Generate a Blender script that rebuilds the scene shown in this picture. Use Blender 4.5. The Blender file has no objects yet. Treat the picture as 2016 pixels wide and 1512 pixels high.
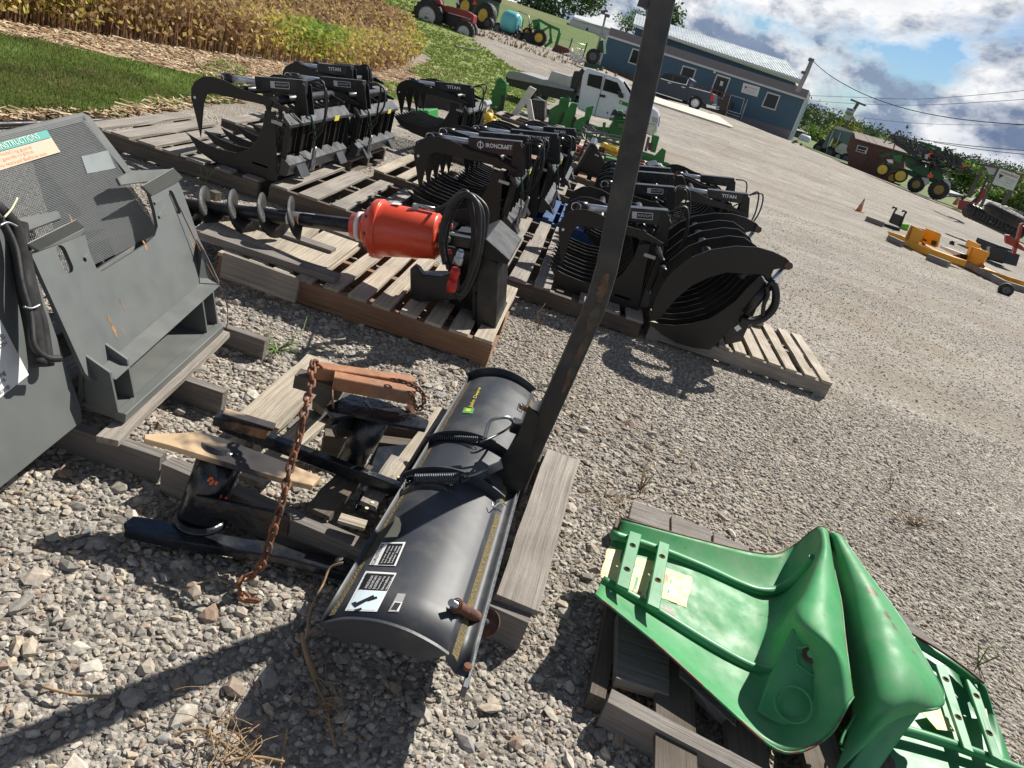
import bpy, bmesh, math, random
import numpy as np
from math import radians, sin, cos, pi, tan, atan2, hypot
from mathutils import Vector, Matrix, noise as mnoise
random.seed(7); rng=np.random.default_rng(11)
S=bpy.context.scene; COL=S.collection
# ---------------------------------------------------------------- camera
FPX=1466.0; PITCH=radians(24.4); ROLL=radians(18.5); EYE=1.4
cf=Vector((0,cos(PITCH),-sin(PITCH))); _r=Vector((1,0,0)); _u=Vector((0,sin(PITCH),cos(PITCH)))
cr=cos(ROLL)*_r+sin(ROLL)*_u; cu=-sin(ROLL)*_r+cos(ROLL)*_u
cam=bpy.data.cameras.new('camera'); camo=bpy.data.objects.new('camera',cam); COL.objects.link(camo)
m=Matrix((cr,cu,-cf)).transposed().to_4x4(); m.translation=Vector((0,0,EYE)); camo.matrix_world=m
cam.sensor_fit='HORIZONTAL'; cam.sensor_width=36; cam.lens=36*FPX/2016; cam.clip_start=.05; cam.clip_end=6000
S.camera=camo
# ---------------------------------------------------------------- light
SUN_AZ=radians(32); SUN_EL=radians(45)
sd=Vector((sin(SUN_AZ)*cos(SUN_EL),cos(SUN_AZ)*cos(SUN_EL),sin(SUN_EL)))
sl=bpy.data.lights.new('sun','SUN'); sl.energy=5.0; sl.angle=radians(.5); sl.color=(1,.95,.87)
so=bpy.data.objects.new('sun',sl); COL.objects.link(so); so.rotation_euler=sd.to_track_quat('Z','Y').to_euler()
W=bpy.data.worlds.new('World'); S.world=W; W.use_nodes=True
S.view_settings.view_transform='Standard'; S.view_settings.look='None'; S.view_settings.exposure=0.5; S.view_settings.gamma=1
def world():
    nt=W.node_tree; N=nt.nodes; L=nt.links; N.clear()
    out=N.new('ShaderNodeOutputWorld'); bg=N.new('ShaderNodeBackground'); L.new(bg.outputs[0],out.inputs[0])
    sky=N.new('ShaderNodeTexSky'); sky.sky_type='NISHITA'; sky.sun_disc=False; sky.sun_elevation=SUN_EL; sky.sun_rotation=SUN_AZ
    sky.air_density=1.0; sky.dust_density=.5; sky.ozone_density=2.5
    tc=N.new('ShaderNodeTexCoord'); sep=N.new('ShaderNodeSeparateXYZ'); L.new(tc.outputs['Generated'],sep.inputs[0])
    def mth(op,a,b=None,c=None):
        n=N.new('ShaderNodeMath'); n.operation=op
        for i,v in enumerate((a,b,c)):
            if v is None: continue
            if isinstance(v,(int,float)): n.inputs[i].default_value=v
            else: L.new(v,n.inputs[i])
        return n.outputs[0]
    cmb=N.new('ShaderNodeCombineXYZ'); L.new(sep.outputs[0],cmb.inputs[0]); L.new(sep.outputs[1],cmb.inputs[1]); L.new(mth('MULTIPLY',sep.outputs[2],1.9),cmb.inputs[2])
    def noi(scale,det,rough,off,dist=0):
        mp=N.new('ShaderNodeMapping'); mp.inputs[1].default_value=off; L.new(cmb.outputs[0],mp.inputs[0])
        n=N.new('ShaderNodeTexNoise'); n.inputs['Scale'].default_value=scale; n.inputs['Detail'].default_value=det; n.inputs['Roughness'].default_value=rough; n.inputs['Distortion'].default_value=dist
        L.new(mp.outputs[0],n.inputs['Vector']); return n.outputs[0]
    big=noi(CLS,11,.60,CL_OFF,.1); big2=noi(CLS,11,.60,(CL_OFF[0]+.012,CL_OFF[1]+.01,CL_OFF[2]+.035),.15)
    fine=noi(CLS*4.5,8,.6,(3.1,1.7,0),.1)
    def ramp(v,a,b,ca=(0,0,0,1),cb=(1,1,1,1)):
        r=N.new('ShaderNodeValToRGB'); r.color_ramp.elements[0].position=a; r.color_ramp.elements[1].position=b
        r.color_ramp.elements[0].color=ca; r.color_ramp.elements[1].color=cb; L.new(v,r.inputs[0]); return r.outputs[0]
    d=mth('ADD',big,mth('MULTIPLY',mth('SUBTRACT',fine,.5),.16))
    mask=ramp(d,.43,.50)
    # clouds lit from the sun side: density towards the sun against density here
    shade=mth('ADD',mth('MULTIPLY',mth('SUBTRACT',big2,d),7.0),.45)
    ccol=ramp(shade,.12,.72,(.26,.33,.46,1),(1.0,1.0,1.0,1))
    dk=ramp(big,.50,.66,(1,1,1,1),(.50,.56,.68,1))
    mx=N.new('ShaderNodeMixRGB'); mx.blend_type='MULTIPLY'; mx.inputs[0].default_value=.8; L.new(ccol,mx.inputs[1]); L.new(dk,mx.inputs[2])
    sc=N.new('ShaderNodeMixRGB'); sc.blend_type='MULTIPLY'; sc.inputs[0].default_value=1; L.new(mx.outputs[0],sc.inputs[1])
    hi=N.new('ShaderNodeMapRange'); hi.inputs[1].default_value=.30; hi.inputs[2].default_value=.55; hi.inputs[3].default_value=CLB; hi.inputs[4].default_value=CLB*.22; L.new(sep.outputs[2],hi.inputs[0]); L.new(hi.outputs[0],sc.inputs[2])
    fin=N.new('ShaderNodeMixRGB'); L.new(mask,fin.inputs[0]); tn=N.new('ShaderNodeMixRGB'); tn.blend_type='MULTIPLY'; tn.inputs[0].default_value=1; tn.inputs[2].default_value=(.60,.80,1.0,1); L.new(sky.outputs[0],tn.inputs[1]); L.new(tn.outputs[0],fin.inputs[1]); L.new(sc.outputs[0],fin.inputs[2])
    L.new(fin.outputs[0],bg.inputs[0]); bg.inputs[1].default_value=SKYS
CLS=3.0; CL_OFF=(.35,.1,.2); CLB=11.5; SKYS=.062
world()
# ---------------------------------------------------------------- projection helpers
def ray(x,y): return cf*FPX+cr*(x-1008)-cu*(y-756)
CAM=Vector((0,0,EYE))
HY=[-60,6,20,30,45,3000]; HZ=[0,0,-.6,-.6,.25,.25]
def H(x,y): return float(np.interp(y,HY,HZ))-.6*min(1,max(0,(x-10)/12))*min(1,max(0,(y-30)/15))+.65*min(1,max(0,(4-x)/8))*min(1,max(0,(y-40)/18))
def Zp(x,y,z=0.0):
    d=ray(x,y); return CAM+d*((z-EYE)/d.z)
def Yp(x,y,Y):
    d=ray(x,y); return CAM+d*(Y/d.y)
def G(x,y,dz=0.0):
    z=0
    for _ in range(25):
        p=Zp(x,y,z+dz); z=.5*z+.5*H(p.x,p.y)
    return Vector((p.x,p.y,H(p.x,p.y)+dz))
class VP:   # a plane through p0 with normal n: pixel -> point
    def __init__(s,p0,n): s.p0=Vector(p0); s.n=Vector(n).normalized()
    def __call__(s,x,y,off=0.0):
        d=ray(x,y); t=(s.p0+s.n*off-CAM).dot(s.n)/d.dot(s.n); return CAM+d*t
def vwall(A,B): 
    d=(B-A); d.z=0; return VP(A,Vector((d.y,-d.x,0)))
# ---------------------------------------------------------------- materials
MATS={}
def mat(name,col,rough=.6,metal=0,var=.12,vscale=6,bump=0,bscale=40,col2=None,m2=(.5,.6),m2scale=8,spec=.5,coat=0,grain=None,tr=0,emit=None,alpha=None,dust=0,m2det=6,rv=.25):
    if name in MATS: return MATS[name]
    M=bpy.data.materials.new(name); M.use_nodes=True; nt=M.node_tree; N=nt.nodes; L=nt.links
    b=N['Principled BSDF']; b.inputs['Roughness'].default_value=rough; b.inputs['Metallic'].default_value=metal; b.inputs['Specular IOR Level'].default_value=spec
    if coat: b.inputs['Coat Weight'].default_value=coat; b.inputs['Coat Roughness'].default_value=.12
    if tr: b.inputs['Transmission Weight'].default_value=tr
    at=N.new('ShaderNodeAttribute'); at.attribute_name='loc'
    def noi(s,det=6,vec=None,rg=.55):
        n=N.new('ShaderNodeTexNoise'); n.inputs['Scale'].default_value=s; n.inputs['Detail'].default_value=det; n.inputs['Roughness'].default_value=rg
        L.new(vec or at.outputs['Vector'],n.inputs['Vector']); return n.outputs[0]
    def mapv(sc):
        mp=N.new('ShaderNodeMapping'); mp.inputs['Scale'].default_value=sc; L.new(at.outputs['Vector'],mp.inputs[0]); return mp.outputs[0]
    c=N.new('ShaderNodeRGB'); c.outputs[0].default_value=(*col,1); cur=c.outputs[0]
    def ramp(v,a,b2):
        r=N.new('ShaderNodeMapRange'); r.inputs[1].default_value=a; r.inputs[2].default_value=b2; L.new(v,r.inputs[0]); return r.outputs[0]
    def mix(fac,a,bb):
        x=N.new('ShaderNodeMixRGB'); 
        if isinstance(fac,float): x.inputs[0].default_value=fac
        else: L.new(fac,x.inputs[0])
        for i,v in ((1,a),(2,bb)):
            if isinstance(v,tuple): x.inputs[i].default_value=(*v,1)
            else: L.new(v,x.inputs[i])
        return x.outputs[0]
    nz=None
    if grain:
        nz=noi(1,8,mapv(grain),.65); nz2=noi(1,3,mapv((grain[0]*.3,grain[1]*.22,grain[2]*.22)))
        cur=mix(ramp(nz,.32,.68),tuple(v*.36 for v in col),cur); cur=mix(ramp(nz2,.35,.7),cur,col2 or col)
    elif col2:
        cur=mix(ramp(noi(m2scale,m2det),*m2),cur,col2)
    if var:
        h=N.new('ShaderNodeHueSaturation'); L.new(cur,h.inputs['Color'])
        mr=N.new('ShaderNodeMapRange'); mr.inputs[1].default_value=.3; mr.inputs[2].default_value=.7; mr.inputs[3].default_value=1-var; mr.inputs[4].default_value=1+var
        L.new(noi(vscale),mr.inputs[0]); L.new(mr.outputs[0],h.inputs['Value']); cur=h.outputs[0]
    if dust:
        cur=mix(ramp(noi(vscale*2.3,8),.45,.8),cur,tuple(.75*a+.25*b3 for a,b3 in zip(col,(dust,dust*.93,dust*.8))))
    L.new(cur,b.inputs['Base Color'])
    rr=N.new('ShaderNodeMapRange'); rr.inputs[1].default_value=.3; rr.inputs[2].default_value=.7; rr.inputs[3].default_value=max(.03,rough*(1-rv)); rr.inputs[4].default_value=min(1,rough*(1+rv))
    L.new(noi(vscale*3,8),rr.inputs[0]); L.new(rr.outputs[0],b.inputs['Roughness'])
    if bump:
        bp=N.new('ShaderNodeBump'); bp.inputs['Strength'].default_value=bump; bp.inputs['Distance'].default_value=.01
        L.new(nz if nz else noi(bscale,8),bp.inputs['Height']); L.new(bp.outputs[0],b.inputs['Normal'])
    if emit: b.inputs['Emission Color'].default_value=(*col,1); b.inputs['Emission Strength'].default_value=emit
    MATS[name]=M; return M
def glassm(name,col,rough=.06):
    if name in MATS: return MATS[name]
    return mat(name,col,rough,0,var=0,spec=.9)
# ---------------------------------------------------------------- object helpers
def tag(o,label=None,cat=None,group=None,kind=None):
    if label: o['label']=label
    if cat: o['category']=cat
    if group: o['group']=group
    if kind: o['kind']=kind
    return o
def thing(name,label,cat,loc=(0,0,0),group=None):
    o=bpy.data.objects.new(name,None); o.empty_display_size=.1; COL.objects.link(o); o.location=loc; return tag(o,label,cat,group)
def worg(p):
    v=Vector((0,0,0))
    while p is not None: v+=Vector(p.location); p=p.parent
    return v
class MB:
    def __init__(s): s.v=[]; s.f=[]; s.a=[]; s.sm=[]
    def add(s,vs,fs,loc=None,smooth=False):
        n=len(s.v); s.v+=[tuple(v) for v in vs]; s.f+=[tuple(i+n for i in f) for f in fs]
        s.a+=[tuple(v) for v in (loc if loc is not None else vs)]; s.sm+=[smooth]*len(fs); return s
    def box(s,c,size,R=None,taper=1.0):
        c=Vector(c); o=Vector((random.random()*20,random.random()*20,random.random()*20)); vs=[];lo=[]
        for i in (-1,1):
            for j in (-1,1):
                for k in (-1,1):
                    t=taper if k>0 else 1
                    l=Vector((i*size[0]/2*t,j*size[1]/2*t,k*size[2]/2)); lo.append(l+o); vs.append(c+(R@l if R else l))
        return s.add(vs,[(0,1,3,2),(4,6,7,5),(0,4,5,1),(2,3,7,6),(0,2,6,4),(1,5,7,3)],lo)
    def bar(s,a,b,w,h,up=(0,0,1),loc=True,jit=0):   # box from a to b, width w, height h; grain runs along it
        a=Vector(a);b=Vector(b);d=b-a;Lg=d.length;d.normalize();up=Vector(up)
        sx=d.cross(up); 
        if sx.length<1e-4: sx=d.cross(Vector((1,0,0)))
        sx.normalize(); uz=sx.cross(d).normalized(); o=Vector([random.random()*30 for _ in range(3)]); vs=[];lo=[];n=1 if not jit else 6
        for i in range(n+1):
            t=i/n; p=a+d*Lg*t
            for (q,r) in ((-1,-1),(1,-1),(1,1),(-1,1)):
                jq=random.uniform(-jit,jit) if jit else 0
                vs.append(p+sx*(q*w/2+jq)+uz*(r*h/2+(jq*.5))); lo.append(o+Vector((t*Lg,q*w/2,r*h/2)))
        fs=[(3,2,1,0)]+[(4*i+k,4*i+(k+1)%4,4*i+4+(k+1)%4,4*i+4+k) for i in range(n) for k in range(4)]+[(4*n,4*n+1,4*n+2,4*n+3)]
        return s.add(vs,fs,lo)
    def prism(s,pts,vec):
        pts=[Vector(p) for p in pts]; vec=Vector(vec); n=len(pts)
        return s.add(pts+[p+vec for p in pts],[tuple(range(n))[::-1],tuple(range(n,2*n))]+[(i,(i+1)%n,n+(i+1)%n,n+i) for i in range(n)])
    def tube(s,path,r,n=10,cap=True,square=False):
        path=[Vector(p) for p in path]; m_=len(path); rs=r if isinstance(r,(list,tuple)) else [r]*m_; vs=[]
        prev=None
        for i,p in enumerate(path):
            t=(path[min(i+1,m_-1)]-path[max(i-1,0)]); 
            if t.length<1e-9: t=Vector((0,0,1))
            t.normalize()
            if prev is None:
                q=t.cross(Vector((0,0,1))); 
                if q.length<.05: q=t.cross(Vector((1,0,0)))
            else: q=prev-t*prev.dot(t)
            q.normalize(); prev=q; w=t.cross(q)
            for k in range(n):
                a=2*pi*k/n+(pi/4 if square else 0); vs.append(p+(q*cos(a)+w*sin(a))*rs[i])
        fs=[(i*n+k,i*n+(k+1)%n,(i+1)*n+(k+1)%n,(i+1)*n+k) for i in range(m_-1) for k in range(n)]
        s.add(vs,fs,smooth=not square)
        if cap: s.f+=[tuple(len(s.v)-len(vs)+k for k in range(n))[::-1],tuple(len(s.v)-n+k for k in range(n))]; s.sm+=[False,False]
        return s
    def cyl(s,a,b,r,n=20): return s.tube([a,b],r,n)
    def lathe(s,a,b,prof,n=28):   # prof: (t 0..1, radius)
        a=Vector(a);b=Vector(b); return s.tube_l([(a.lerp(b,t),r) for t,r in prof],(b-a).normalized(),n)
    def tube_l(s,pr,ax,n):
        q=ax.cross(Vector((0,0,1))); 
        if q.length<.05: q=ax.cross(Vector((1,0,0)))
        q.normalize(); w=ax.cross(q); vs=[]
        for p,r in pr:
            for k in range(n): vs.append(p+(q*cos(2*pi*k/n)+w*sin(2*pi*k/n))*r)
        fs=[(i*n+k,i*n+(k+1)%n,(i+1)*n+(k+1)%n,(i+1)*n+k) for i in range(len(pr)-1) for k in range(n)]
        s.add(vs,fs,smooth=True); base=len(s.v)-len(vs)
        s.f+=[tuple(base+k for k in range(n))[::-1],tuple(len(s.v)-n+k for k in range(n))]; s.sm+=[False,False]; return s
    def ball(s,c,r,n=8,sq=(1,1,1)):
        vs=[];c=Vector(c)
        for i in range(n+1):
            th=pi*i/n
            for k in range(2*n): ph=pi*k/n; vs.append(c+Vector((r*sq[0]*sin(th)*cos(ph),r*sq[1]*sin(th)*sin(ph),r*sq[2]*cos(th))))
        return s.add(vs,[(i*2*n+k,(i+1)*2*n+k,(i+1)*2*n+(k+1)%(2*n),i*2*n+(k+1)%(2*n)) for i in range(n) for k in range(2*n)],smooth=True)
    def grid(s,rows,smooth=True,loc=None):
        n=len(rows[0]); vs=[p for r in rows for p in r]
        return s.add(vs,[(i*n+j,i*n+j+1,(i+1)*n+j+1,(i+1)*n+j) for i in range(len(rows)-1) for j in range(n-1)],loc,smooth)
    def build(s,name,mt,parent=None,bevel=0,solid=0,seg=1,sub=0,offset=0):
        me=bpy.data.meshes.new(name)
        if parent is not None: og=worg(parent)
        else:
            P=np.array(s.v); og=Vector(((P[:,0].min()+P[:,0].max())/2,(P[:,1].min()+P[:,1].max())/2,P[:,2].min()))
        me.from_pydata([(v[0]-og.x,v[1]-og.y,v[2]-og.z) for v in s.v],[],s.f)
        at=me.attributes.new('loc','FLOAT_VECTOR','POINT'); at.data.foreach_set('vector',np.array(s.a,dtype=np.float32).ravel())
        me.polygons.foreach_set('use_smooth',s.sm)
        me.materials.append(mt); me.validate(); me.update()
        bm=bmesh.new(); bm.from_mesh(me); bmesh.ops.recalc_face_normals(bm,faces=bm.faces); bm.to_mesh(me); bm.free()
        o=bpy.data.objects.new(name,me); COL.objects.link(o)
        if parent is not None: o.parent=parent
        else: o.location=og
        if solid:
            md=o.modifiers.new('solid','SOLIDIFY'); md.thickness=solid; md.offset=offset
        if sub:
            md=o.modifiers.new('sub','SUBSURF'); md.levels=sub; md.render_levels=sub
        if bevel:
            md=o.modifiers.new('bev','BEVEL'); md.width=bevel; md.segments=seg; md.limit_method='ANGLE'; md.angle_limit=radians(40)
        return o
def smooth_poly(pts,k=4,closed=False):   # Catmull-Rom through tuples
    P=[Vector(p) for p in pts]; n=len(P); out=[]
    rg=range(n) if closed else range(n-1)
    for i in rg:
        p0=P[(i-1)%n] if closed or i>0 else P[0]; p1=P[i]; p2=P[(i+1)%n]; p3=P[(i+2)%n] if closed or i+2<n else P[-1]
        for j in range(k):
            t=j/k; out.append(.5*((2*p1)+(p2-p0)*t+(2*p0-5*p1+4*p2-p3)*t*t+(3*p1-p0-3*p2+p3)*t**3))
    if not closed: out.append(P[-1])
    return out
def crp(ctrl,ku=5,kv=5):   # bicubic patch through a grid of control points
    rows=[smooth_poly(r,kv) for r in ctrl]; cols=list(zip(*rows)); cols=[smooth_poly(c,ku) for c in cols]; return [list(r) for r in zip(*cols)]
def text(s,o,xd,yd,size,mt,parent,name='lettering',align='CENTER',wscale=1.0,fit=None,off=.0015,mapf=None,bold=0,sub=None):
    cu_=bpy.data.curves.new('t','FONT'); cu_.body=s; cu_.size=1; cu_.align_x=align; cu_.align_y='CENTER'; cu_.offset=bold; cu_.resolution_u=3
    ob=bpy.data.objects.new('t',cu_); me=bpy.data.meshes.new_from_object(ob); bpy.data.objects.remove(ob)
    V=np.array([v.co[:] for v in me.vertices]); 
    if not len(V): return
    wd=V[:,0].max()-V[:,0].min(); sc=size; sx=(fit/wd if fit else size*wscale)
    xd=Vector(xd).normalized(); yd=Vector(yd).normalized(); nn=xd.cross(yd).normalized(); o=Vector(o)
    if (CAM-o).dot(nn)<0: nn=-nn
    mb=MB()
    if mapf: vs=[mapf(v[0]*sx,v[1]*sc) for v in V]
    else: vs=[o+xd*v[0]*sx+yd*v[1]*sc+nn*off for v in V]
    mb.add(vs,[tuple(p.vertices) for p in me.polygons]); return mb.build(name,mt,parent)
def copy_tree(o,parent=None):
    c=o.copy(); COL.objects.link(c); c.parent=parent
    for ch in list(o.children): copy_tree(ch,c)
    return c
# ================================================================ setting: ground
def groundmat(name,c1,c2,c3,scale,bump=.5,dirt=None,dsc=.35,bscale=None,dr=(.5,.62)):
    M=bpy.data.materials.new(name); M.use_nodes=True; nt=M.node_tree; N=nt.nodes; L=nt.links; b=N['Principled BSDF']; b.inputs['Roughness'].default_value=.9; b.inputs['Specular IOR Level'].default_value=.25
    at=N.new('ShaderNodeNewGeometry'); P=at.outputs['Position']
    v=N.new('ShaderNodeTexVoronoi'); v.inputs['Scale'].default_value=scale; L.new(P,v.inputs['Vector'])
    v2=N.new('ShaderNodeTexVoronoi'); v2.inputs['Scale'].default_value=scale*2.3; L.new(P,v2.inputs['Vector'])
    sp=N.new('ShaderNodeSeparateColor'); L.new(v.outputs['Color'],sp.inputs[0]); sp2=N.new('ShaderNodeSeparateColor'); L.new(v2.outputs['Color'],sp2.inputs[0])
    r=N.new('ShaderNodeValToRGB'); e=r.color_ramp.elements; e[0].color=(*c1,1); e[1].color=(*c3,1); e.new(.5).color=(*c2,1)
    md=N.new('ShaderNodeMath'); md.operation='MULTIPLY_ADD'; L.new(sp.outputs[0],md.inputs[0]); md.inputs[1].default_value=.6; 
    m5=N.new('ShaderNodeMath'); m5.operation='MULTIPLY'; L.new(sp2.outputs[1],m5.inputs[0]); m5.inputs[1].default_value=.4; L.new(m5.outputs[0],md.inputs[2]); L.new(md.outputs[0],r.inputs[0]); cur=r.outputs[0]
    nn=N.new('ShaderNodeTexNoise'); nn.inputs['Scale'].default_value=1.3; nn.inputs['Detail'].default_value=8; nn.inputs['Roughness'].default_value=.7; L.new(P,nn.inputs['Vector'])
    h=N.new('ShaderNodeHueSaturation'); L.new(cur,h.inputs['Color']); mr=N.new('ShaderNodeMapRange'); mr.inputs[1].default_value=.3; mr.inputs[2].default_value=.7; mr.inputs[3].default_value=.78; mr.inputs[4].default_value=1.2; L.new(nn.outputs[0],mr.inputs[0]); L.new(mr.outputs[0],h.inputs['Value']); cur=h.outputs[0]
    if dirt:
        n2=N.new('ShaderNodeTexNoise'); n2.inputs['Scale'].default_value=dsc; n2.inputs['Detail'].default_value=9; n2.inputs['Roughness'].default_value=.68; L.new(P,n2.inputs['Vector'])
        m2=N.new('ShaderNodeMapRange'); m2.inputs[1].default_value=dr[0]; m2.inputs[2].default_value=dr[1]; L.new(n2.outputs[0],m2.inputs[0])
        x=N.new('ShaderNodeMixRGB'); L.new(m2.outputs[0],x.inputs[0]); L.new(cur,x.inputs[1]); x.inputs[2].default_value=(*dirt,1); cur=x.outputs[0]
    if name=='gravel':
        mp=N.new('ShaderNodeMapping'); mp.inputs['Rotation'].default_value=(0,0,.5); mp.inputs['Scale'].default_value=(.09,.6,1); L.new(P,mp.inputs[0]); n4=N.new('ShaderNodeTexNoise'); n4.inputs['Scale'].default_value=1; n4.inputs['Detail'].default_value=5; n4.inputs['Distortion'].default_value=.4; L.new(mp.outputs[0],n4.inputs['Vector'])
        m4=N.new('ShaderNodeMapRange'); m4.inputs[1].default_value=.35; m4.inputs[2].default_value=.65; m4.inputs[3].default_value=.87; m4.inputs[4].default_value=1.1; L.new(n4.outputs[0],m4.inputs[0]); h4=N.new('ShaderNodeHueSaturation'); L.new(cur,h4.inputs['Color']); L.new(m4.outputs[0],h4.inputs['Value']); cur=h4.outputs[0]
    L.new(cur,b.inputs['Base Color'])
    n3=N.new('ShaderNodeTexNoise'); n3.inputs['Scale'].default_value=bscale or scale*1.5; n3.inputs['Detail'].default_value=6; L.new(P,n3.inputs['Vector'])
    ad=N.new('ShaderNodeMath'); ad.operation='SUBTRACT'; L.new(n3.outputs[0],ad.inputs[0]); L.new(v.outputs['Distance'],ad.inputs[1])
    bp=N.new('ShaderNodeBump'); bp.inputs['Strength'].default_value=bump; bp.inputs['Distance'].default_value=.02; L.new(ad.outputs[0],bp.inputs['Height']); L.new(bp.outputs[0],b.inputs['Normal'])
    return M
GRAV=groundmat('gravel',(.17,.153,.13),(.33,.30,.258),(.52,.48,.42),52,.8,(.28,.235,.18),.45,dr=(.5,.66))
LAWN=groundmat('lawn',(.13,.17,.045),(.19,.24,.06),(.27,.31,.10),30,.6,(.17,.125,.06),.9,dr=(.56,.70))
STRAW=groundmat('straw_soil',(.17,.10,.06),(.26,.17,.105),(.36,.26,.17),34,.8,(.15,.075,.04),1.4)
SOIL=groundmat('brown_soil',(.10,.05,.025),(.17,.09,.05),(.26,.16,.10),40,.8,(.10,.05,.03),1.4)
GFAR=groundmat('meadow_grass',(.06,.10,.02),(.09,.14,.03),(.12,.17,.04),4,.3,(.16,.15,.06),.08)
def ground():
    xs=[-3000,-400,-120,-60,-30,-14,-6,-4,-2,0,2,4,6,10,12,14,16,18,20,22,30,60,120,400,3000]; ys=sorted(set([-60,-20,-5,0,3,6,10,15,20,25,30,33,36,39,40,42,45,48,50,52,55,58,70,100,200,500,1200,3000]))
    mb=MB(); mb.grid([[Vector((x,y,H(x,y))) for x in xs] for y in ys],smooth=False); o=mb.build('ground',GRAV); tag(o,kind='structure')
ground()
def inpoly(x,y,P):
    c=False; n=len(P); j=n-1
    for i in range(n):
        if (P[i][1]>y)!=(P[j][1]>y) and x<(P[j][0]-P[i][0])*(y-P[i][1])/(P[j][1]-P[i][1]+1e-12)+P[i][0]: c=not c
        j=i
    return c
def sheet(name,pix,mt,step,dz,jit=.25,world_pts=None,nsc=1.2):
    P=[(p.x,p.y) for p in (G(*q) for q in pix)] if world_pts is None else world_pts
    x0=min(p[0] for p in P);x1=max(p[0] for p in P);y0=min(p[1] for p in P);y1=max(p[1] for p in P)
    nx=int((x1-x0+2*jit)/step)+2; ny=int((y1-y0+2*jit)/step)+2; idx={}; vs=[]; fs=[]
    def vid(i,j):
        if (i,j) not in idx:
            x=x0-jit+i*step+((i*7919+j*104729)%97/97-.5)*step*.6; y=y0-jit+j*step+((i*6151+j*3571)%89/89-.5)*step*.6
            idx[(i,j)]=len(vs); vs.append((x,y,H(x,y)+dz))
        return idx[(i,j)]
    for i in range(nx):
        for j in range(ny):
            cx=x0-jit+(i+.5)*step; cy=y0-jit+(j+.5)*step
            n1=mnoise.noise(Vector((cx*nsc,cy*nsc,3.3)))+.5*mnoise.noise(Vector((cx*nsc*3,cy*nsc*3,9))); n2=mnoise.noise(Vector((cx*nsc,cy*nsc,13.3)))+.5*mnoise.noise(Vector((cx*nsc*3,cy*nsc*3,5)))
            if inpoly(cx+n1*jit,cy+n2*jit,P): fs.append((vid(i,j),vid(i+1,j),vid(i+1,j+1),vid(i,j+1)))
    mb=MB(); mb.add(vs,fs); o=mb.build(name,mt); tag(o,kind='structure'); return P
# lawn strip in front of the crop, dirt beyond it, the soil of the field
def stones(n,x0,x1,y0,y1,smin,smax,mt,name,label,maskf=None,flat=.6,power=2.2):
    t=(1+5**.5)/2; iv=np.array([(-1,t,0),(1,t,0),(-1,-t,0),(1,-t,0),(0,-1,t),(0,1,t),(0,-1,-t),(0,1,-t),(t,0,-1),(t,0,1),(-t,0,-1),(-t,0,1)])/1.9
    fc=np.array([(0,11,5),(0,5,1),(0,1,7),(0,7,10),(0,10,11),(1,5,9),(5,11,4),(11,10,2),(10,7,6),(7,1,8),(3,9,4),(3,4,2),(3,2,6),(3,6,8),(3,8,9),(4,9,5),(2,4,11),(6,2,10),(8,6,7),(9,8,1)])
    X=rng.uniform(x0,x1,n);Y=y0+(y1-y0)*rng.uniform(0,1,n)
    if maskf is not None: k=maskf(X,Y); X=X[k];Y=Y[k]
    n=len(X); s=smin+(smax-smin)*rng.uniform(0,1,n)**power
    V=iv[None]*(1+rng.uniform(-.32,.32,(n,12,1)))+rng.uniform(-.12,.12,(n,12,3))
    V=V*(s[:,None,None]*np.stack([rng.uniform(.7,1.5,n),rng.uniform(.6,1.1,n),rng.uniform(flat*.6,flat*1.2,n)],1)[:,None,:])
    a=rng.uniform(0,2*pi,n);b=rng.normal(0,.35,n); ca,sa,cb,sb=np.cos(a),np.sin(a),np.cos(b),np.sin(b)
    x,y,z=V[...,0],V[...,1],V[...,2]; y,z=y*cb[:,None]-z*sb[:,None],y*sb[:,None]+z*cb[:,None]; x,y=x*ca[:,None]-y*sa[:,None],x*sa[:,None]+y*ca[:,None]
    hz=np.interp(Y,HY,HZ)
    V=np.stack([x+X[:,None],y+Y[:,None],z+(hz+s*flat*.30)[:,None]],2).reshape(-1,3)
    F=(fc[None]+12*np.arange(n)[:,None,None]).reshape(-1)
    me=bpy.data.meshes.new(name); me.vertices.add(len(V)); me.vertices.foreach_set('co',V.astype(np.float32).ravel())
    me.loops.add(len(F)); me.loops.foreach_set('vertex_index',F.astype(np.int32)); np_=len(F)//3; me.polygons.add(np_)
    me.polygons.foreach_set('loop_start',np.arange(0,len(F),3,dtype=np.int32)); 
    at=me.attributes.new('rnd','FLOAT','POINT'); at.data.foreach_set('value',np.repeat(rng.uniform(0,1,n),12).astype(np.float32))
    me.polygons.foreach_set('use_smooth',np.zeros(np_,dtype=bool)); me.update(); me.validate(); me.materials.append(mt); o=bpy.data.objects.new(name,me); COL.objects.link(o); tag(o,label,'gravel',kind='stuff'); return o
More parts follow.
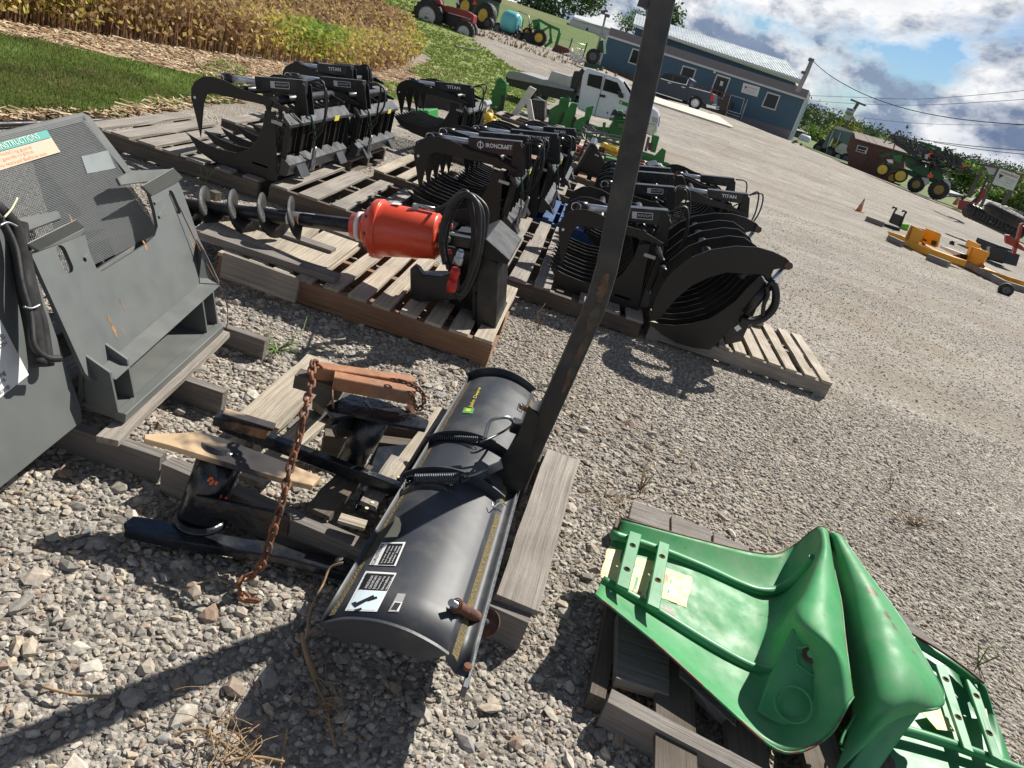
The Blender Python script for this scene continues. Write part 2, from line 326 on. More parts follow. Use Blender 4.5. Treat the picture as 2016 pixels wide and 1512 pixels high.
def rampmat(name,cols,rough=.85,tl=0,attr='rnd',nv=.18,nscale=60,spec=.3,bump=0):
    M=bpy.data.materials.new(name); M.use_nodes=True; nt=M.node_tree; N=nt.nodes; L=nt.links; b=N['Principled BSDF']; b.inputs['Roughness'].default_value=rough; b.inputs['Specular IOR Level'].default_value=spec
    at=N.new('ShaderNodeAttribute'); at.attribute_name=attr; r=N.new('ShaderNodeValToRGB'); e=r.color_ramp.elements
    e[0].position=0; e[0].color=(*cols[0],1); e[1].position=1; e[1].color=(*cols[-1],1)
    for i in range(1,len(cols)-1): e.new(i/(len(cols)-1)).color=(*cols[i],1)
    L.new(at.outputs['Fac'],r.inputs[0]); h=N.new('ShaderNodeHueSaturation'); L.new(r.outputs[0],h.inputs['Color'])
    g=N.new('ShaderNodeNewGeometry'); nn=N.new('ShaderNodeTexNoise'); nn.inputs['Scale'].default_value=nscale; nn.inputs['Detail'].default_value=6; L.new(g.outputs['Position'],nn.inputs['Vector'])
    mr=N.new('ShaderNodeMapRange'); mr.inputs[1].default_value=.3; mr.inputs[2].default_value=.7; mr.inputs[3].default_value=1-nv; mr.inputs[4].default_value=1+nv; L.new(nn.outputs[0],mr.inputs[0]); L.new(mr.outputs[0],h.inputs['Value']); L.new(h.outputs[0],b.inputs['Base Color'])
    if bump:
        bp=N.new('ShaderNodeBump'); bp.inputs['Strength'].default_value=bump; bp.inputs['Distance'].default_value=.004; L.new(nn.outputs[0],bp.inputs['Height']); L.new(bp.outputs[0],b.inputs['Normal'])
    if tl:
        t=N.new('ShaderNodeBsdfTranslucent'); L.new(h.outputs[0],t.inputs[0]); mx=N.new('ShaderNodeMixShader'); mx.inputs[0].default_value=tl; L.new(b.outputs[0],mx.inputs[1]); L.new(t.outputs[0],mx.inputs[2]); L.new(mx.outputs[0],N['Material Output'].inputs[0])
    return M
STN=rampmat('stone',[(.16,.15,.14),(.34,.31,.265),(.25,.235,.21),(.43,.39,.335),(.37,.335,.285),(.54,.50,.43),(.28,.20,.15),(.38,.345,.29),(.46,.38,.28),(.27,.265,.26)],nscale=90,nv=.22,bump=.4)
def near(X,Y):   # density of coarse stones falls towards the right of the yard
    return rng.uniform(0,1,len(X))<np.clip(1.15-.36*(X+.8)-.07*(Y-2),.25,1)
FULL=1
finer=lambda X,Y: rng.uniform(0,1,len(X))<np.clip(1.1-.42*(X-.2),.16,1)
stones(int(76000*FULL),-2.4,2.6,.35,4.2,.004,.0118,STN,'gravel_stones','grey and tan crushed gravel stones covering the near yard',finer,power=1.6)
stones(70000,-.6,3.4,.5,4.6,.002,.0065,STN,'fine_gravel','fine pale grit between the stones on the right side of the yard',lambda X,Y: rng.uniform(0,1,len(X))<np.clip(.25+.4*X,.2,1),power=1.3)
stones(int(2600*FULL),-2.2,1.0,.5,3.2,.011,.027,STN,'gravel_stones','larger pale limestone lumps lying loose in the near gravel',near,power=2.6)
stones(int(34000*FULL),-3.2,6.5,4.2,9.5,.003,.010,STN,'gravel_stones','crushed gravel stones further out in the yard',power=1.6)
stones(16000,-4,13,9.5,19,.006,.013,STN,'gravel_stones','gravel scattered over the far part of the yard')
LP=sheet('lawn',[(-60,232),(200,232),(420,205),(640,170),(430,120),(380,150),(230,118),(80,85),(-60,60)],LAWN,.09,.012,.22)
sheet('soil_strip',[(-60,262),(0,243),(190,238),(330,222),(400,210),(640,180),(560,160),(370,196),(200,225),(-60,226)],SOIL,.09,.008,.12)
SP=sheet('straw_strip',[(-60,62),(80,88),(230,120),(380,152),(560,176),(800,190),(960,175),(830,120),(760,130),(560,125),(330,95),(0,45),(-60,36)],STRAW,.12,.018,.3)
LP2=sheet('grass_verge',[(640,178),(800,200),(960,235),(1060,205),(1120,176),(1010,135),(930,85),(925,45),(870,20),(700,-30),(690,0),(800,60),(850,120),(800,140),(860,170),(740,160)],LAWN,.3,.024,.5,nsc=.6)
FP=[(p.x,p.y) for p in (G(*q) for q in [(-60,45),(0,48),(200,75),(340,96),(560,126),(690,142),(790,138),(832,100),(812,70),(745,8),(720,-5)])]+[(-40,75),(-60,12)]
# ================================================================ materials
from mathutils.geometry import tessellate_polygon
BLK=mat('black_paint',(.011,.012,.014),.33,var=.15,vscale=5,spec=.5,dust=.16)
BLK2=mat('warm_black_paint',(.024,.023,.021),.42,var=.12,vscale=4,spec=.45,dust=.16)
FLT=mat('flight_black',(.014,.014,.014),.62,var=.2)
BLKG=mat('grapple_black',(.0145,.014,.013),.38,var=.12,vscale=4,spec=.4)
BLDM=mat('blade_paint',(.036,.041,.050),.46,var=.04,vscale=5,spec=.42,dust=.3,rv=.06)
GLOS=mat('oily_black',(.010,.012,.017),.22,var=.35,vscale=9,spec=.6,bump=.25,bscale=35,dust=.12)
RUB=mat('rubber_hose',(.016,.016,.017),.5,var=.2,vscale=20)
TIRE=mat('tire_rubber',(.022,.021,.020),.75,var=.2,vscale=6,bump=.2,dust=.2)
CHROME=mat('bright_steel',(.72,.73,.76),.2,1,var=.06)
STEEL=mat('dull_steel',(.40,.41,.42),.38,.9,var=.2,vscale=20)
DSTEEL=mat('dark_steel',(.10,.11,.12),.38,.7,var=.2,vscale=30)
RUST=mat('rust',(.23,.095,.045),.8,var=.35,vscale=18,col2=(.10,.05,.035),m2=(.45,.6),m2scale=14,bump=.5,bscale=60)
RUSTT=mat('rusty_tube',(.34,.155,.075),.72,var=.25,vscale=14,col2=(.15,.11,.085),m2=(.5,.7),m2scale=9,bump=.3,bscale=60)
RUSTB=mat('rusted_black',(.014,.016,.02),.4,var=.3,vscale=9,col2=(.36,.2,.1),m2=(.52,.6),m2scale=7,bump=.4,bscale=50)
GREY=mat('grey_paint',(.125,.135,.13),.45,var=.08,vscale=4,col2=(.15,.155,.145),m2=(.4,.6),m2scale=3,spec=.45)
GREYD=mat('grey_paint_scuffed',(.12,.13,.125),.45,var=.10,vscale=5,col2=(.30,.15,.07),m2=(.66,.72),m2scale=6,spec=.4)
RIM=mat('edge_rust',(.16,.085,.05),.8,var=.3,vscale=20)
WG=dict(grain=(3,85,85),bump=.8)
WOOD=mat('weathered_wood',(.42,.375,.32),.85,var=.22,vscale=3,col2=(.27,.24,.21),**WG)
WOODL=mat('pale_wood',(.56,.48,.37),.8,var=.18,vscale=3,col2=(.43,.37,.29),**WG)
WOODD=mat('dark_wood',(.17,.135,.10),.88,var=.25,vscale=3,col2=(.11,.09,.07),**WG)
WOODG=mat('grey_wood',(.30,.27,.24),.88,var=.2,vscale=3,col2=(.19,.17,.155),**WG)
WOODR=mat('reddish_wood',(.34,.19,.11),.85,var=.2,vscale=3,col2=(.25,.145,.09),**WG)
WHITE=mat('white_print',(.78,.78,.76),.5,var=.03)
DECB=mat('black_print',(.012,.012,.014),.45,var=.03)
DECY=mat('cream_tag',(.72,.66,.42),.6,var=.06)
YEL=mat('yellow_print',(.75,.62,.06),.5,var=.03)
GRNP=mat('green_print',(.10,.42,.10),.5,var=.03)
MOSS=mat('moss_dirt',(.20,.15,.06),.95,var=.4,vscale=60,col2=(.10,.085,.05),m2scale=60,bump=.8,bscale=150)
TEAL=mat('teal_print',(.08,.36,.32),.5,var=.06); PEACH=mat('faded_peach_print',(.62,.46,.34),.6,var=.06); PEACHT=mat('faded_letter',(.62,.36,.22),.6,var=.05)
GRN=mat('green_paint',(.045,.255,.095),.45,var=.12,vscale=5,spec=.5,col2=(.075,.30,.14),m2=(.45,.65),m2scale=3)
GRNW=mat('faded_green_paint',(.062,.30,.112),.55,var=.16,vscale=5,spec=.3,col2=(.13,.06,.03),m2=(.655,.68),m2scale=9,dust=.45,bump=.08,bscale=12)
GRNT=mat('tractor_green',(.02,.17,.035),.35,var=.12,vscale=2)
YELP=mat('yellow_paint',(.72,.50,.06),.45,var=.1,vscale=2)
YELM=mat('amber_paint',(.74,.34,.02),.4,var=.1,vscale=2)
FADEY=mat('faded_yellow_paint',(.74,.62,.30),.55,var=.12,vscale=14,col2=(.35,.16,.08),m2=(.64,.70),m2scale=12)
RED=mat('red_paint',(.72,.075,.03),.33,var=.06,vscale=4,coat=.2)
REDD=mat('dark_red_paint',(.26,.03,.025),.45,var=.2,vscale=4)
GLS=mat('window_glass',(.006,.009,.009),.12,0,var=0,spec=.35); TYEL=mat('yellow_sticker',(.75,.68,.1),.5,var=.03)
def holes(mb,outer,hs,vec):
    vec=Vector(vec); polys=[[Vector(p) for p in outer]]+[[Vector(p) for p in h] for h in hs]
    n0=(polys[0][1]-polys[0][0]).cross(polys[0][2]-polys[0][0])
    flat=[p for pl in polys for p in pl]; tri=tessellate_polygon(polys); n=len(flat)
    fs=[tuple(t) for t in tri]+[tuple(i+n for i in t)[::-1] for t in tri]; b=0
    for pl in polys:
        m_=len(pl)
        for i in range(m_): fs.append((b+i,b+(i+1)%m_,n+b+(i+1)%m_,n+b+i))
        b+=m_
    return mb.add(flat+[p+vec for p in flat],fs)
def circ(c,r,n,a1,a2):
    return [Vector(c)+Vector(a1)*r*cos(2*pi*k/n)+Vector(a2)*r*sin(2*pi*k/n) for k in range(n)]
def torus_pts(c,R,r,n=24,m_=8,ax=(0,0,1)):
    ax=Vector(ax).normalized(); q=ax.cross(Vector((.3,.5,.81))).normalized(); w=ax.cross(q); rows=[]
    for i in range(n+1):
        a=2*pi*i/n; d=q*cos(a)+w*sin(a); rows.append([Vector(c)+d*(R+r*cos(2*pi*j/m_))+ax*r*sin(2*pi*j/m_) for j in range(m_+1)])
    return rows
def arc(c,r0,a,b,n,ux,uz): return [Vector(c)+ux*r0*cos(radians(a+(b-a)*i/n))+uz*r0*sin(radians(a+(b-a)*i/n)) for i in range(n+1)]
def helix(a,b,R,turns,n=14):
    a=Vector(a);b=Vector(b);ax=(b-a).normalized();q=ax.cross(Vector((0,0,1))).normalized();w=ax.cross(q);N_=int(turns*n)
    return [a.lerp(b,i/N_)+(q*cos(2*pi*i/n)+w*sin(2*pi*i/n))*R for i in range(N_+1)]
# ================================================================ pallets
def qboard(mb,px,z,th=.018,jit=.003):
    P=[Zp(x,y,z) for x,y in px]; a=(P[0]+P[1])/2; b=(P[2]+P[3])/2; w=((P[0]-P[1]).length+(P[2]-P[3]).length)/2
    mb.bar(a-Vector((0,0,th/2)),b-Vector((0,0,th/2)),w,th,jit=jit)
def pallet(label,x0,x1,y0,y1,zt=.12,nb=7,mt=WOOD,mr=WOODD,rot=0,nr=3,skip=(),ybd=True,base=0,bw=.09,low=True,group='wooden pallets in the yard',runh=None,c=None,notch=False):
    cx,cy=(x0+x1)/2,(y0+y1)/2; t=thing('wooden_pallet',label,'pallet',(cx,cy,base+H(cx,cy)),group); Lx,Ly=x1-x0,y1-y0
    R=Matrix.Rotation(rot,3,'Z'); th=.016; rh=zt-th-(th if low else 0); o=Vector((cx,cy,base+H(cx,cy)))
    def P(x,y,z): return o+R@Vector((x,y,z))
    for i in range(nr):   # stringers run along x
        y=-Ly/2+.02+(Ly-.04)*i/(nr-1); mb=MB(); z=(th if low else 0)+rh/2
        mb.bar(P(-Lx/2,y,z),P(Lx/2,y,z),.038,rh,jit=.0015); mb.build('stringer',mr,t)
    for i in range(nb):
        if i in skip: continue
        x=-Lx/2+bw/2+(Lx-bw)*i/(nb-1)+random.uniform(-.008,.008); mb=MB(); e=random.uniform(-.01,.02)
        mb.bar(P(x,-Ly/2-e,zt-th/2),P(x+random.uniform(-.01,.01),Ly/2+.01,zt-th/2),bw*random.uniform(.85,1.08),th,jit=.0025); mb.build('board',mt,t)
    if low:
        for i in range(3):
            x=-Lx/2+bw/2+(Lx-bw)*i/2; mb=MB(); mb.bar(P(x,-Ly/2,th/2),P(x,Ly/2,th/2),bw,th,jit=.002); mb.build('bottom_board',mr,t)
    return t
# pallet remains under the grey attachment
t=thing('wooden_pallet','broken pallet with one pale split board under the grey attachment','pallet',(-1.3,2.1,0),'wooden pallets in the yard')
for y,xe in ((1.69,-.86),(2.11,-.89),(2.56,-.95)):
    MB().bar((-1.75,y,.045),(xe,y,.045),.035,.088,jit=.003).build('stringer',WOODG,t)
mb=MB(); qboard(mb,[(190,858),(232,868),(452,655),(428,645)],.112,.02,.004); mb.build('board',WOOD,t)
for x in (-1.3,-1.5): MB().bar((x,1.65,.1),(x,2.6,.1),.09,.02).build('board',WOODG,t)
# old pallet under the black brackets and the plow blade
t=thing('wooden_pallet','rotten grey pallet under the black brackets and the plow blade','pallet',(-.2,1.9,0),'wooden pallets in the yard')
for (a,b,zt,mt_) in (((330,905),(1045,1215),.105,WOODG),((640,850),(1080,905),.105,WOODD)):
    A=Zp(*a,zt);B=Zp(*b,zt);A.z=B.z=zt-.05; MB().bar(A,B,.045,.10,jit=.004).build('stringer',mt_,t)
MB().bar((-.62,2.32,.05),(.3,2.34,.05),.045,.10,jit=.004).build('stringer',WOODD,t)
for q,mt_ in (([(469,818),(545,842),(668,700),(612,716)],WOODL),([(548,866),(592,878),(640,833),(600,822)],WOODL),([(565,842),(600,850),(690,760),(660,750)],WOODG),
            ([(470,935),(520,950),(600,872),(560,862)],WOODL),([(748,945),(778,952),(880,806),(866,800)],WOODL),([(705,985),(745,998),(800,905),(775,895)],WOOD),
            ([(975,1168),(1062,1205),(1141,905),(1078,885)],WOOD),([(600,1000),(650,1012),(735,920),(690,900)],WOODD)):
    mb=MB(); qboard(mb,q,.125,.018,.004); mb.build('board',mt_,t)
mb=MB(); mb.bar(Zp(668,1020,.14),Zp(720,1035,.14),.035,.01); mb.build('splinter',WOODL,t)
# ================================================================ grey attachment with mesh guard
A=Zp(172,740,.25); PN=Vector((.864,.059,.5)).normalized(); PL=VP(A,PN); ye=Vector((0,1,0))
att=thing('skid_steer_attachment','grey steel loader attachment with mesh guard and scratched mount plate on pallet boards','attachment',(-1.3,2.1,.11))
def slot(x0,y0,x1,y1,r,n=8):
    a=PL(x0,y0);b=PL(x1,y1); d=(b-a).normalized(); q=d.cross(PN)
    return [b+(q*cos(pi*k/n)+d*sin(pi*k/n))*r for k in range(n+1)]+[a-(q*cos(pi*k/n)+d*sin(pi*k/n))*r for k in range(n+1)]
out=[(60,497),(168,462),(176,495),(190,528),(200,535),(288,480),(305,464),(311,445),(304,410),(293,375),(348,352),(358,372),(392,470),(432,553),(432,562),(228,746),(205,752),(180,748),(168,735)]
mb=MB(); holes(mb,[PL(*p) for p in out],[slot(122,496,134,524,.019),slot(338,384,350,412,.017),circ(PL(167,511),.007,10,ye,ye.cross(PN)),circ(PL(304,401),.006,10,ye,ye.cross(PN)),circ(PL(313,428),.006,10,ye,ye.cross(PN))],-PN*.012)
mpl=mb.build('mount_plate',GREYD,att,bevel=.0025)
mb=MB(); mb.prism([PL(184,734,.003),PL(392,558,.003),PL(434,562,.045),PL(229,748,.045)],-PN*.008); mb.build('lower_flange',GREY,mpl,bevel=.002)
mb=MB(); mb.prism([PL(388,470,.003),PL(394,558,.003),PL(434,560,.04),PL(402,492,.04)],-PN*.008); mb.build('side_flange',GREY,mpl,bevel=.002)
mb=MB(); mb.prism([PL(53,480,.05),PL(77,494,.004),PL(167,447,.004),PL(150,432,.05)],-PN*.01); mb.prism([PL(60,500,.0),PL(78,494,.006),PL(168,448,.006),PL(160,466,0)],-PN*.01); mb.build('top_lip',GREY,mpl,bevel=.002)
mb=MB(); mb.prism([PL(279,366,.05),PL(299,386,.004),PL(361,350,.004),PL(342,330,.05)],-PN*.01); mb.prism([PL(293,385,.0),PL(299,385,.006),PL(358,352,.006),PL(346,362,0)],-PN*.01); mb.build('top_lip',GREY,mpl,bevel=.002)
mb=MB(); mb.prism([PL(231,351,.0),PL(258,336,.0),PL(345,332,.0),PL(308,356,.0),PL(238,365,.0)],-PN*.01); mb.build('guard_bracket',GREY,att,bevel=.002)
mb=MB(); mb.prism([PL(33,430,.0),PL(117,414,.0),PL(123,431,.0),PL(58,456,.0)],-PN*.03); mb.build('guard_bracket',GREY,att,bevel=.004)
# guard frame and woven mesh
GO=-.07
def gp(x,y,o=0): return PL(x,y,GO+o)
mb=MB(); mb.prism([gp(-90,280),gp(165,220),gp(172,238),gp(-90,306)],-PN*.02); mb.prism([gp(164,221),gp(178,228),gp(262,338),gp(250,344),gp(160,236)],-PN*.021); mb.build('guard_frame',GREY,att,bevel=.003)
mb=MB(); mb.prism([gp(170,545),gp(285,470),gp(295,480),gp(190,560)],-PN*.02); mb.build('guard_frame',GREY,att,bevel=.003)
q00,q10,q01,q11=gp(-90,292),gp(166,228),gp(-60,640),gp(318,455); mb=MB(); nn=92
for i in range(nn+1):
    t=i/nn; a=q00.lerp(q01,t);b=q10.lerp(q11,t); mb.bar(a,b,.0016,.0034,up=PN,jit=0)
nm=110
for i in range(nm+1):
    t=i/nm; a=q00.lerp(q10,t);b=q01.lerp(q11,t); mb.bar(a-PN*.0014,b-PN*.0014,.0016,.002,up=PN)
mb.build('mesh_guard',mat('mesh_paint',(.13,.14,.14),.5,var=.1),att)
mb=MB(); mb.prism([gp(-70,302,.006),gp(92,257,.006),gp(119,299,.006),gp(-55,352,.006)],-PN*.002); dec=mb.build('instruction_decal',PEACH,att)
mb=MB(); mb.prism([gp(-70,300,.009),gp(92,256,.009),gp(101,270,.009),gp(-66,316,.009)],-PN*.002); mb.build('decal_header',TEAL,dec)
xd=gp(92,263)-gp(0,289); text('ON INSTRUCTIONS',gp(28,281,.0105),xd,-(gp(101,270)-gp(92,256)),.022,mat('pale_letter',(.62,.75,.6),.5,var=0),dec,fit=(gp(72,269)-gp(-30,297)).length*1.0,off=.0)
for k,(a,b) in enumerate((((-30,311),(62,289)),((-30,323),(66,297)),((-30,335),(92,301)))):
    text(('before installing guard','keep all guards in place','read the manual before use')[k],(gp(*a,.008)+gp(*b,.008))/2,gp(*b)-gp(*a),-(gp(101,270)-gp(92,256)),.013,PEACHT,dec,fit=(gp(*b)-gp(*a)).length,off=0)
mb=MB(); mb.prism([gp(160,308,.003),gp(212,296,.003),gp(228,331,.003),gp(172,342,.003)],-PN*.001); mb.build('patch_plate',mat('mesh_patch',(.2,.23,.23),.5),att)
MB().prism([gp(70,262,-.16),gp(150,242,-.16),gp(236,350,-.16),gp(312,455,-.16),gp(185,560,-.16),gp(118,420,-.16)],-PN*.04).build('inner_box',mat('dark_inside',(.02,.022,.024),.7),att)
random.seed(5)
for cx,cy,l,w in ((222,645,26,3.5),(240,600,12,2),(345,612,10,2),(286,484,12,3),(140,430,9,2.5),(395,540,22,3),(378,480,16,2)):
    pts=[]; n=8
    for k in range(n): pts.append((cx-l*.35+l*.75*k/n-random.uniform(0,w),cy-l*.9+l*1.8*k/n+random.uniform(-1,1)))
    for k in range(n,-1,-1): pts.append((cx-l*.35+l*.75*k/n+random.uniform(0,w),cy-l*.9+l*1.8*k/n+random.uniform(-1,1)))
    MB().prism([PL(x,y,.0006) for x,y in pts],-PN*.0004).build('rust_streak',mat('orange_rust',(.30,.15,.06),.8,var=.4,vscale=60),mpl)
# main housing on the left, lower frame
n2=Vector((.93,.06,.36)).normalized(); PB=VP(Zp(164,828,.12),n2)
mb=MB(); mb.prism([PB(-150,350),PB(20,415),PB(58,500),PB(160,800),PB(164,830),PB(-90,1036)],-n2*.35); hs=mb.build('housing',GREYD,att,bevel=.004)
mb=MB(); mb.prism([PB(0,628,.002),PB(57,738,.002),PB(-60,831,.002),PB(-117,721,.002)],-n2*.001); wd=mb.build('warning_decal',WHITE,hs,bevel=0)
for s_,x,y,w in (('GRINDING',10,662,.075),('OR DEATH',14,674,.08),('from',-4,712,.03),('damaged or missing',10,732,.15),('rubber deflectors.',12,744,.14),('cleaning or servicing.',20,757,.17)):
    xd=(PB(57,738)-PB(-60,831)); text(s_,PB(x,y,.0035),xd,(PB(0,628)-PB(57,738)),.016,DECB,wd,align='RIGHT',fit=w,off=0)
fr=MB(); a=Zp(236,822,.135);b=Zp(432,645,.135)
mb=MB(); mb.bar(a,b,.03,.03); mb.bar(a+Vector((-.06,0,.005)),b+Vector((-.06,0,.005)),.1,.012); mb.build('base_rail',GREY,att,bevel=.002)
mb=MB(); mb.bar(a+Vector((-.12,0,.07)),b+Vector((-.12,0,.07)),.012,.15); mb.build('back_web',GREY,att)
for t_ in (.0,.13,.86,.99):
    p=a.lerp(b,t_); mb=MB(); mb.prism([p+Vector((0,0,-.01)),p+Vector((-.1,0,-.01)),p+Vector((-.12,0,.16)),p+Vector((-.04,0,.13))],(0,.01,0)); mb.build('gusset',GREY,att,bevel=.001)
def ptube(name,pts,r,mt,par,pl=PL,off=.02,n=10):
    return MB().tube(smooth_poly([pl(x,y,off if len(p)<1 else p[0]) for x,y,*p in pts],5),r,n).build(name,mt,par)
ptube('hydraulic_hose',[(-30,395),(6,440),(30,490),(42,560),(60,625),(66,680),(90,704),(118,706)],.009,RUB,att,off=.045)
ptube('hydraulic_hose',[(-20,400),(24,445),(38,500),(52,580),(66,650),(75,720)],.021,mat('hose_sleeve',(.008,.008,.009),.8),att,off=.03)
ptube('hydraulic_hose',[(40,440),(50,520),(68,600),(80,640),(92,720)],.018,MATS['hose_sleeve'],att,off=.0)
ptube('zip_tie',[(34,390),(22,412),(8,428)],.0025,DECY,att,off=.06); ptube('zip_tie',[(47,604),(62,607),(79,600)],.0028,STEEL,att,off=.058)
ptube('zip_tie',[(0,444),(15,438),(34,446)],.0028,STEEL,att,off=.07)
# thin rusty rod leaning along the plate edge, down to the board
MB().tube(smooth_poly([PL(352,405,.012),PL(383,470,.02),PL(412,530,.03),PL(438,575,.03),Zp(448,610,.14),Zp(447,640,.1),Zp(436,672,.03)],5),.0022,6).build('loose_wire',RUST,att)
mb=MB(); mb.prism([PL(349,398,-.016),PL(356,402,-.016),PL(392,495,-.016),PL(386,497,-.016)],-PN*.005); mb.build('rust_strip',RUST,att)
# ================================================================ black weldments
w1=thing('steel_bracket','black steel bracket with scorched tan top plate and orange paint marks on gravel','bracket',(-.5,1.5,0))
def zpoly(mb,px,z,th): return mb.prism([Zp(x,y,z) for x,y in px],(0,0,-th))
mb=MB(); zpoly(mb,[(243,1028),(262,1014),(318,1022),(352,1034),(480,1058),(540,1066),(640,1090),(702,1104),(700,1122),(684,1132),(560,1098),(430,1078),(330,1062),(246,1044)],.055,.028); mb.build('base_plate',GLOS,w1,bevel=.004)
mb=MB(); mb.cyl(Zp(394,1022,.055),Zp(442,880,.236),.058,28); mb.tube_l([(Zp(394,1022,.055)+Vector((0,0,z)),r) for z,r in ((0,.07),(.006,.068),(.014,.058))],Vector((0,0,1)),28); pil=mb.build('tube_post',GLOS,w1)
ORG=mat('orange_mark',(.75,.13,.03),.6,var=.1)
pc=Zp(394,1022,.055)
px_=(Zp(442,880,.236)-pc).normalized(); py_=px_.cross(Vector((1,0,0))).normalized(); pz_=py_.cross(px_)
def oncyl(a,z,r=.0586): return pc+px_*z+(-pz_ if pz_.x<0 else pz_)*sin(a)*r+(py_ if py_.y<0 else -py_)*cos(a)*r
for a0,z0 in ((.30,.115),(.95,.075)):
    mb=MB()
    for k in range(9):
        a1=a0+random.uniform(-.22,.22); z1=z0+random.uniform(-.009,.009); d=.06
        mb.add([oncyl(a1-d,z1-.003),oncyl(a1+d,z1-.002),oncyl(a1+d*.7,z1+.004),oncyl(a1-d*.8,z1+.003)],[(0,1,2,3)])
    mb.build('paint_mark',ORG,pil)
mb=MB(); zpoly(mb,[(284,854),(397,850),(440,862),(502,886),(560,908),(632,938),(615,956),(560,944),(470,918),(330,876),(284,864)],.248,.016); mb.build('top_plate',mat('scorched_plate',(.56,.40,.24),.6,var=.2,vscale=7,col2=(.03,.025,.025),m2=(.44,.56),m2scale=6,m2det=3),w1,bevel=.002)
mb=MB(); mb.prism([Yp(384,975,1.50),Yp(571,1016,1.50),Yp(566,1056,1.50),Yp(380,1009,1.50)],(0,.012,0)); mb.build('cross_bar',GLOS,w1,bevel=.002)
mb=MB(); e=Zp(679,1112,.075); mb.grid(torus_pts(e,.021,.010,20,8,(0,.25,1))); mb.build('eye_bushing',RUSTB,w1)
w2=thing('steel_bracket','black steel bracket with round upright and burnt arm beside the plow blade','bracket',(-.5,1.85,.1))
mb=MB(); mb.bar(Zp(436,832,.17),Zp(790,966,.15),.03,.04,jit=.002); mb.build('arm',GLOS,w2,bevel=.003)
mb=MB(); mb.bar(Zp(425,822,.19),Zp(530,850,.19),.05,.03,jit=.004); mb.build('arm_end',RUSTB,w2,bevel=.003)
mb=MB(); mb.bar(Zp(440,812,.22),Zp(540,842,.21),.035,.012,jit=.002); mb.build('scorched_strip',MATS['scorched_plate'],w2,bevel=.002)
c0=Zp(690,915,.13); mb=MB(); mb.cyl(c0,Zp(748,800,.338),.046,28); mb.build('tube_post',GLOS,w2)
mb=MB(); zpoly(mb,[(640,800),(690,775),(760,790),(845,828),(838,845),(780,835),(700,815),(655,822)],.345,.012); mb.build('top_plate',GLOS,w2,bevel=.002)
mb=MB(); mb.prism([Zp(650,838,.32),Zp(690,795,.34),Zp(700,850,.2),Zp(660,862,.18)],(.012,0,0)); mb.build('side_plate',GLOS,w2)
mb=MB(); mb.prism([Zp(790,965,.12),Zp(700,1000,.11),Zp(745,880,.12),Zp(800,875,.12)],(0,0,-.01))
pf=mb.build('perforated_plate',GLOS,w2)
for x,y in ((760,945),(785,935),(733,985),(760,1000),(722,996),(750,1012)): 
    c=Zp(x,y+5,.124); MB().cyl(c,c+Vector((0,0,.002)),.0055,10).build('rivet_head',DECY,pf)
def sqtube(name,label,a,b,s,wall,mt,mt2):
    a=Vector(a);b=Vector(b); d=(b-a).normalized(); q=d.cross(Vector((0,0,1))).normalized(); w=q.cross(d); rows=[]
    o=thing(name,label,'tube',tuple((a+b)/2-Vector((0,0,s/2)))); mb=MB()
    def ring(p,h,rr=.25): 
        r=[];k=h*rr
        for cx,cy,a0 in ((h-k,h-k,0),(-(h-k),h-k,90),(-(h-k),-(h-k),180),(h-k,-(h-k),270)):
            for j in range(4): an=radians(a0+30*j); r.append(p+q*(cx+k*cos(an))+w*(cy+k*sin(an)))
        r.append(r[0]); return r
    hs_=[ring(a,s/2),ring(b,s/2),ring(b,s/2-wall),ring(a,s/2-wall),ring(a,s/2)]; mb.grid(hs_,smooth=False); mb.build('tube_wall',mt,o); return o
sqtube('square_tube','rusty square steel tube lying nearer, its open end by the hanging chain',Zp(656,749,.405),Zp(815,779,.405),.042,.006,RUSTT,RUST)
sqtube('square_tube','rusty square steel tube behind, with the chain threaded in its end',Zp(612,728,.41),Zp(812,757,.40),.042,.006,RUSTT,RUST)
mb=MB(); mb.bar(Zp(584,744,.37),Zp(672,770,.37),.05,.04,jit=.002); o=mb.build('wood_block',WOODD); tag(o,'dark wood block under the ends of the rusty tubes','wood block')
mb=MB(); mb.bar(Zp(640,770,.2)-Vector((0,0,.06)),Zp(640,770,.37)-Vector((0,0,.02)),.04,.05,up=(0,1,0)); o=mb.build('wood_post',WOODD); tag(o,'short upright dark wood post holding up the rusty tubes','wood block')
mb=MB(); mb.grid(torus_pts(Zp(655,785,.37),.025,.0035,16,6,(.8,.3,.2))); o=mb.build('shackle',RUST); tag(o,'small rusty ring hanging under the rusty tube ends','shackle')
mb=MB(); mb.bar(Zp(806,800,.36),Zp(812,822,.30),.018,.018); o=mb.build('steel_lug',RUSTT); tag(o,'rusty lug under the right end of the square tubes','lug')
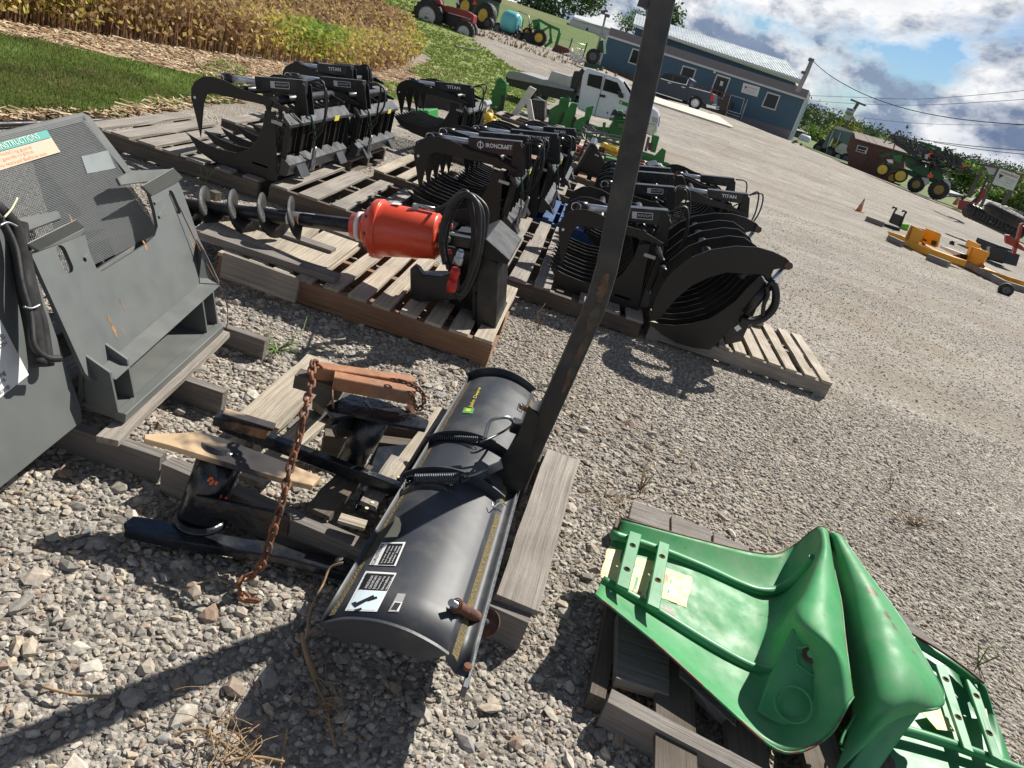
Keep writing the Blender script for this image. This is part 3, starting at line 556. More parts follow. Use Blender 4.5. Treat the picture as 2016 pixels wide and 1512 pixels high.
def chain(label,pts,L=.038,Wd=.025,r=.0044):
    path=smooth_poly(pts,8); t=thing('chain',label,'chain',tuple(path[-1])); 
    d=[0]; 
    for a,b in zip(path,path[1:]): d.append(d[-1]+(b-a).length)
    pitch=L*.62; n=int(d[-1]/pitch); k=0
    def at(s):
        i=max(0,min(len(d)-2,int(np.searchsorted(d,s))-1)); u=(s-d[i])/max(1e-9,d[i+1]-d[i]); return path[i].lerp(path[i+1],u)
    for i in range(n):
        s=pitch*(i+.5); p=at(s); ax=(at(min(d[-1],s+.008))-at(max(0,s-.008))).normalized(); side=ax.cross(Vector((.2,.9,.4))).normalized(); 
        if i%2: side=ax.cross(side)
        hw=Wd/2-r; hl=L/2-r-hw; pts_=[]
        for j in range(7): a=pi*j/6; pts_.append(p+ax*(hl+hw*sin(a))+side*hw*cos(a))
        for j in range(7): a=pi+pi*j/6; pts_.append(p+ax*(-hl+hw*sin(a))+side*hw*cos(a))
        pts_.append(pts_[0]); mb=MB(); mb.tube(pts_,r,6,cap=False); mb.build('link',RUST,t)
    return t
chain('rusty chain hanging from the tube end down across the scorched plate to the gravel',[Zp(x,y,z) for x,y,z in ((630,722,.43),(616,716,.455),(612,760,.43),(599,811,.39),(588,863,.34),(572,916,.285),(559,975,.24),(541,1034,.18),(520,1100,.10),(500,1130,.05),(472,1145,.03),(474,1166,.02),(492,1182,.02),(520,1180,.02))])
chain('short rusty chain looped over the right ends of the square tubes',[Zp(x,y,z) for x,y,z in ((770,748,.44),(795,752,.45),(818,762,.44),(832,775,.42),(834,792,.39),(824,806,.36),(816,796,.38),(812,780,.42),(800,764,.44))],L=.026,Wd=.017,r=.003)
# ================================================================ snow plow blade
blade=thing('snow_plow_blade','black plow blade lying curved side up with springs, decals and a tall lift post','plow blade',(-.02,1.9,.1))
arcpx=[(634,1213),(639,1226),(655,1222),(689,1217),(744,1222),(800,1239),(850,1264),(880,1284)]
prof=[Yp(x,y,1.2) for x,y in arcpx]; prof=[(p.x,p.z) for p in prof]
xr,zr=prof[-1]; prof+=[(xr+.004,zr-.012),(xr+.030,zr-.040)]
pr=Yp(921,1322,1.2); prof+=[(pr.x-.004,pr.z-.006),(pr.x+.002,pr.z+.008),(pr.x+.006,pr.z-.03)]
pS=smooth_poly([(x,0,z) for x,z in prof[1:8]],5); prof_all=[Vector((prof[0][0],0,prof[0][1]))]+pS+[Vector((x,0,z)) for x,z in prof[8:]]
near0=Vector((0,1.19,0)); 
farL=Zp(926,745,prof[1][1]); dxL=farL.x-prof[1][0]; farR=Zp(1066,786,pr.z); dxR=farR.x-pr.x; YF=(farL.y+farR.y)/2; Lb=YF-1.19
def BS(q,t,up=0):   # q: point of the profile, t 0 near .. 1 far
    w=(q.x-prof[1][0])/(pr.x-prof[1][0]); return Vector((q.x+(dxL*(1-w)+dxR*w)*t,1.19+Lb*t,q.z+up))
mb=MB(); rows=[[BS(q,t/12) for q in prof_all] for t in range(13)]; mb.grid(rows); mold=mb.build('moldboard',BLDM,blade,solid=.003)
def pz(x,t):
    for a,b in zip(prof_all,prof_all[1:]):
        A_=BS(a,t);B_=BS(b,t)
        if A_.x<=x<=B_.x: return A_.z+(B_.z-A_.z)*(x-A_.x)/max(1e-6,B_.x-A_.x)
    return prof_all[1].z
def surf(px,py,up=.0015):
    z=.2
    for _ in range(30):
        p=Zp(px,py,z+up); t=max(0,min(1,(p.y-1.19)/Lb)); z=.6*z+.4*pz(p.x,t)
    return Vector((p.x,p.y,z+up))
def rib(name,t,top,bot,th=.006,s0=1,s1=None,par=blade):
    P=pS if s1 is None else pS; mb=MB(); ctr=Vector((.5*(pS[0].x+pS[-1].x),0,min(pS[0].z,pS[-1].z)-.08))
    up=[];dn=[]
    for q in P:
        n_=(q-ctr).normalized(); up.append(BS(q+n_*top,t)); dn.append(BS(q+n_*bot,t))
    mb.grid([up,dn,[p+Vector((0,th,0)) for p in dn],[p+Vector((0,th,0)) for p in up],up],smooth=False); return mb.build(name,BLDM,par)
rib('end_rib',0.0,.006,-.06,th=.008); rib('end_rib',0.018,-.03,-.085,th=.008); rib('end_rib',0.985,.028,-.03)
def tof(px,py): p=Zp(px,py,prof[1][1]); return (p.y-1.19)/Lb
tA,tB=tof(845,872),tof(803,945)
rib('stiffener_rib',tA,.030,0); rib('stiffener_rib',tB,.030,0)
mb=MB(); mb.bar(BS(Vector((pr.x+.004,0,pr.z-.02)),-.02),BS(Vector((pr.x+.004,0,pr.z-.02)),1.0),.012,.03); mb.build('cutting_edge',DSTEEL,blade,bevel=.001)
for (t0,t1) in ((.02,tB-.02),(tB+.02,tA-.02),(tA+.02,.97)):
    mb=MB(); q=Vector((xr+.013,0,zr-.024)); mb.grid([[BS(Vector((xr+.006,0,zr-.016)),t0+(t1-t0)*i/10,.002),BS(Vector((xr+.018,0,zr-.028)),t0+(t1-t0)*i/10,.005),BS(Vector((xr+.028,0,zr-.038)),t0+(t1-t0)*i/10,.003)] for i in range(11)]); mb.build('groove_dirt',MOSS,blade)
    q0,q1=prof_all[1],prof_all[6]; mb=MB(); mb.grid([[BS(q0,t0+(t1-t0)*i/10,.002),BS(prof_all[4],t0+(t1-t0)*i/10,.003),BS(q1,t0+(t1-t0)*i/10,.001)] for i in range(11)]); mb.build('groove_dirt',MOSS,blade)
def decal(name,quad,mt,par,up=.004,n=6):
    mb=MB(); rows=[]
    for i in range(n+1):
        r=[]
        for j in range(n+1):
            u,v=i/n,j/n; x=(quad[0][0]*(1-u)+quad[1][0]*u)*(1-v)+(quad[3][0]*(1-u)+quad[2][0]*u)*v; y=(quad[0][1]*(1-u)+quad[1][1]*u)*(1-v)+(quad[3][1]*(1-u)+quad[2][1]*u)*v
            r.append(surf(x,y,up))
        rows.append(r)
    mb.grid(rows); return mb.build(name,mt,par)
def dtext(s_,quad,mt,par,up=.005,bold=0):  # quad: bottom-left, bottom-right, top-right, top-left of the text box (px)
    cu_=bpy.data.curves.new('t','FONT'); cu_.body=s_; cu_.size=1; cu_.offset=bold; ob=bpy.data.objects.new('t',cu_); me=bpy.data.meshes.new_from_object(ob); bpy.data.objects.remove(ob)
    V=[v.co.copy() for v in me.vertices]; x0=min(v.x for v in V);x1=max(v.x for v in V);y0=min(v.y for v in V);y1=max(v.y for v in V); vs=[]
    for v_ in V:
        u=(v_.x-x0)/(x1-x0); v=(v_.y-y0)/(y1-y0); x=(quad[0][0]*(1-u)+quad[1][0]*u)*(1-v)+(quad[3][0]*(1-u)+quad[2][0]*u)*v; y=(quad[0][1]*(1-u)+quad[1][1]*u)*(1-v)+(quad[3][1]*(1-u)+quad[2][1]*u)*v
        vs.append(surf(x,y,up))
    mb=MB(); mb.add(vs,[tuple(p.vertices) for p in me.polygons]); return mb.build('lettering',mt,par)
# brand lettering and badge on the far part: text reads from (915,800) towards (948,765)
dtext('John Deere',[(931,803),(949,764),(941,762),(922,801)],YEL,mold,bold=.01)
bd=decal('badge',[(910,812),(914,802),(934,804),(930,814)],GRNP,mold); decal('badge_mark',[(916,809),(918,804),(928,805),(925,810)],YEL,mold,up=.0048)
wd=decal('warning_decal',[(679,1202),(720,1124),(781,1128),(742,1204)],WHITE,mold)
decal('print_panel',[(706,1160),(722,1128),(777,1131),(762,1163)],DECB,wd,up=.0048); decal('picture_panel',[(684,1200),(704,1162),(759,1165),(740,1201)],mat('pale_blue_print',(.62,.74,.80),.5,var=.03),wd,up=.0048)
dtext('WARNING',[(712,1160),(727,1130),(720,1130),(705,1160)],DECB,wd,up=.0056,bold=.01)
for i,s_ in enumerate(('ANGLED BLADE','CAN RETURN','SUDDENLY','Control spring','force before','releasing pin')):
    x=729+8*i; dtext(s_,[(x-7,1158+.7*i),(x+7,1133+.6*i),(x+2,1133+.6*i),(x-12,1158+.7*i)],WHITE,wd,up=.0056)
for q in ([(694,1190),(735,1171),(737,1175),(699,1196)],[(722,1178),(742,1174),(743,1178),(724,1184)],[(692,1187),(700,1184),(705,1190),(697,1194)],[(697,1200),(712,1196),(712,1200),(700,1203)]): decal('figure_stroke',q,DECB,wd,up=.0056,n=3)
cd=decal('caution_decal',[(727,1112),(751,1068),(799,1067),(779,1114)],WHITE,mold); decal('print_panel',[(744,1111),(764,1070),(794,1070),(776,1112)],DECB,cd,up=.0048)
dtext('CAUTION',[(738,1110),(757,1071),(750,1071),(731,1110)],DECB,cd,up=.0056,bold=.01)
for i,s_ in enumerate(('Keep clear of blade','Read operator manual','before use','Lower blade')):
    x=762+6.5*i; dtext(s_,[(x-9,1108),(x+8,1075),(x+4,1075),(x-13,1108)],WHITE,cd,up=.0056)
mb=MB(); qs=[[surf(757,1058,.004),surf(764,1048,.012),surf(775,1030,.02),surf(778,1016,.03)],[surf(782,1057,.004),surf(788,1045,.016),surf(790,1032,.02),surf(786,1020,.03)]]; mb.grid(qs); mb.build('paper_tag',DECY,mold)
bc=decal('barcode_label',[(764,1204),(783,1168),(799,1169),(785,1205)],mat('label_film',(.32,.31,.30),.3,var=.05),mold); decal('barcode_paper',[(768,1202),(777,1184),(792,1186),(784,1203)],WHITE,bc,up=.0048)
for i in range(9):
    t_=i/9; x=769+9*t_; y=1200-15*t_; decal('bar',[(x,y),(x+.6,y-1.1),(x+13,y+.2),(x+12.4,y+1.6)],DECB,bc,up=.0056,n=1)
# post
post=MB(); YP=2.04
pth=[Yp(1006,985,YP),Yp(1040,900,YP),Yp(1100,765,YP),Yp(1152,648,YP),Yp(1176,590,YP),Yp(1194,530,YP),Yp(1230,350,YP-.01),Yp(1275,140,YP-.02),Yp(1316,-60,YP-.03)]
post.tube(pth,.0425,4,square=True); pm=mat('post_paint',(.017,.019,.023),.42,var=.15,vscale=5,spec=.5,col2=(.035,.028,.024),m2=(.54,.62),m2scale=5,dust=.2)
pobj=post.build('lift_post',pm,blade,bevel=.006,seg=2)
def rustpatch(i0,i1,wd_,seed,face):
    random.seed(seed); mb=MB(); a=pth[i0];b=pth[i1]; d=(b-a).normalized(); sd_=Vector((1,0,0)); sd_=(sd_-d*sd_.dot(d)).normalized(); pts=[];n=16
    for side in (1,-1):
        rng_=range(n+1) if side==1 else range(n,-1,-1)
        for k in rng_:
            t=k/n; w_=wd_*sin(pi*min(1,max(0,t)))**.4*random.uniform(.45,1); pts.append(a.lerp(b,t)+sd_*(face+side*w_)+Vector((0,-.0312,0)))
    mb.prism(pts,(0,-.0008,0)); random.seed(3+seed); return mb
RP=mat('scraped_rust',(.135,.07,.04),.7,var=.3,vscale=20,col2=(.055,.058,.045),m2=(.42,.6),m2scale=22,bump=.4,bscale=80)
rustpatch(3,4,.02,4,.008).build('rust_patch',RP,pobj); rustpatch(2,3,.014,9,.012).build('rust_patch',RP,pobj); rustpatch(4,5,.017,12,.004).build('rust_patch',RP,pobj)
mb=MB(); mb.box(Yp(1278,4,YP-.02),(.05,.04,.03)); mb.build('top_lug',pm,pobj)
mb=MB(); 
for dx in (0,.045): mb.prism([Yp(990,932,1.93+dx),Yp(1012,890,1.93+dx),Yp(1035,830,1.93+dx),Yp(1062,838,1.93+dx),Yp(1030,960,1.93+dx),Yp(1006,1000,1.93+dx)],(0,.008,0))
gz=mb; 
g1_=MB(); g1_.prism([Yp(962,935,1.93),Yp(985,905,1.93),Yp(1018,862,1.93),Yp(1040,800,1.93),Yp(1062,820,1.93),Yp(1030,950,1.93),Yp(1003,1015,1.93),Yp(985,1000,1.93)],(0,.008,0)); g1_.build('pivot_plate',BLK,blade,bevel=.001)
g1_=MB(); g1_.prism([Yp(970,925,1.99),Yp(1000,885,1.99),Yp(1030,830,1.99),Yp(1060,838,1.99),Yp(1030,960,1.99),Yp(1006,1000,1.99)],(0,.008,0)); g1_.build('pivot_plate',BLK,blade,bevel=.001)
a=Yp(1030,872,2.0); mb=MB(); mb.box(a,(.05,.06,.05)); mb.build('latch_box',BLK,blade,bevel=.004)
mb=MB(); mb.box(Yp(1020,840,2.02),(.045,.045,.035)); mb.build('latch_box',BLK,blade,bevel=.004)
mb=MB(); mb.tube(smooth_poly([Yp(1012,832,2.02),Yp(1000,822,2.0),Yp(975,824,1.98),Yp(963,832,1.97),Yp(958,848,1.96),Yp(954,862,1.95)],5),.0055,10); mb.build('handle',STEEL,blade)
mb=MB(); mb.cyl(Yp(1026,800,2.0),Yp(1062,818,2.06),.009,14); mb.build('pivot_pin',RUST,blade)
mb=MB(); mb.tube([Yp(x,y,1.99) for x,y in ((1022,794),(1030,800),(1026,812),(1018,806),(1022,794))],.0018,6); mb.build('cotter_ring',STEEL,blade)
def spring(a,b,R,turns,r,hooks):
    mb=MB(); mb.tube(helix(a,b,R,turns,10),r,6); sp=mb.build('spring',DSTEEL,blade)
    ax=(b-a).normalized(); n_=Vector((0,0,1))
    for p,d in ((a,-1),(b,1)):
        c=p+ax*d*R*1.1; mb=MB(); mb.tube(smooth_poly([p+n_*R*.6,c+n_*R*.8,c+ax*d*R*.9,c-n_*R*.8,c-n_*R*.3+ax*d*(-R*.3)],4),r,6); mb.build('hook',DSTEEL,sp)
spring(surf(862,861,.018),surf(941,866,.022),.010,20,.0016,1); spring(surf(816,944,.022),surf(902,942,.030),.0155,24,.0019,1)
mb=MB(); mb.tube(smooth_poly([surf(945,872,.03),surf(958,866,.04),surf(990,850,.06),Yp(1008,838,1.95)],4),.004,8); mb.build('link_rod',DSTEEL,blade)
mb=MB(); mb.tube(smooth_poly([surf(912,938,.03),surf(930,936,.04),surf(945,930,.05),Yp(960,925,1.9)],4),.003,8); mb.build('link_rod',STEEL,blade)
mb=MB(); mb.prism([Yp(957,932,1.86),Yp(962,918,1.86),Yp(986,908,1.86),Yp(990,922,1.86),Yp(966,934,1.86)],(0,.006,0)); mb.build('spring_tab',STEEL,blade)
mb=MB(); mb.prism([Yp(935,950,1.84),Yp(960,938,1.84),Yp(970,950,1.84),Yp(955,965,1.84)],(0,.004,0)); mb.build('spring_tab',DSTEEL,blade)
mb=MB(); mb.tube(smooth_poly([surf(968,988,.02),surf(972,998,.02),surf(980,992,.03),surf(990,990,.03),surf(998,996,.02)],4),.0018,6); mb.build('hair_pin',STEEL,blade)
pa,pb=Yp(888,1186,1.30),Yp(958,1226,1.40)
mb=MB(); mb.cyl(pa,pb,.0085,14); mb.build('skid_shoe_pin',STEEL,blade)
mb=MB(); d=(pb-pa); 
mb.tube_l([(pa+d*t_,.0125+.0015*(i%2)) for i,t_ in enumerate(np.linspace(.12,.7,16))],d.normalized(),16); mb.build('pin_collar',RUST,blade)
mb=MB(); mb.cyl(pb,pb+d.normalized()*.006,.034,28); mb.build('skid_shoe',RUST,blade)
mb=MB(); mb.grid(torus_pts(pa+d*.14,.016,.0016,16,6,d)); mb.build('ring_clip',RUST,blade)
mb=MB(); mb.cyl(BS(Vector((pr.x-.004,0,pr.z+.01)),.005),BS(Vector((pr.x-.004,0,pr.z+.02)),.005),.009,12); mb.build('edge_bolt',RUST,blade)
# ================================================================ green fenders on their pallet
def zg(rows): return crp([[Zp(x,y,z) for x,y,z in r] for r in rows],5,5)
f1=thing('tractor_fender','green sheet metal fender with faded yellow patches, its cross straps at the left end','fender',(.7,1.6,.1),'green tractor fenders')
R1=[[(1223,1020,.20),(1365,1059,.17),(1506,1091,.15),(1560,1076,.17),(1590,1052,.24),(1612,1038,.30),(1627,1043,.30),(1633,1060,.26)],
[(1205,1065,.15),(1350,1106,.13),(1490,1155,.10),(1545,1152,.12),(1592,1110,.22),(1618,1078,.31),(1633,1090,.31),(1642,1120,.26)],
[(1197,1095,.14),(1330,1150,.12),(1470,1205,.09),(1535,1200,.11),(1572,1172,.20),(1590,1162,.30),(1630,1155,.315),(1656,1185,.26)],
[(1190,1125,.14),(1315,1190,.11),(1460,1260,.09),(1520,1255,.11),(1552,1222,.20),(1572,1203,.30),(1628,1205,.32),(1662,1240,.26)],
[(1184,1145,.14),(1300,1225,.11),(1450,1310,.09),(1515,1310,.11),(1558,1262,.20),(1582,1237,.30),(1640,1262,.315),(1668,1290,.26)],
[(1177,1160,.16),(1288,1248,.13),(1425,1360,.10),(1520,1395,.11),(1580,1340,.18),(1618,1290,.28),(1658,1310,.29),(1674,1335,.25)],
[(1171,1170,.2),(1279,1256,.17),(1408,1372,.14),(1515,1467,.12),(1575,1480,.13),(1635,1445,.17),(1668,1390,.23),(1680,1372,.22)]]
mb=MB(); mb.grid(zg(R1)); s1=mb.build('shell',GRNW,f1,solid=.003)
def edge_tube(par,pts,r=.0035,mt=RIM): return MB().tube(smooth_poly([Zp(x,y,z) for x,y,z in pts],5),r,6).build('rolled_edge',mt,par)
edge_tube(f1,R1[0],.003,mat('chipped_edge',(.05,.25,.09)) if 'chipped_edge' in MATS else RIM)
CHIP=mat('chipped_edge',(.05,.25,.09),.5,var=.2,col2=(.16,.07,.04),m2=(.5,.54),m2scale=16)
edge_tube(f1,R1[6],.0035,CHIP); edge_tube(f1,[r[7] for r in R1],.003,CHIP)
for pts in ([(1204,1052,.172),(1290,1080,.152),(1378,1115,.128),(1457,1151,.106),(1500,1164,.106),(1540,1158,.122),(1578,1130,.185),(1602,1098,.26)],[(1186,1143,.143),(1277,1194,.122),(1388,1263,.103),(1466,1307,.095),(1517,1324,.105),(1548,1305,.145)]):
    mb=MB(); mb.tube(smooth_poly([Zp(x,y,z) for x,y,z in pts],5),.0145,14); mb.build('pressed_bead',GRN,f1)
def strap(par,quad,z,hl,mt=GRN):
    o=[Zp(x,y,z) for x,y in quad]; hs_=[]
    a,b=(o[0]+o[1])/2,(o[2]+o[3])/2; dx=(o[1]-o[0]).normalized(); dy=(b-a).normalized()
    st=MB(); hs_=[circ(a.lerp(b,t_),.0075,12,dx,dy) for t_ in hl]; holes(st,o,hs_,(0,0,-.012)); st=st.build('cross_strap',mt,par,bevel=.002)
    for h_ in hs_:
        c=sum(h_,Vector((0,0,0)))/12; mb=MB(); mb.grid(torus_pts(c+Vector((0,0,.0005)),.0085,.0018,14,5)); mb.build('grommet',RUST,st)
strap(f1,[(1240,1044),(1264,1052),(1238,1161),(1214,1150)],.195,(.26,.70)); strap(f1,[(1298,1064),(1319,1072),(1299,1200),(1274,1188)],.18,(.24,.62))
def zsh(name,px,z,mt,par,th=.001): return MB().prism([Zp(x,y,z) for x,y in px],(0,0,-th)).build(name,mt,par)
def drape(name,quad,rows,mt,par,up=.0028,n=7):
    V=np.array([tuple(p) for r in rows for p in r]); out=[]
    for i in range(n+1):
        rr=[]
        for j in range(n+1):
            u,v=i/n,j/n; jx=(random.uniform(-2.5,2.5) if i in(0,n) or j in (0,n) else 0); x=(quad[0][0]*(1-u)+quad[1][0]*u)*(1-v)+(quad[3][0]*(1-u)+quad[2][0]*u)*v+jx; y=(quad[0][1]*(1-u)+quad[1][1]*u)*(1-v)+(quad[3][1]*(1-u)+quad[2][1]*u)*v
            z=.13
            for _ in range(12):
                p=Zp(x,y,z); d=(V[:,0]-p.x)**2+(V[:,1]-p.y)**2; k=np.argsort(d)[:4]; w=1/(d[k]+1e-6); z=.5*z+.5*float((V[k,2]*w).sum()/w.sum())
            p=Zp(x,y,z); rr.append(Vector((p.x,p.y,z+up)))
        out.append(rr)
    return MB().grid(out).build(name,mt,par)
G1=zg(R1)
for q in ([(1197,1076),(1222,1084),(1216,1150),(1181,1138)],[(1252,1098),(1288,1106),(1270,1180),(1234,1162)],[(1308,1118),(1362,1138),(1352,1198),(1296,1176)]): drape('faded_patch',q,G1,FADEY,f1)
R1b=[[(1560,1238,.245),(1600,1262,.26),(1640,1300,.25),(1658,1335,.245)],[(1535,1290,.20),(1580,1320,.22),(1620,1355,.21),(1642,1385,.20)],[(1510,1345,.15),(1556,1385,.17),(1600,1415,.165),(1622,1420,.16)],[(1490,1400,.12),(1535,1428,.12),(1580,1445,.12),(1606,1446,.13)]]
mb=MB(); mb.grid(zg(R1b)); ip=mb.build('inner_panel',GRN,f1,solid=.003)
c=Zp(1597,1288,.252); nn_=Vector((-.4,-.55,.7)).normalized(); qx=nn_.cross(Vector((0,0,1))).normalized(); qy=nn_.cross(qx)
mb=MB(); mb.prism(circ(c,.022,20,qx,qy),nn_*.001); mb.build('rust_ring',RUST,ip); mb=MB(); mb.prism(circ(c+nn_*.002,.010,16,qx,qy),nn_*.001); mb.build('hole_glint',mat('lit_green_through_hole',(.12,.42,.2),.5),ip)  # inner disc: sunlit green seen in the hole, painted as a lighter colour
c=Zp(1562,1386,.178); mb=MB(); mb.grid(torus_pts(c,.042,.004,28,6,nn_)); mb.build('pressed_ring',GRN,ip)
c=Zp(1597,1300,.245); mb=MB(); mb.tube([c+qx*(.034*cos(a)*1.25)+qy*.034*sin(a) for a in [pi/3*k for k in range(7)]],.0028,6); mb.build('pressed_ring',GRN,ip)
f2=thing('tractor_fender','green sheet metal fender turned the other way, straps at the right','fender',(1.05,1.5,.1),'green tractor fenders')
R2=[[(1631,1048,.27),(1640,1049,.30),(1652,1053,.305),(1661,1062,.285)],[(1640,1110,.24),(1662,1102,.295),(1686,1104,.305),(1704,1123,.27)],[(1652,1190,.22),(1690,1178,.285),(1733,1186,.305),(1773,1217,.26)],
[(1668,1290,.20),(1720,1284,.27),(1782,1292,.29),(1838,1328,.24)],[(1678,1390,.16),(1730,1374,.235),(1800,1362,.265),(1858,1370,.22)],[(1668,1450,.13),(1712,1428,.18),(1762,1400,.23),(1846,1396,.215)],[(1640,1530,.08),(1680,1490,.12),(1722,1448,.16),(1752,1408,.19)]]
mb=MB(); mb.grid(zg(R2)); mb.build('shell',GRNW,f2,solid=.003)
edge_tube(f2,[r[3] for r in R2[:5]]+[(1846,1394,.217),(1815,1396,.222),(1780,1394,.225),(1750,1400,.195),(1715,1435,.15),(1680,1475,.11),(1650,1520,.07)],.0035,GRN)
edge_tube(f2,[(1790,1396,.226),(1752,1402,.197),(1715,1437,.152),(1680,1477,.112),(1652,1517,.072)],.0042,RUST)
mb=MB(); mb.grid(zg([[(1750,1408,.175),(1780,1402,.18),(1812,1400,.19)],[(1690,1480,.11),(1730,1480,.11),(1760,1470,.11)],[(1640,1560,.06),(1680,1560,.06),(1700,1560,.06)]])); mb.build('side_panel',GRN,f2,solid=.003)
edge_tube(f2,[(1655,1465,.13),(1662,1445,.14),(1690,1400,.17),(1708,1385,.18),(1716,1395,.175),(1700,1430,.15),(1670,1470,.12),(1657,1475,.12)],.0035,GRN)
mb=MB(); mb.grid(zg([[(1780,1235,.10),(1860,1290,.10),(1940,1350,.15)],[(1800,1300,.09),(1890,1370,.09),(1960,1410,.12)],[(1790,1380,.085),(1870,1440,.085),(1990,1500,.09)],[(1700,1420,.08),(1800,1500,.08),(2010,1590,.09)],[(1640,1520,.07),(1740,1600,.08),(2010,1680,.1)]])); mb.build('tray',GRN,f2,solid=.003)
for pts in ([(1745,1430,.11),(1800,1443,.11),(1900,1475,.11),(2030,1525,.11)],[(1800,1262,.12),(1870,1305,.12),(1925,1345,.14)]):
    MB().tube(smooth_poly([Zp(x,y,z) for x,y,z in pts],5),.014,14).build('pressed_bead',GRN,f2)
edge_tube(f2,[(1794,1247,.135),(1850,1280,.14),(1900,1315,.15),(1937,1345,.16)],.004,RIM)
strap(f2,[(1842,1306),(1862,1308),(1918,1482),(1898,1472)],.135,(.2,.65)); strap(f2,[(1902,1336),(1922,1342),(1976,1500),(1954,1488)],.14,(.22,.7))
zsh('faded_patch',[(1812,1398),(1850,1392),(1880,1440),(1845,1436)],.108,FADEY,f2); zsh('faded_patch',[(1862,1372),(1884,1385),(1912,1470),(1900,1470)],.122,FADEY,f2)
zsh('faded_patch',[(1926,1390),(1942,1396),(1960,1480),(1946,1476)],.122,FADEY,f2)
t=thing('wooden_pallet','thick grey oak pallet with split blocks under the green fenders','pallet',(.7,1.7,0),'wooden pallets in the yard')
for q in ([(1213,1335),(1216,1205),(1318,1262),(1318,1368)],[(1338,1330),(1345,1250),(1450,1330),(1450,1430)],[(1238,1020),(1246,985),(1318,1010),(1318,1050)],[(1322,1052),(1322,1014),(1400,1042),(1400,1080)],[(1405,1090),(1405,1048),(1475,1078),(1475,1110)],[(1768,1290),(1768,1202),(1876,1292),(1876,1330)]):
    P=[Zp(x,y,.085) for x,y in q]; MB().prism(P,(0,0,-.03)).build('board',WOODG,t,bevel=.002)
a=Zp(1184,1400,.06);b=Zp(1700,1600,.06); MB().bar(Vector((a.x+.01,1.36,.045)),Vector((1.35,1.15,.045)),.045,.09,jit=.003).build('stringer',WOODG,t)
MB().bar(Vector((.44,1.38,.03)),Vector((.53,2.2,.03)),.04,.055,jit=.002).build('stringer',WOODD,t)
for y in (1.75,2.15): MB().bar(Vector((.48,y,.03)),Vector((1.5,y-.1,.03)),.045,.055,jit=.003).build('stringer',WOODD,t)
for x in (.62,.8,1.0,1.2,1.4): MB().bar(Vector((x,1.2,.07)),Vector((x+.04,2.1,.07)),.1,.02,jit=.003).build('board',WOODD,t)
# ================================================================ auger drive on its pallet
pallet('pallet with open pale slats and orange-brown blocks under the red auger drive',-1.46,-.14,3.16,4.05,zt=.135,nb=11,mt=WOODL,mr=WOODR,bw=.085,nr=3,base=0)
apt=bpy.data.objects['wooden_pallet'] if False else [o for o in S.objects if o.name.startswith('wooden_pallet')][-1]
for q in ([(392,452),(470,478),(545,422),(452,392)],[(476,474),(560,504),(640,446),(550,420)],[(566,500),(640,528),(720,470),(648,446)]):
    mb=MB(); qboard(mb,[q[0],q[1],q[2],q[3]],.152,.016,.001); mb.build('board',WOODL,apt)
for i,(a,b,w,h,mt_,lb) in enumerate((((399,468),(663,556),.075,.035,WOODG,'long grey plank lying on the auger pallet, nearest'),((512,455),(655,503),.07,.035,WOODG,'short grey plank lying under the auger screw'),((628,452),(740,492),.06,.03,WOODG,'grey plank end beneath the auger coupling'))):
    A=Zp(*a,.135);B=Zp(*b,.135); A.z=B.z=.135+h/2; o=MB().bar(A,B,w,h,jit=.0015).build('plank',mt_); tag(o,lb,'plank','loose planks on the auger pallet')
o=MB().bar(Yp(438,520,3.10),Yp(586,572,3.10),.022,.12,jit=.001).build('plank',WOOD); tag(o,'pale board standing on edge against the auger pallet','plank','loose planks on the auger pallet')
o=MB().bar(Zp(444,402,.05),Zp(500,412,.05),.05,.04).build('wood_block',WOODG); tag(o,'small grey wood block behind the auger screw','wood block')
o=MB().bar(Zp(417,382,.05),Zp(430,388,.05),.05,.05).build('wood_block',WOODD); tag(o,'small dark wood block left of the grey one behind the auger','wood block')
ag=thing('auger_drive','red hydraulic auger drive with long black screw and looped hoses on pallet','auger',(-.8,3.6,.14))
YA=3.45; a0=Yp(340,401,YA+.05); a1=Yp(694,444,YA); 
mb=MB(); mb.cyl(a0,a1.lerp(a0,.2),.034,20); mb.build('auger_shaft',BLK,ag)
ax=(a1-a0).normalized(); q=ax.cross(Vector((0,0,1))).normalized(); w_=q.cross(ax)
LT=(a1-a0).length; mb=MB(); n=26; turns=4.9; pl_=LT*.66/4.1; ri=[];ro=[]
for i in range(int(turns*n)+1):
    an=2*pi*i/n-.35*pi; c=a0+ax*(LT*.735-i/n*pl_); d=q*cos(an)+w_*sin(an); ri.append(c+d*.03); ro.append(c+d*.106)
mb.grid([ri,ro]); mb.build('flighting',FLT,ag,solid=.005)
mb=MB(); mb.tube_l([(a1.lerp(a0,.29),.033),(a1.lerp(a0,.27),.038),(a1.lerp(a0,.01),.038),(a1,.036)],ax,6); mb.build('hub',BLK,ag,bevel=.003)
mb=MB(); c=a1.lerp(a0,.10)-q*.0; mb.cyl(c-(CAM-c).normalized()*-.037,c+(CAM-c).normalized()*.040,.008,12); mb.build('pin_hole',DECB,ag)
st=a1.lerp(a0,.295); st2=a1.lerp(a0,.235)
def band(p0,p1,r,mt,name,par,a_0,a_1,n=10):
    rows=[]
    for k in range(n+1):
        a=a_0+(a_1-a_0)*k/n; d=(-q if q.y>0 else q)*cos(a)+w_*sin(a); rows.append([p0+d*r,p1+d*r])
    return MB().grid(rows).build(name,mt,par)
stk=band(a1.lerp(a0,.345),a1.lerp(a0,.275),.0398,WHITE,'sticker',ag,-.6,.9); band(a1.lerp(a0,.305),a1.lerp(a0,.280),.0404,mat('orange_print',(.8,.25,.05),.5),'sticker_block',stk,-.3,.5)
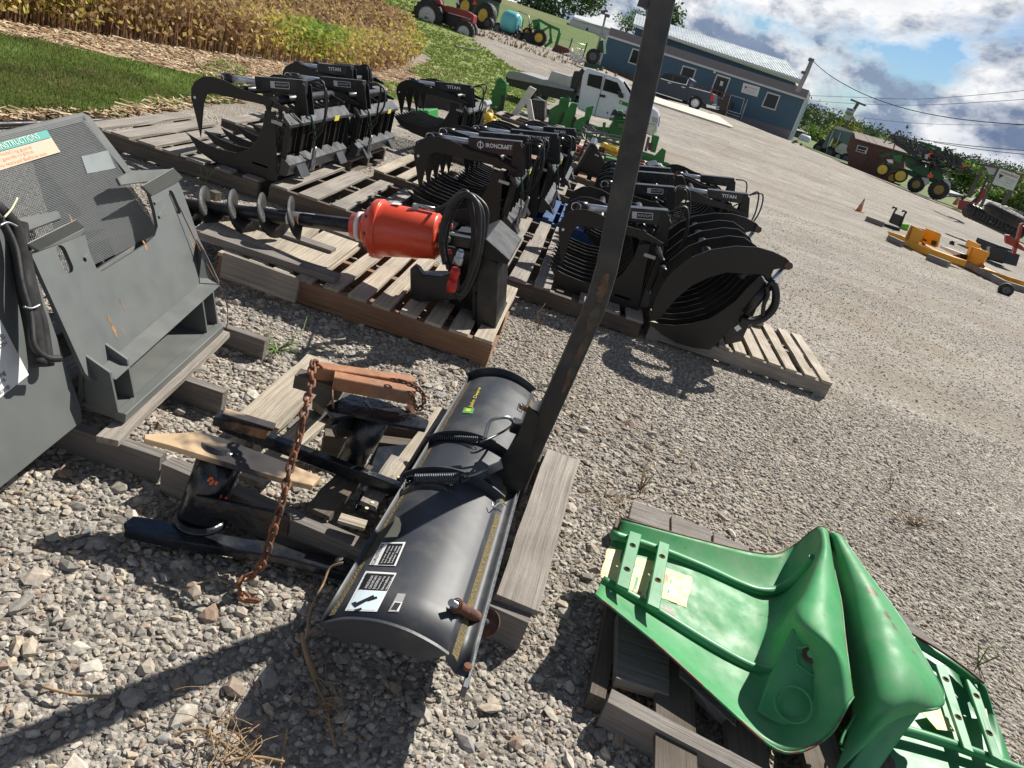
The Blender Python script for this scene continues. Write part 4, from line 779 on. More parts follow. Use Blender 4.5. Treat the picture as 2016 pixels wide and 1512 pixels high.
text('EZ-17',a1.lerp(a0,.41)+(-q if q.y>0 else q)*.034+w_*(-.03),w_,-ax,.018,DECB,band(a1.lerp(a0,.395),a1.lerp(a0,.365),.033,WHITE,'tag',ag,-.7,.6),off=.0)
b0=a1; b1=Yp(866,466,YA-.02); bx=(b1-b0).normalized(); K=.0029
prf=[(0,.058),(.06,.060),(.065,.064),(.12,.066),(.125,.064),(.14,.066),(.19,.098),(.26,.104),(.265,.135),(.345,.137),(.35,.125),(.42,.122),(.97,.104),(.985,.098),(1.0,.085)]
prf=[(t_,r*1.03) for t_,r in prf]
mb=MB(); mb.lathe(b0,b1,prf,36); mh=mb.build('motor_housing',RED,ag,bevel=.002)
mb=MB(); mb.lathe(b0.lerp(b1,.068),b0.lerp(b1,.118),[(0,.068),(0.02,.070),(.98,.070),(1,.068)],36); mb.build('white_band',WHITE,mh)
qq=bx.cross(Vector((0,0,1))).normalized(); ww=qq.cross(bx)
for k in range(10):
    a=2*pi*k/10; c=b0.lerp(b1,.26)+(qq*cos(a)+ww*sin(a))*.127; MB().cyl(c-bx*.012,c+bx*.0,.008,8).build('flange_bolt',DSTEEL,mh)
tp=b0.lerp(b1,.50)+ww*.1265; MB().prism([tp+bx*-.02+qq*.02,tp+bx*.02+qq*.02,tp+bx*.02-qq*.02,tp-bx*.02-qq*.02],ww*.003).build('number_tag',WHITE,mh)
mb=MB(); tp=b0.lerp(b1,.72)+ww*.126; mb.box(tp,(.03,.03,.025)); mb.cyl(tp+Vector((0,0,.005)),tp+bx*.09+ww*.0,.010,10); mb.build('port_fitting',STEEL,ag)
for s_ in (-1,1):
    mb=MB(); e0=b1+ww*s_*.062; mb.prism([e0-bx*.02+ww*.01,e0+bx*.06+ww*.008,e0+bx*.06-ww*.012,e0-bx*.02-ww*.02],qq*.02); mb.build('mount_ear',RED,mh,bevel=.002)
mb=MB(); mb.cyl(b1+bx*.045+qq*.05,b1+bx*.045-qq*.06,.018,14); mb.build('pivot_bushing',mat('zinc_yellow',(.5,.5,.3),.35,.6),ag)
mb=MB(); mb.bar(b1+bx*.0,b1+bx*.16+Vector((0,0,-.01)),.06,.05); mb.build('drive_head',BLK,ag,bevel=.004)
# mounting frame: slab seen edge on with a sloped top and cradle
YF2=3.35; P_=lambda x,y,Y=YF2: Yp(x,y,Y)
mb=MB(); mb.prism([P_(927,505),P_(962,515),P_(958,660),P_(930,645)],(0,.02,0)); mb.prism([P_(938,498,YF2-.02),P_(982,518,YF2-.02),P_(975,655,YF2-.02),P_(938,664,YF2-.02)],(0,.36,0)); mb.build('frame_plate',BLK,ag,bevel=.004)
MB().prism([P_(915,470,YF2+.3),P_(960,468,YF2+.3),P_(990,520,YF2+.3),P_(985,600,YF2+.3),P_(915,600,YF2+.3)],(0,.02,0)).build('frame_plate',BLKG,ag,bevel=.004)
MB().prism([P_(880,485,YF2+.12),P_(945,500,YF2+.12),P_(940,650,YF2+.12),P_(885,620,YF2+.12)],(0,.03,0)).build('frame_plate',BLK,ag,bevel=.004)
MB().prism([P_(898,455,YF2+.16),P_(948,462,YF2+.16),P_(945,520,YF2+.16),P_(895,510,YF2+.16)],(0,.12,0)).build('frame_plate',BLK,ag,bevel=.006)
mb=MB(); e=.46; mb.prism([P_(928,482,YF2-.05),P_(956,470,YF2-.05),P_(1004,513,YF2-.05),P_(999,521,YF2-.05),P_(956,510,YF2-.05)],(0,e,0)); fp=mb.build('frame_top',BLKG,ag,bevel=.004)
mb=MB(); mb.prism([P_(965,492,YF2-.045),P_(988,497,YF2-.045),P_(992,506,YF2-.045),P_(968,502,YF2-.045)],(0,-.002,0)); o=mb.build('number_tag',WHITE,fp)
text('260130',P_(979,499,YF2-.049),P_(990,502)-P_(968,496),(0,.1,1),.02,DECB,o,fit=.05,off=.0)
mb=MB(); mb.prism([P_(955,640),P_(978,640),P_(974,655),P_(962,668),P_(922,648),P_(930,632)],(0,.38,0)); mb.build('frame_foot',BLK,ag,bevel=.003)
mb=MB(); mb.prism([P_(807,530),P_(815,523),P_(824,529),P_(832,541),P_(870,544),P_(905,530),P_(905,590),P_(830,594),P_(808,588)],(0,.05,0)); mb.prism([P_(818,545,YF2+.05),P_(905,545,YF2+.05),P_(905,590,YF2+.05),P_(830,590,YF2+.05)],(0,.12,0)); mb.build('cradle',BLK,ag,bevel=.004)
mb=MB(); mb.prism([P_(935,642),P_(955,655),P_(940,575),P_(930,570)],(0,.03,0)); mb.build('frame_foot',BLK,ag,bevel=.002)
mb=MB(); mb.prism([P_(935,470,YF2+.1),P_(945,478,YF2+.1),P_(950,500,YF2+.1),P_(935,510,YF2+.1)],(0,.03,0)); mb.build('yellow_sticker',TYEL,fp)
for j,pp in enumerate(([(868,478),(872,440),(890,400),(918,382),(938,400),(944,440),(938,500),(922,550),(905,580),(885,560)],[(858,415),(880,405),(902,385),(925,386),(946,410),(950,450),(940,520),(920,570),(902,590)],
                       [(876,520),(870,480),(880,430),(902,385),(920,380),(930,420),(932,470),(925,540),(908,570)],[(884,530),(876,490),(884,440),(906,392),(928,384),(955,408),(957,440),(946,500),(930,560)])):
    MB().tube(smooth_poly([Yp(x,y,3.22+.045*j) for x,y in pp],6),.0125,12).build('hydraulic_hose',RUB,ag)
MB().tube(smooth_poly([tp+bx*.09,Yp(872,414,3.3),Yp(890,396,3.3),Yp(905,384,3.28)],6),.006,10).build('hydraulic_hose',RUB,ag)
c0,c1=Yp(908,492,3.17),Yp(900,520,3.17); MB().lathe(c0,c1,[(0,.012),(.2,.018),(.5,.018),(.55,.022),(1,.022)],16).build('coupler',STEEL,ag)
MB().lathe(Yp(898,528,3.17),Yp(893,552,3.17),[(0,.02),(.4,.024),(.5,.02),(1,.018)],16).build('dust_cap',mat('red_cap',(.5,.02,.02),.4),ag)
MB().lathe(Yp(892,550,3.17),Yp(888,574,3.17),[(0,.02),(.4,.024),(.9,.022),(1,.016)],16).build('dust_cap',MATS['red_cap'],ag)
# ================================================================ grapples
Y1=4.60; BP=Yp(545,352,Y1)
def L1(px,Y=Y1): return [((BP.x-p.x),(p.z-BP.z)) for p in (Yp(x,y,Y) for x,y in px)]
LOW=L1([(364,260),(372,268),(391,298),(420,318),(450,331),(480,342),(530,356),(545,357),(545,352),(542,220),(521,218),(517,248),(504,278),(490,293),(465,301),(432,294),(400,281),(380,270)])
TIN=L1([(366,262),(380,270),(400,281),(432,294),(465,301),(490,293),(504,278),(517,250)]); TIN=TIN+[(u-.03,w-.055) for u,w in TIN[::-1][:-1]]+[(TIN[0][0]-.03,TIN[0][1]-.03)]
ARM=L1([(391,271),(380,224),(372,194),(372,174),(380,160),(395,151),(414,151),(437,158),(474,177),(524,192),(566,217),(563,222),(524,209),(496,202),(449,192),(412,184),(403,187),(397,202),(393,249)])
YM=4.95
ROD=L1([(447,153),(524,163)],YM); COV=L1([(516,150),(610,157),(609,186),(598,186),(519,175)],YM); MST=L1([(598,158),(606,160),(614,168),(620,226),(590,226),(597,190)],YM); CT=L1([(449,152),(606,172)],YM)
HT=max(w for u,w in ARM)
def grapple(label,B,Y=None,k=1.0,width=1.1,narm=2,ntine=5,brand='IRONCRAFT',boxed=True,two=False,yaw=0,mid=.32,zt=.12,mt=BLKG,green=True,armdy=0,tag_=True,rods=None,armk=1.0,stretch=1.0,detail=True):
    o=Zp(B[0],B[1],zt) if Y is None else Yp(B[0],B[1],Y)
    t=thing('grapple',label,'grapple',tuple(o),'black grapple attachments on pallets'); R=Matrix.Rotation(yaw,3,'Z')
    def P(u,w,d): return o+R@Vector((-u*k*stretch,d,w*k))
    dv=R@Vector((0,.012,0))
    for d in (0,width): 
        mb=MB(); mb.prism([P(u,w,d) for u,w in LOW],dv); mb.build('side_plate',mt,t,bevel=.002)
    for i in range(ntine):
        d=width*(i+1)/(ntine+1); mb=MB(); mb.prism([P(u,w,d) for u,w in TIN],dv); mb.build('tine',mt,t,bevel=.0015)
    arms=[width*.03+(width*.94)*i/(narm-1)*mid*2 if False else width*(.02+.90*i/(narm-1)) for i in range(narm)]
    for d in arms:
        mb=MB(); mb.prism([P(u*armk,w*armk,d) for u,w in ARM],dv); a=mb.build('upper_arm',mt,t,bevel=.002)
        if detail and d==arms[0]: 
            hu,hw_=L1([(380,192)])[0]; c=P(hu*armk,hw_*armk,d)-dv*.1; MB().cyl(c,c-dv*.15,.0085*k,10).build('pin_hole',mat('sky_through_hole',(.75,.75,.75),.6,var=0),a)  # pale disc on the arm, its colour standing in for sky showing through a hole
    ca=[(ARM[8][j]+ARM[15][j])/2*armk for j in (0,1)]; MB().cyl(P(*ca,arms[0]+.012),P(*ca,arms[-1]),.026,12).build('cross_tube',mt,t)
    ca=[(ARM[9][j]+ARM[12][j])/2*armk for j in (0,1)]; MB().cyl(P(*ca,.012),P(*ca,width),.03,12).build('cross_tube',mt,t)
    mb=MB(); mb.bar(P(.12,.0+.05,.0),P(.12,.05,width),.10,.012); mb.build('floor_plate',mt,t)
    # back frame
    h=LOW[9][1]; mb=MB(); mb.prism([P(0.03,h,0),P(-.03,h-.05,0),P(-.03,h-.07,0),P(0.03,h-.03,0)],R@Vector((0,width,0))); mb.build('top_rail',GREYK,t,bevel=.002)
    mb=MB(); mb.prism([P(0.0,.02,0.02),P(-.05,.03,0.02),P(-.06,.10,0.02),P(0,.14,0.02)],R@Vector((0,width-.04,0))); br=mb.build('bottom_rail',GREYK,t,bevel=.002)
    for d in (.12,.78):
        mb=MB(); mb.prism([P(-.05,.04,d*width),P(-.11,.02,d*width),P(-.05,.10,d*width)],R@Vector((0,.13*width,0))); mb.build('mount_lug',GREYK,br)
    nb=6
    for i in range(nb):
        d=width*(.03+.92*i/(nb-1)); mb=MB(); mb.bar(P(-.008,.05,d),P(-.008,h-.04,d),.035,.007,up=(0,1,0)); mb.build('upright',mt,t,bevel=.001)
    MB().prism([P(.012,.1,.05),P(.02,.1,.05),P(.02,h-.05,.05),P(.012,h-.05,.05)],R@Vector((0,width*.50,0))).build('back_plate',mt,t); mb=MB(); mb.prism([P(.012,.1,width*.62),P(.02,.1,width*.62),P(.02,h-.05,width*.62),P(.012,h-.05,width*.62)],R@Vector((0,width*.35,0))); mb.build('back_plate',mt,t)
    cols=[mid] if not two else [mid*.55,mid+.33]
    for ci,md in enumerate(cols):
        d=width*md; dc=R@Vector((0,.09,0))
        a,b=P(*CT[0],d+.04),P(*CT[1],d+.04); dr=(b-a)
        mb=MB(); mb.cyl(a,a+dr*.12,.030,12); cl=mb.build('cylinder_end',BLK,t)
        mb=MB(); mb.cyl(a+dr*.1,a+dr*.6,.021,14); mb.build('cylinder_rod',RODM,t)
        mb=MB(); mb.cyl(a+dr*.45,b,.034,16); mb.build('cylinder_barrel',BLK,t)
        if detail: MB().grid(torus_pts(a+Vector((0,-.05,.0)),.028,.004,14,6,(0,1,.2))).build('hair_pin',CHROME,t)
        mb=MB(); mb.prism([P(u,w,d-.01) for u,w in COV],dc); cv=mb.build('cylinder_cover',BLK,t,bevel=.003)
        mb=MB(); mb.prism([P(u,w,d-.015) for u,w in MST],dv); mb.prism([P(u,w,d+.09) for u,w in MST],dv); mb.build('mast',mt,t,bevel=.002)
        if ci==0:
            p0=P(*COV[0],d-.014);p1=P(*COV[1],d-.014);p3=P(*COV[4],d-.014); xd=(p1-p0); yd=(p0-p3); c=p0.lerp(p1,.52)-yd*.52; s_=yd.length
            nrm=xd.cross(yd).normalized(); nrm=nrm if nrm.y<0 else -nrm
            if brand=='TITAN': text('TITAN',c,xd,yd,s_*.55,LETW,cv,fit=xd.length*.36,bold=.02,off=.003)
            elif brand:
                if boxed:
                    u_=xd.normalized();v_=yd.normalized(); hw=xd.length*.19; hh=s_*.24; q=[c-u_*hw-v_*hh,c+u_*hw-v_*hh,c+u_*hw+v_*hh,c-u_*hw+v_*hh]
                    mb=MB()
                    for i in range(4): mb.bar(q[i]+nrm*.001,q[(i+1)%4]+nrm*.001,.004,.001,up=nrm)
                    mb.add([q[0]+nrm*.002,q[0]+u_*hw*.45+nrm*.002,q[3]+u_*hw*.45+nrm*.002,q[3]+nrm*.002],[(0,1,2,3)]); mb.build('logo_box',LETT,cv)
                    text('IRONCRAFT',c+u_*hw*.22,xd,yd,s_*.26,LETT,cv,fit=hw*1.35)
                else:
                    text('IRONCRAFT',c+xd*.06,xd,yd,s_*.46,LETW,cv,fit=xd.length*.5,bold=.02,off=.003)
                    lc=c-xd*.29; r=s_*.24; u_=xd.normalized();v_=yd.normalized()
                    mb=MB(); mb.tube([lc+u_*r*cos(a_)+v_*r*sin(a_)+nrm*.002 for a_ in [2*pi*i/14 for i in range(15)]],s_*.045,4); mb.bar(lc-v_*r*1.35+nrm*.002,lc+v_*r*1.35+nrm*.002,s_*.07,.002,up=nrm); mb.build('logo',LETW,cv)
                    mb=MB(); e=c+xd*.21-v_*s_*.16; mb.prism([e-u_*s_*.9,e+u_*s_*.2,e+u_*s_*.2+v_*s_*.07,e-u_*s_*.9+v_*s_*.07],nrm*.001); mb.build('small_strip',STEEL,cv)
        # hoses
        if detail or ci==0:
            e=P(*COV[1],d+.03); rt=P(.0,h-.02,d+.05)
            for j in range(2 if detail else 1):
                s0=e+R@Vector((.02,.02*j,-.01)); s3=P(-.04-.01*j,h-.12-.03*j,d+.05+.03*j)
                MB().tube(smooth_poly([s0,s0+R@Vector((.07+random.uniform(0,.06),random.uniform(0,.05),random.uniform(-.01,.05))),s0+R@Vector((.10+random.uniform(0,.07),.03,-.12-random.uniform(0,.06))),s3+R@Vector((.05,.02,.05)),s3],5),.0075,8).build('hydraulic_hose',RUB,t)
            if detail:
                for j in range(2):
                    s0=P(*COV[3],d+.02+.02*j); MB().tube(smooth_poly([s0,s0+R@Vector((.04,0,-.12)),P(-.02,h-.02,d+.1),P(-.07,h-.16-.04*j,d+.12)],5),.006,8).build('hydraulic_hose',mat('green_hose',(.03,.09,.05),.45),t)
                c=P(-.08,h-.20,d+.11); MB().lathe(c,c-Vector((0,0,.16)),[(0,.008),(.2,.014),(.45,.014),(.5,.01),(.6,.02),(.95,.02),(1,.015)],12).build('coupler',STEEL,t)
    if tag_:
        c=P(.055,h-.06,-.002); MB().box(c,(.07*k,.004,.02)).build('number_tag',TAGM,t)
        c=P(-.031,h-.06,width*.74); MB().box(c,(.004,.09,.035)).build('yellow_sticker',TYEL,t)
    return t
TAGM=mat('dull_tag',(.42,.42,.40),.5,var=.1); GREYK=mat('grey_black_paint',(.036,.037,.040),.36,var=.12,vscale=4,spec=.5); RODM=mat('rod_chrome',(.62,.64,.70),.3,.35,var=.05); LETW=mat('white_letter',(.85,.85,.85),.5,var=0); LETT=mat('grey_white_letter',(.6,.6,.6),.5,var=0)
grapple('black grapple at the far left end of the rows with two wide hook arms',(545,352),Y=Y1,k=1.0,width=1.12,narm=2,ntine=4,mid=.22)
grapple('black grapple behind the leftmost one, its ribbed back facing right',(684,312),k=1.0,width=1.1,narm=3,ntine=7,mid=.1,stretch=1.1)
grapple('black grapple at the back left by the bean field, white word on cover',(668,262),k=.98,width=1.2,narm=4,ntine=7,brand='TITAN',mid=.1,two=True,detail=False)
grapple('black grapple standing in front of the bright green boxes, closed slatted jaw',(900,286),k=1.05,width=1.1,narm=4,ntine=9,brand='TITAN',mid=.12,stretch=1.2)
grapple('black grapple right behind the red auger motor, large pale maker name on its cover',(980,464),k=1.08,width=1.05,narm=5,ntine=8,boxed=False,mid=.14,stretch=1.05,two=True)
grapple('black grapple in the middle with green hoses, over the blue pallet',(1056,424),k=1.1,width=1.05,narm=5,ntine=10,boxed=False,mid=.1,stretch=1.1)
grapple('black grapple just behind the middle one, below the white A-frame',(1100,372),k=1.0,width=1.0,narm=5,ntine=8,brand='TITAN',mid=.1,detail=False)
grapple('black grapple directly behind the leaning lift post, nearest of the right row',(1256,612),k=1.02,width=1.0,narm=3,ntine=9,mid=.16,stretch=.98)
grapple('black grapple second behind the lift post, boxed maker name beside the post',(1284,520),k=.98,width=.95,narm=4,ntine=7,mid=.2)
grapple('black grapple third behind the lift post, mostly hidden with two thin rods',(1285,478),k=1.0,width=.95,narm=4,ntine=6,mid=.2,brand=None,detail=False,two=True)
grapple('black grapple with wide open arms above the big round-backed one',(1432,508),k=1.0,width=1.0,narm=2,ntine=8,brand='TITAN',mid=.1,stretch=1.15)
grapple('black grapple at the far right end of the rows, plain cover and bare rod',(1410,462),k=1.0,width=1.0,narm=2,ntine=6,brand=None,mid=.1,stretch=1.1,detail=False)
# the big one in front, facing left, leaning on its back
Y11=4.22; t=thing('grapple','large black grapple lying tilted with long curved tines, nearest on the right','grapple',tuple(Yp(1398,689,Y11)),'black grapple attachments on pallets')
q2=lambda zx,zy: (1150+zx/4.032,400+zy/4.032)
LW=[(500,938),(610,962),(720,973),(850,960),(980,925),(1080,865),(1200,780),(1300,670),(1385,585),(1448,635),(1290,850),(1120,1050),(1000,1165),(870,1150),(730,1110),(610,1040)]
UP=[(515,930),(535,840),(560,760),(600,680),(640,610),(700,540),(850,425),(1000,365),(1200,335),(1380,345),(1500,380),(1600,430),(1647,478),(1632,516),(1590,522),(1545,512),(1500,522),(1478,570),(1400,560),(1260,552),(1130,545),(1000,580),(850,650),(720,760),(640,860),(575,925)]
UPI=[(515,930),(535,840),(560,760),(600,680),(640,610),(700,540),(850,425),(1000,365),(1200,335),(1330,350),(1430,420),(1470,520),(1440,560),(1330,500),(1200,470),(1100,480),(1000,520),(850,600),(720,720),(640,830),(575,925)]
LWI=[(500,938),(610,962),(720,973),(850,960),(980,925),(1080,865),(1200,780),(1300,670),(1385,585),(1410,605),(1290,740),(1160,880),(1000,1000),(800,1060),(640,1030)]
W11=1.0; th=Vector((0,.014,0)); P11=lambda L_,d: [Yp(*q2(x,y),Y11)+Vector((0,d,0)) for x,y in L_]
for d in (0,W11): MB().prism(P11(LW,d),th).build('side_plate',BLKG,t,bevel=.002)
for i in range(8): MB().prism(P11(LWI,W11*(i+1)/9),th*.8).build('tine',BLKG,t,bevel=.0015)
for d in (-.02,W11*.98): MB().prism(P11(UP,d),th).build('upper_arm',BLKG,t,bevel=.002)
for i in range(3): MB().prism(P11(UPI,W11*(.25+.24*i)),th).build('upper_tine',BLKG,t,bevel=.002)
a=P11([(1000,450)],.05)[0]; MB().cyl(a,a+Vector((0,W11*.9,0)),.03,16).build('cross_tube',BLKG,t)
for d in (.12,.36,.6,.84):
    c=P11([(640,600)],d)[0]; MB().cyl(c,c+Vector((0,.1,0)),.026,12).build('hinge_tube',BLKG,t)
for d in (-.025,W11*.96):
    c=P11([(1615,487)],d)[0]; MB().cyl(c-Vector((0,.01,0)),c+Vector((0,.04,0)),.022,16).build('pivot_pin',mat('pin_brown',(.10,.06,.05),.4,.3),t)
    a,b=P11([(1575,520),(1380,760)],d+.03); MB().cyl(a,b,.014,12).build('cylinder_rod',CHROME,t); MB().cyl(a.lerp(b,.55),b+(b-a)*.5,.03,12).build('cylinder_barrel',BLK,t)
MB().prism(P11([(1448,640),(1475,655),(1260,1120),(1130,1150),(1120,1060),(1290,850)],.05),Vector((0,W11*.85,0))).build('back_plate',BLK,t,bevel=.003)
for j in range(2): MB().tube(smooth_poly(P11([(1470,600+20*j),(1510,650),(1525,740),(1505,830),(1440,900),(1350,935),(1240,920)],.02-.03*j),6),.02,12).build('hydraulic_hose',RUB,t)
MB().tube(smooth_poly(P11([(1440,650),(1450,720),(1420,790),(1410,880)],-.03),6),.012,10).build('hydraulic_hose',RUB,t)
MB().tube(smooth_poly(P11([(1250,600),(1280,560),(1360,545),(1440,560),(1470,600)],.02),6),.022,10).build('hydraulic_hose',RUB,t)
mb=MB(); mb.bar(*P11([(1200,1000),(1235,975)],-.01),.03,.002,up=(0,1,0)); mb.build('white_label',WHITE,t)
# pallets of the rows
pallet('weathered pallet left of the leftmost grapple, long dark side board towards the auger',-3.05,-1.9,4.52,5.6,nb=7,mt=WOOD,bw=.12)
pallet('weathered pallet with wide gaps in front of the leftmost grapple back',-1.84,-.72,4.55,5.6,nb=6,mt=WOOD,bw=.12)
pallet('pallet on the grass edge behind the leftmost grapple',-2.9,-1.8,6.0,7.0,nb=6,mt=WOOD,bw=.12)
pallet('pale pallet below the second grapple from the left',-1.6,-.5,6.0,7.1,nb=7,mt=WOODL,bw=.1)
pallet('pallet with broken boards right of the auger, under the grapple behind the post',-.36,.62,4.28,5.3,nb=7,mt=WOOD,bw=.10,skip=(3,))
pallet('fresh pale pallet with narrow slats at the right end of the near row',.68,1.83,4.34,5.2,nb=11,mt=WOODL,mr=WOOD,bw=.075,zt=.11)
pallet('pallet deep in shade between the auger motor grapple and the blue pallet',-.95,0.05,4.95,6.0,nb=7,mt=WOOD,bw=.1)
pallet('blue painted pallet under the middle grapples',-.35,.6,6.3,7.3,nb=7,mt=mat('blue_wood',(.02,.10,.30),.7,var=.2,vscale=3,col2=(.01,.06,.2),grain=(3,70,70),bump=.4),mr=MATS['blue_wood'],bw=.1)
pallet('pallet seen through the open arms of the far right grapple',.9,1.6,6.2,7.0,nb=7,mt=WOODL,bw=.1)
pallet('pallet under the middle back grapple beside the black buckets',-.2,.9,8.2,9.3,nb=7,mt=WOOD,bw=.1)
pallet('pallet in front of the green boxes by the grass verge',-1.9,-.6,8.6,9.9,nb=7,mt=WOOD,bw=.1)
mb=MB()
for i in range(10): mb.ball(Zp(1484+rng.uniform(-12,16),631+rng.uniform(-5,5),.14),.03,4,(1.2,1,.8))
o=mb.build('wrapped_bundle',mat('grey_cloth',(.3,.28,.27),.9,bump=.5)); tag(o,'crumpled grey bag lying on the slats of the fresh pale pallet','bag')
# ================================================================ vegetation
def meshraw(name,V,F,nv,mt,rnd=None,kind='stuff',label=None,cat=None,par=None):   # V (N,3), F flat indices of nv-gons
    me=bpy.data.meshes.new(name); V=np.asarray(V,dtype=np.float32)
    og=np.array([0,0,0],dtype=np.float32) if par is None else np.array(worg(par),dtype=np.float32)
    me.vertices.add(len(V)); me.vertices.foreach_set('co',(V-og).ravel()); me.loops.add(len(F)); me.loops.foreach_set('vertex_index',np.asarray(F,dtype=np.int32)); n=len(F)//nv
    me.polygons.add(n); me.polygons.foreach_set('loop_start',np.arange(0,len(F),nv,dtype=np.int32)); me.polygons.foreach_set('use_smooth',np.zeros(n,dtype=bool))
    if rnd is not None: a=me.attributes.new('rnd','FLOAT','POINT'); a.data.foreach_set('value',np.asarray(rnd,dtype=np.float32))
    me.update(); me.validate(); me.materials.append(mt); o=bpy.data.objects.new(name,me); COL.objects.link(o)
    if par is not None: o.parent=par
    if kind: o['kind']=kind
    if label: tag(o,label,cat)
    return o
def leaves(C,S,rnd,up=.3):   # leaf quads (rhombus) at centres C with sizes S
    n=len(C); a=rng.normal(size=(n,3)); a/=np.linalg.norm(a,axis=1,keepdims=True); b=rng.normal(size=(n,3)); b[:,2]*=up+.4; b-=a*(a*b).sum(1,keepdims=True); b/=np.linalg.norm(b,axis=1,keepdims=True)
    S=S[:,None]; V=np.stack([C+a*S,C+b*S*.55,C-a*S*.8,C-b*S*.55],1).reshape(-1,3); F=np.arange(4*n); return V,F,np.repeat(rnd,4)
def inP(X,Y,P):
    c=np.zeros(len(X),bool); j=len(P)-1
    for i in range(len(P)):
        yi,yj=P[i][1],P[j][1]; xi,xj=P[i][0],P[j][0]; k=((yi>Y)!=(yj>Y))&(X<(xj-xi)*(Y-yi)/(yj-yi+1e-12)+xi); c^=k; j=i
    return c
def Hn(X,Y): return np.interp(Y,HY,HZ)-.6*np.clip((X-10)/12,0,1)*np.clip((Y-30)/15,0,1)+.65*np.clip((4-X)/8,0,1)*np.clip((Y-40)/18,0,1)
def pxsample(n,x0,x1,y0,y1):
    px=rng.uniform(x0,x1,n);py=rng.uniform(y0,y1,n); c=np.array(cf);r=np.array(cr);u=np.array(cu)
    D=c*FPX+r*(px-1008)[:,None]-u*(py-756)[:,None]; z=np.zeros(n)
    for _ in range(25):
        t=(z-EYE)/D[:,2]; X=D[:,0]*t;Y=D[:,1]*t; z=.5*z+.5*Hn(X,Y)
    k=(D[:,2]<0)&(t>0)&(Y<90); return X[k],Y[k],px[k],py[k]
SOY=rampmat('bean_leaf',[(.17,.10,.055),(.28,.165,.09),(.39,.25,.14),(.46,.34,.18),(.58,.45,.12),(.50,.47,.10),(.30,.40,.07),(.16,.28,.04)],.75,tl=.35,nscale=3,nv=.2)
def beans():
    X,Y,px,py=pxsample(30000,-120,850,-150,150); k=inP(X,Y,FP)&(Y<60); X,Y,px,py=X[k],Y[k],px[k],py[k]
    # extra plants on the near edge of the field
    n=len(X); m=7; C=[];R=[];Sz=[]
    green=np.exp(-((px-620)/110)**2-((py-122)/26)**2)*1.15+np.exp(-((px-810)/30)**2-((py-105)/40)**2)*.7+np.exp(-((px-30)/230)**2-((py-55)/26)**2)*.75+.15*np.sin(X*2.1)*np.sin(Y*1.3)
    h0=.62+.1*np.sin(X*1.7)+rng.uniform(-.08,.1,n)
    for i in range(m):
        hz=h0*rng.uniform(.15,1.05,n)**.8; C.append(np.stack([X+rng.normal(0,.10,n),Y+rng.normal(0,.10,n),Hn(X,Y)+hz],1))
        R.append(np.clip(.30+.55*green*(.6+.4*hz/.6)+rng.normal(0,.16,n),0,1)); Sz.append(rng.uniform(.018,.036,n)+.0021*Y)
    V,F,r=leaves(np.concatenate(C),np.concatenate(Sz),np.concatenate(R)); meshraw('bean_leaves',V,F,4,SOY,r,label='dense rows of drying yellow and brown bean leaves in the field',cat='crop')
    # stems
    a=rng.uniform(0,2*pi,n); w=.004+.0005*Y; b=Hn(X,Y); tx=X+rng.normal(0,.05,n);ty=Y+rng.normal(0,.05,n)
    V=np.stack([np.stack([X-w*np.cos(a),Y-w*np.sin(a),b],1),np.stack([X+w*np.cos(a),Y+w*np.sin(a),b],1),np.stack([tx,ty,b+h0],1)],1).reshape(-1,3)
    meshraw('bean_stems',V,np.arange(3*n),3,SOY,np.repeat(rng.uniform(0,.35,n),3),label='thin dry brown bean stalks standing in the field',cat='crop')
beans()
GRS=rampmat('grass_blade',[(.26,.24,.10),(.14,.18,.045),(.18,.25,.06),(.22,.31,.075),(.28,.37,.11),(.42,.42,.20)],.6,tl=.35,nscale=2,nv=.3)
def blades(name,label,n,box,P,h,mt=GRS,rr=(0,1),wf=.0012,lean=.5,P2=None,mlt=1,thr=-.33):
    X,Y,px,py=pxsample(n,*box); k=inP(X,Y,P)
    if P2 is not None: k&=~inP(X,Y,P2)
    X,Y=X[k],Y[k]; nz=np.array([mnoise.noise(Vector((x*1.1,y*1.1,0)))+.5*mnoise.noise(Vector((x*4,y*4,2))) for x,y in zip(X,Y)]); k=nz>thr+rng.uniform(-.15,.15,len(X)); X,Y,nz=X[k],Y[k],nz[k]
    X=np.repeat(X,mlt)+rng.normal(0,.03,len(X)*mlt); Y=np.repeat(Y,mlt)+rng.normal(0,.03,len(Y)*mlt); nz=np.repeat(nz,mlt)
    n=len(X); a=rng.uniform(0,2*pi,n); w=.003+wf*Y; H_=rng.uniform(h*.5,h*1.2,n)+.0015*Y; b=Hn(X,Y)+.01; l=rng.uniform(.2,1,n)*H_*lean; a2=rng.uniform(0,2*pi,n)
    V=np.stack([np.stack([X-w*np.cos(a),Y-w*np.sin(a),b],1),np.stack([X+w*np.cos(a),Y+w*np.sin(a),b],1),np.stack([X+l*np.cos(a2),Y+l*np.sin(a2),b+H_],1)],1).reshape(-1,3)
    r=np.clip(.45+nz*.5+rng.normal(0,.17,n),*rr); meshraw(name,V,np.arange(3*n),3,mt,np.repeat(r,3),label=label,cat='grass')
blades('lawn_grass','short green grass growing beside the straw covered strip',20000,(-60,480,50,245),LP,.028,mlt=4,thr=-.75)
blades('verge_grass','green grass between the bean field and the gravel drive',22000,(640,1130,-30,240),LP2,.035,mlt=3)
STRW=rampmat('straw_bit',[(.15,.08,.04),(.35,.22,.12),(.55,.42,.26),(.62,.52,.36),(.30,.18,.10)],.85,nscale=8)
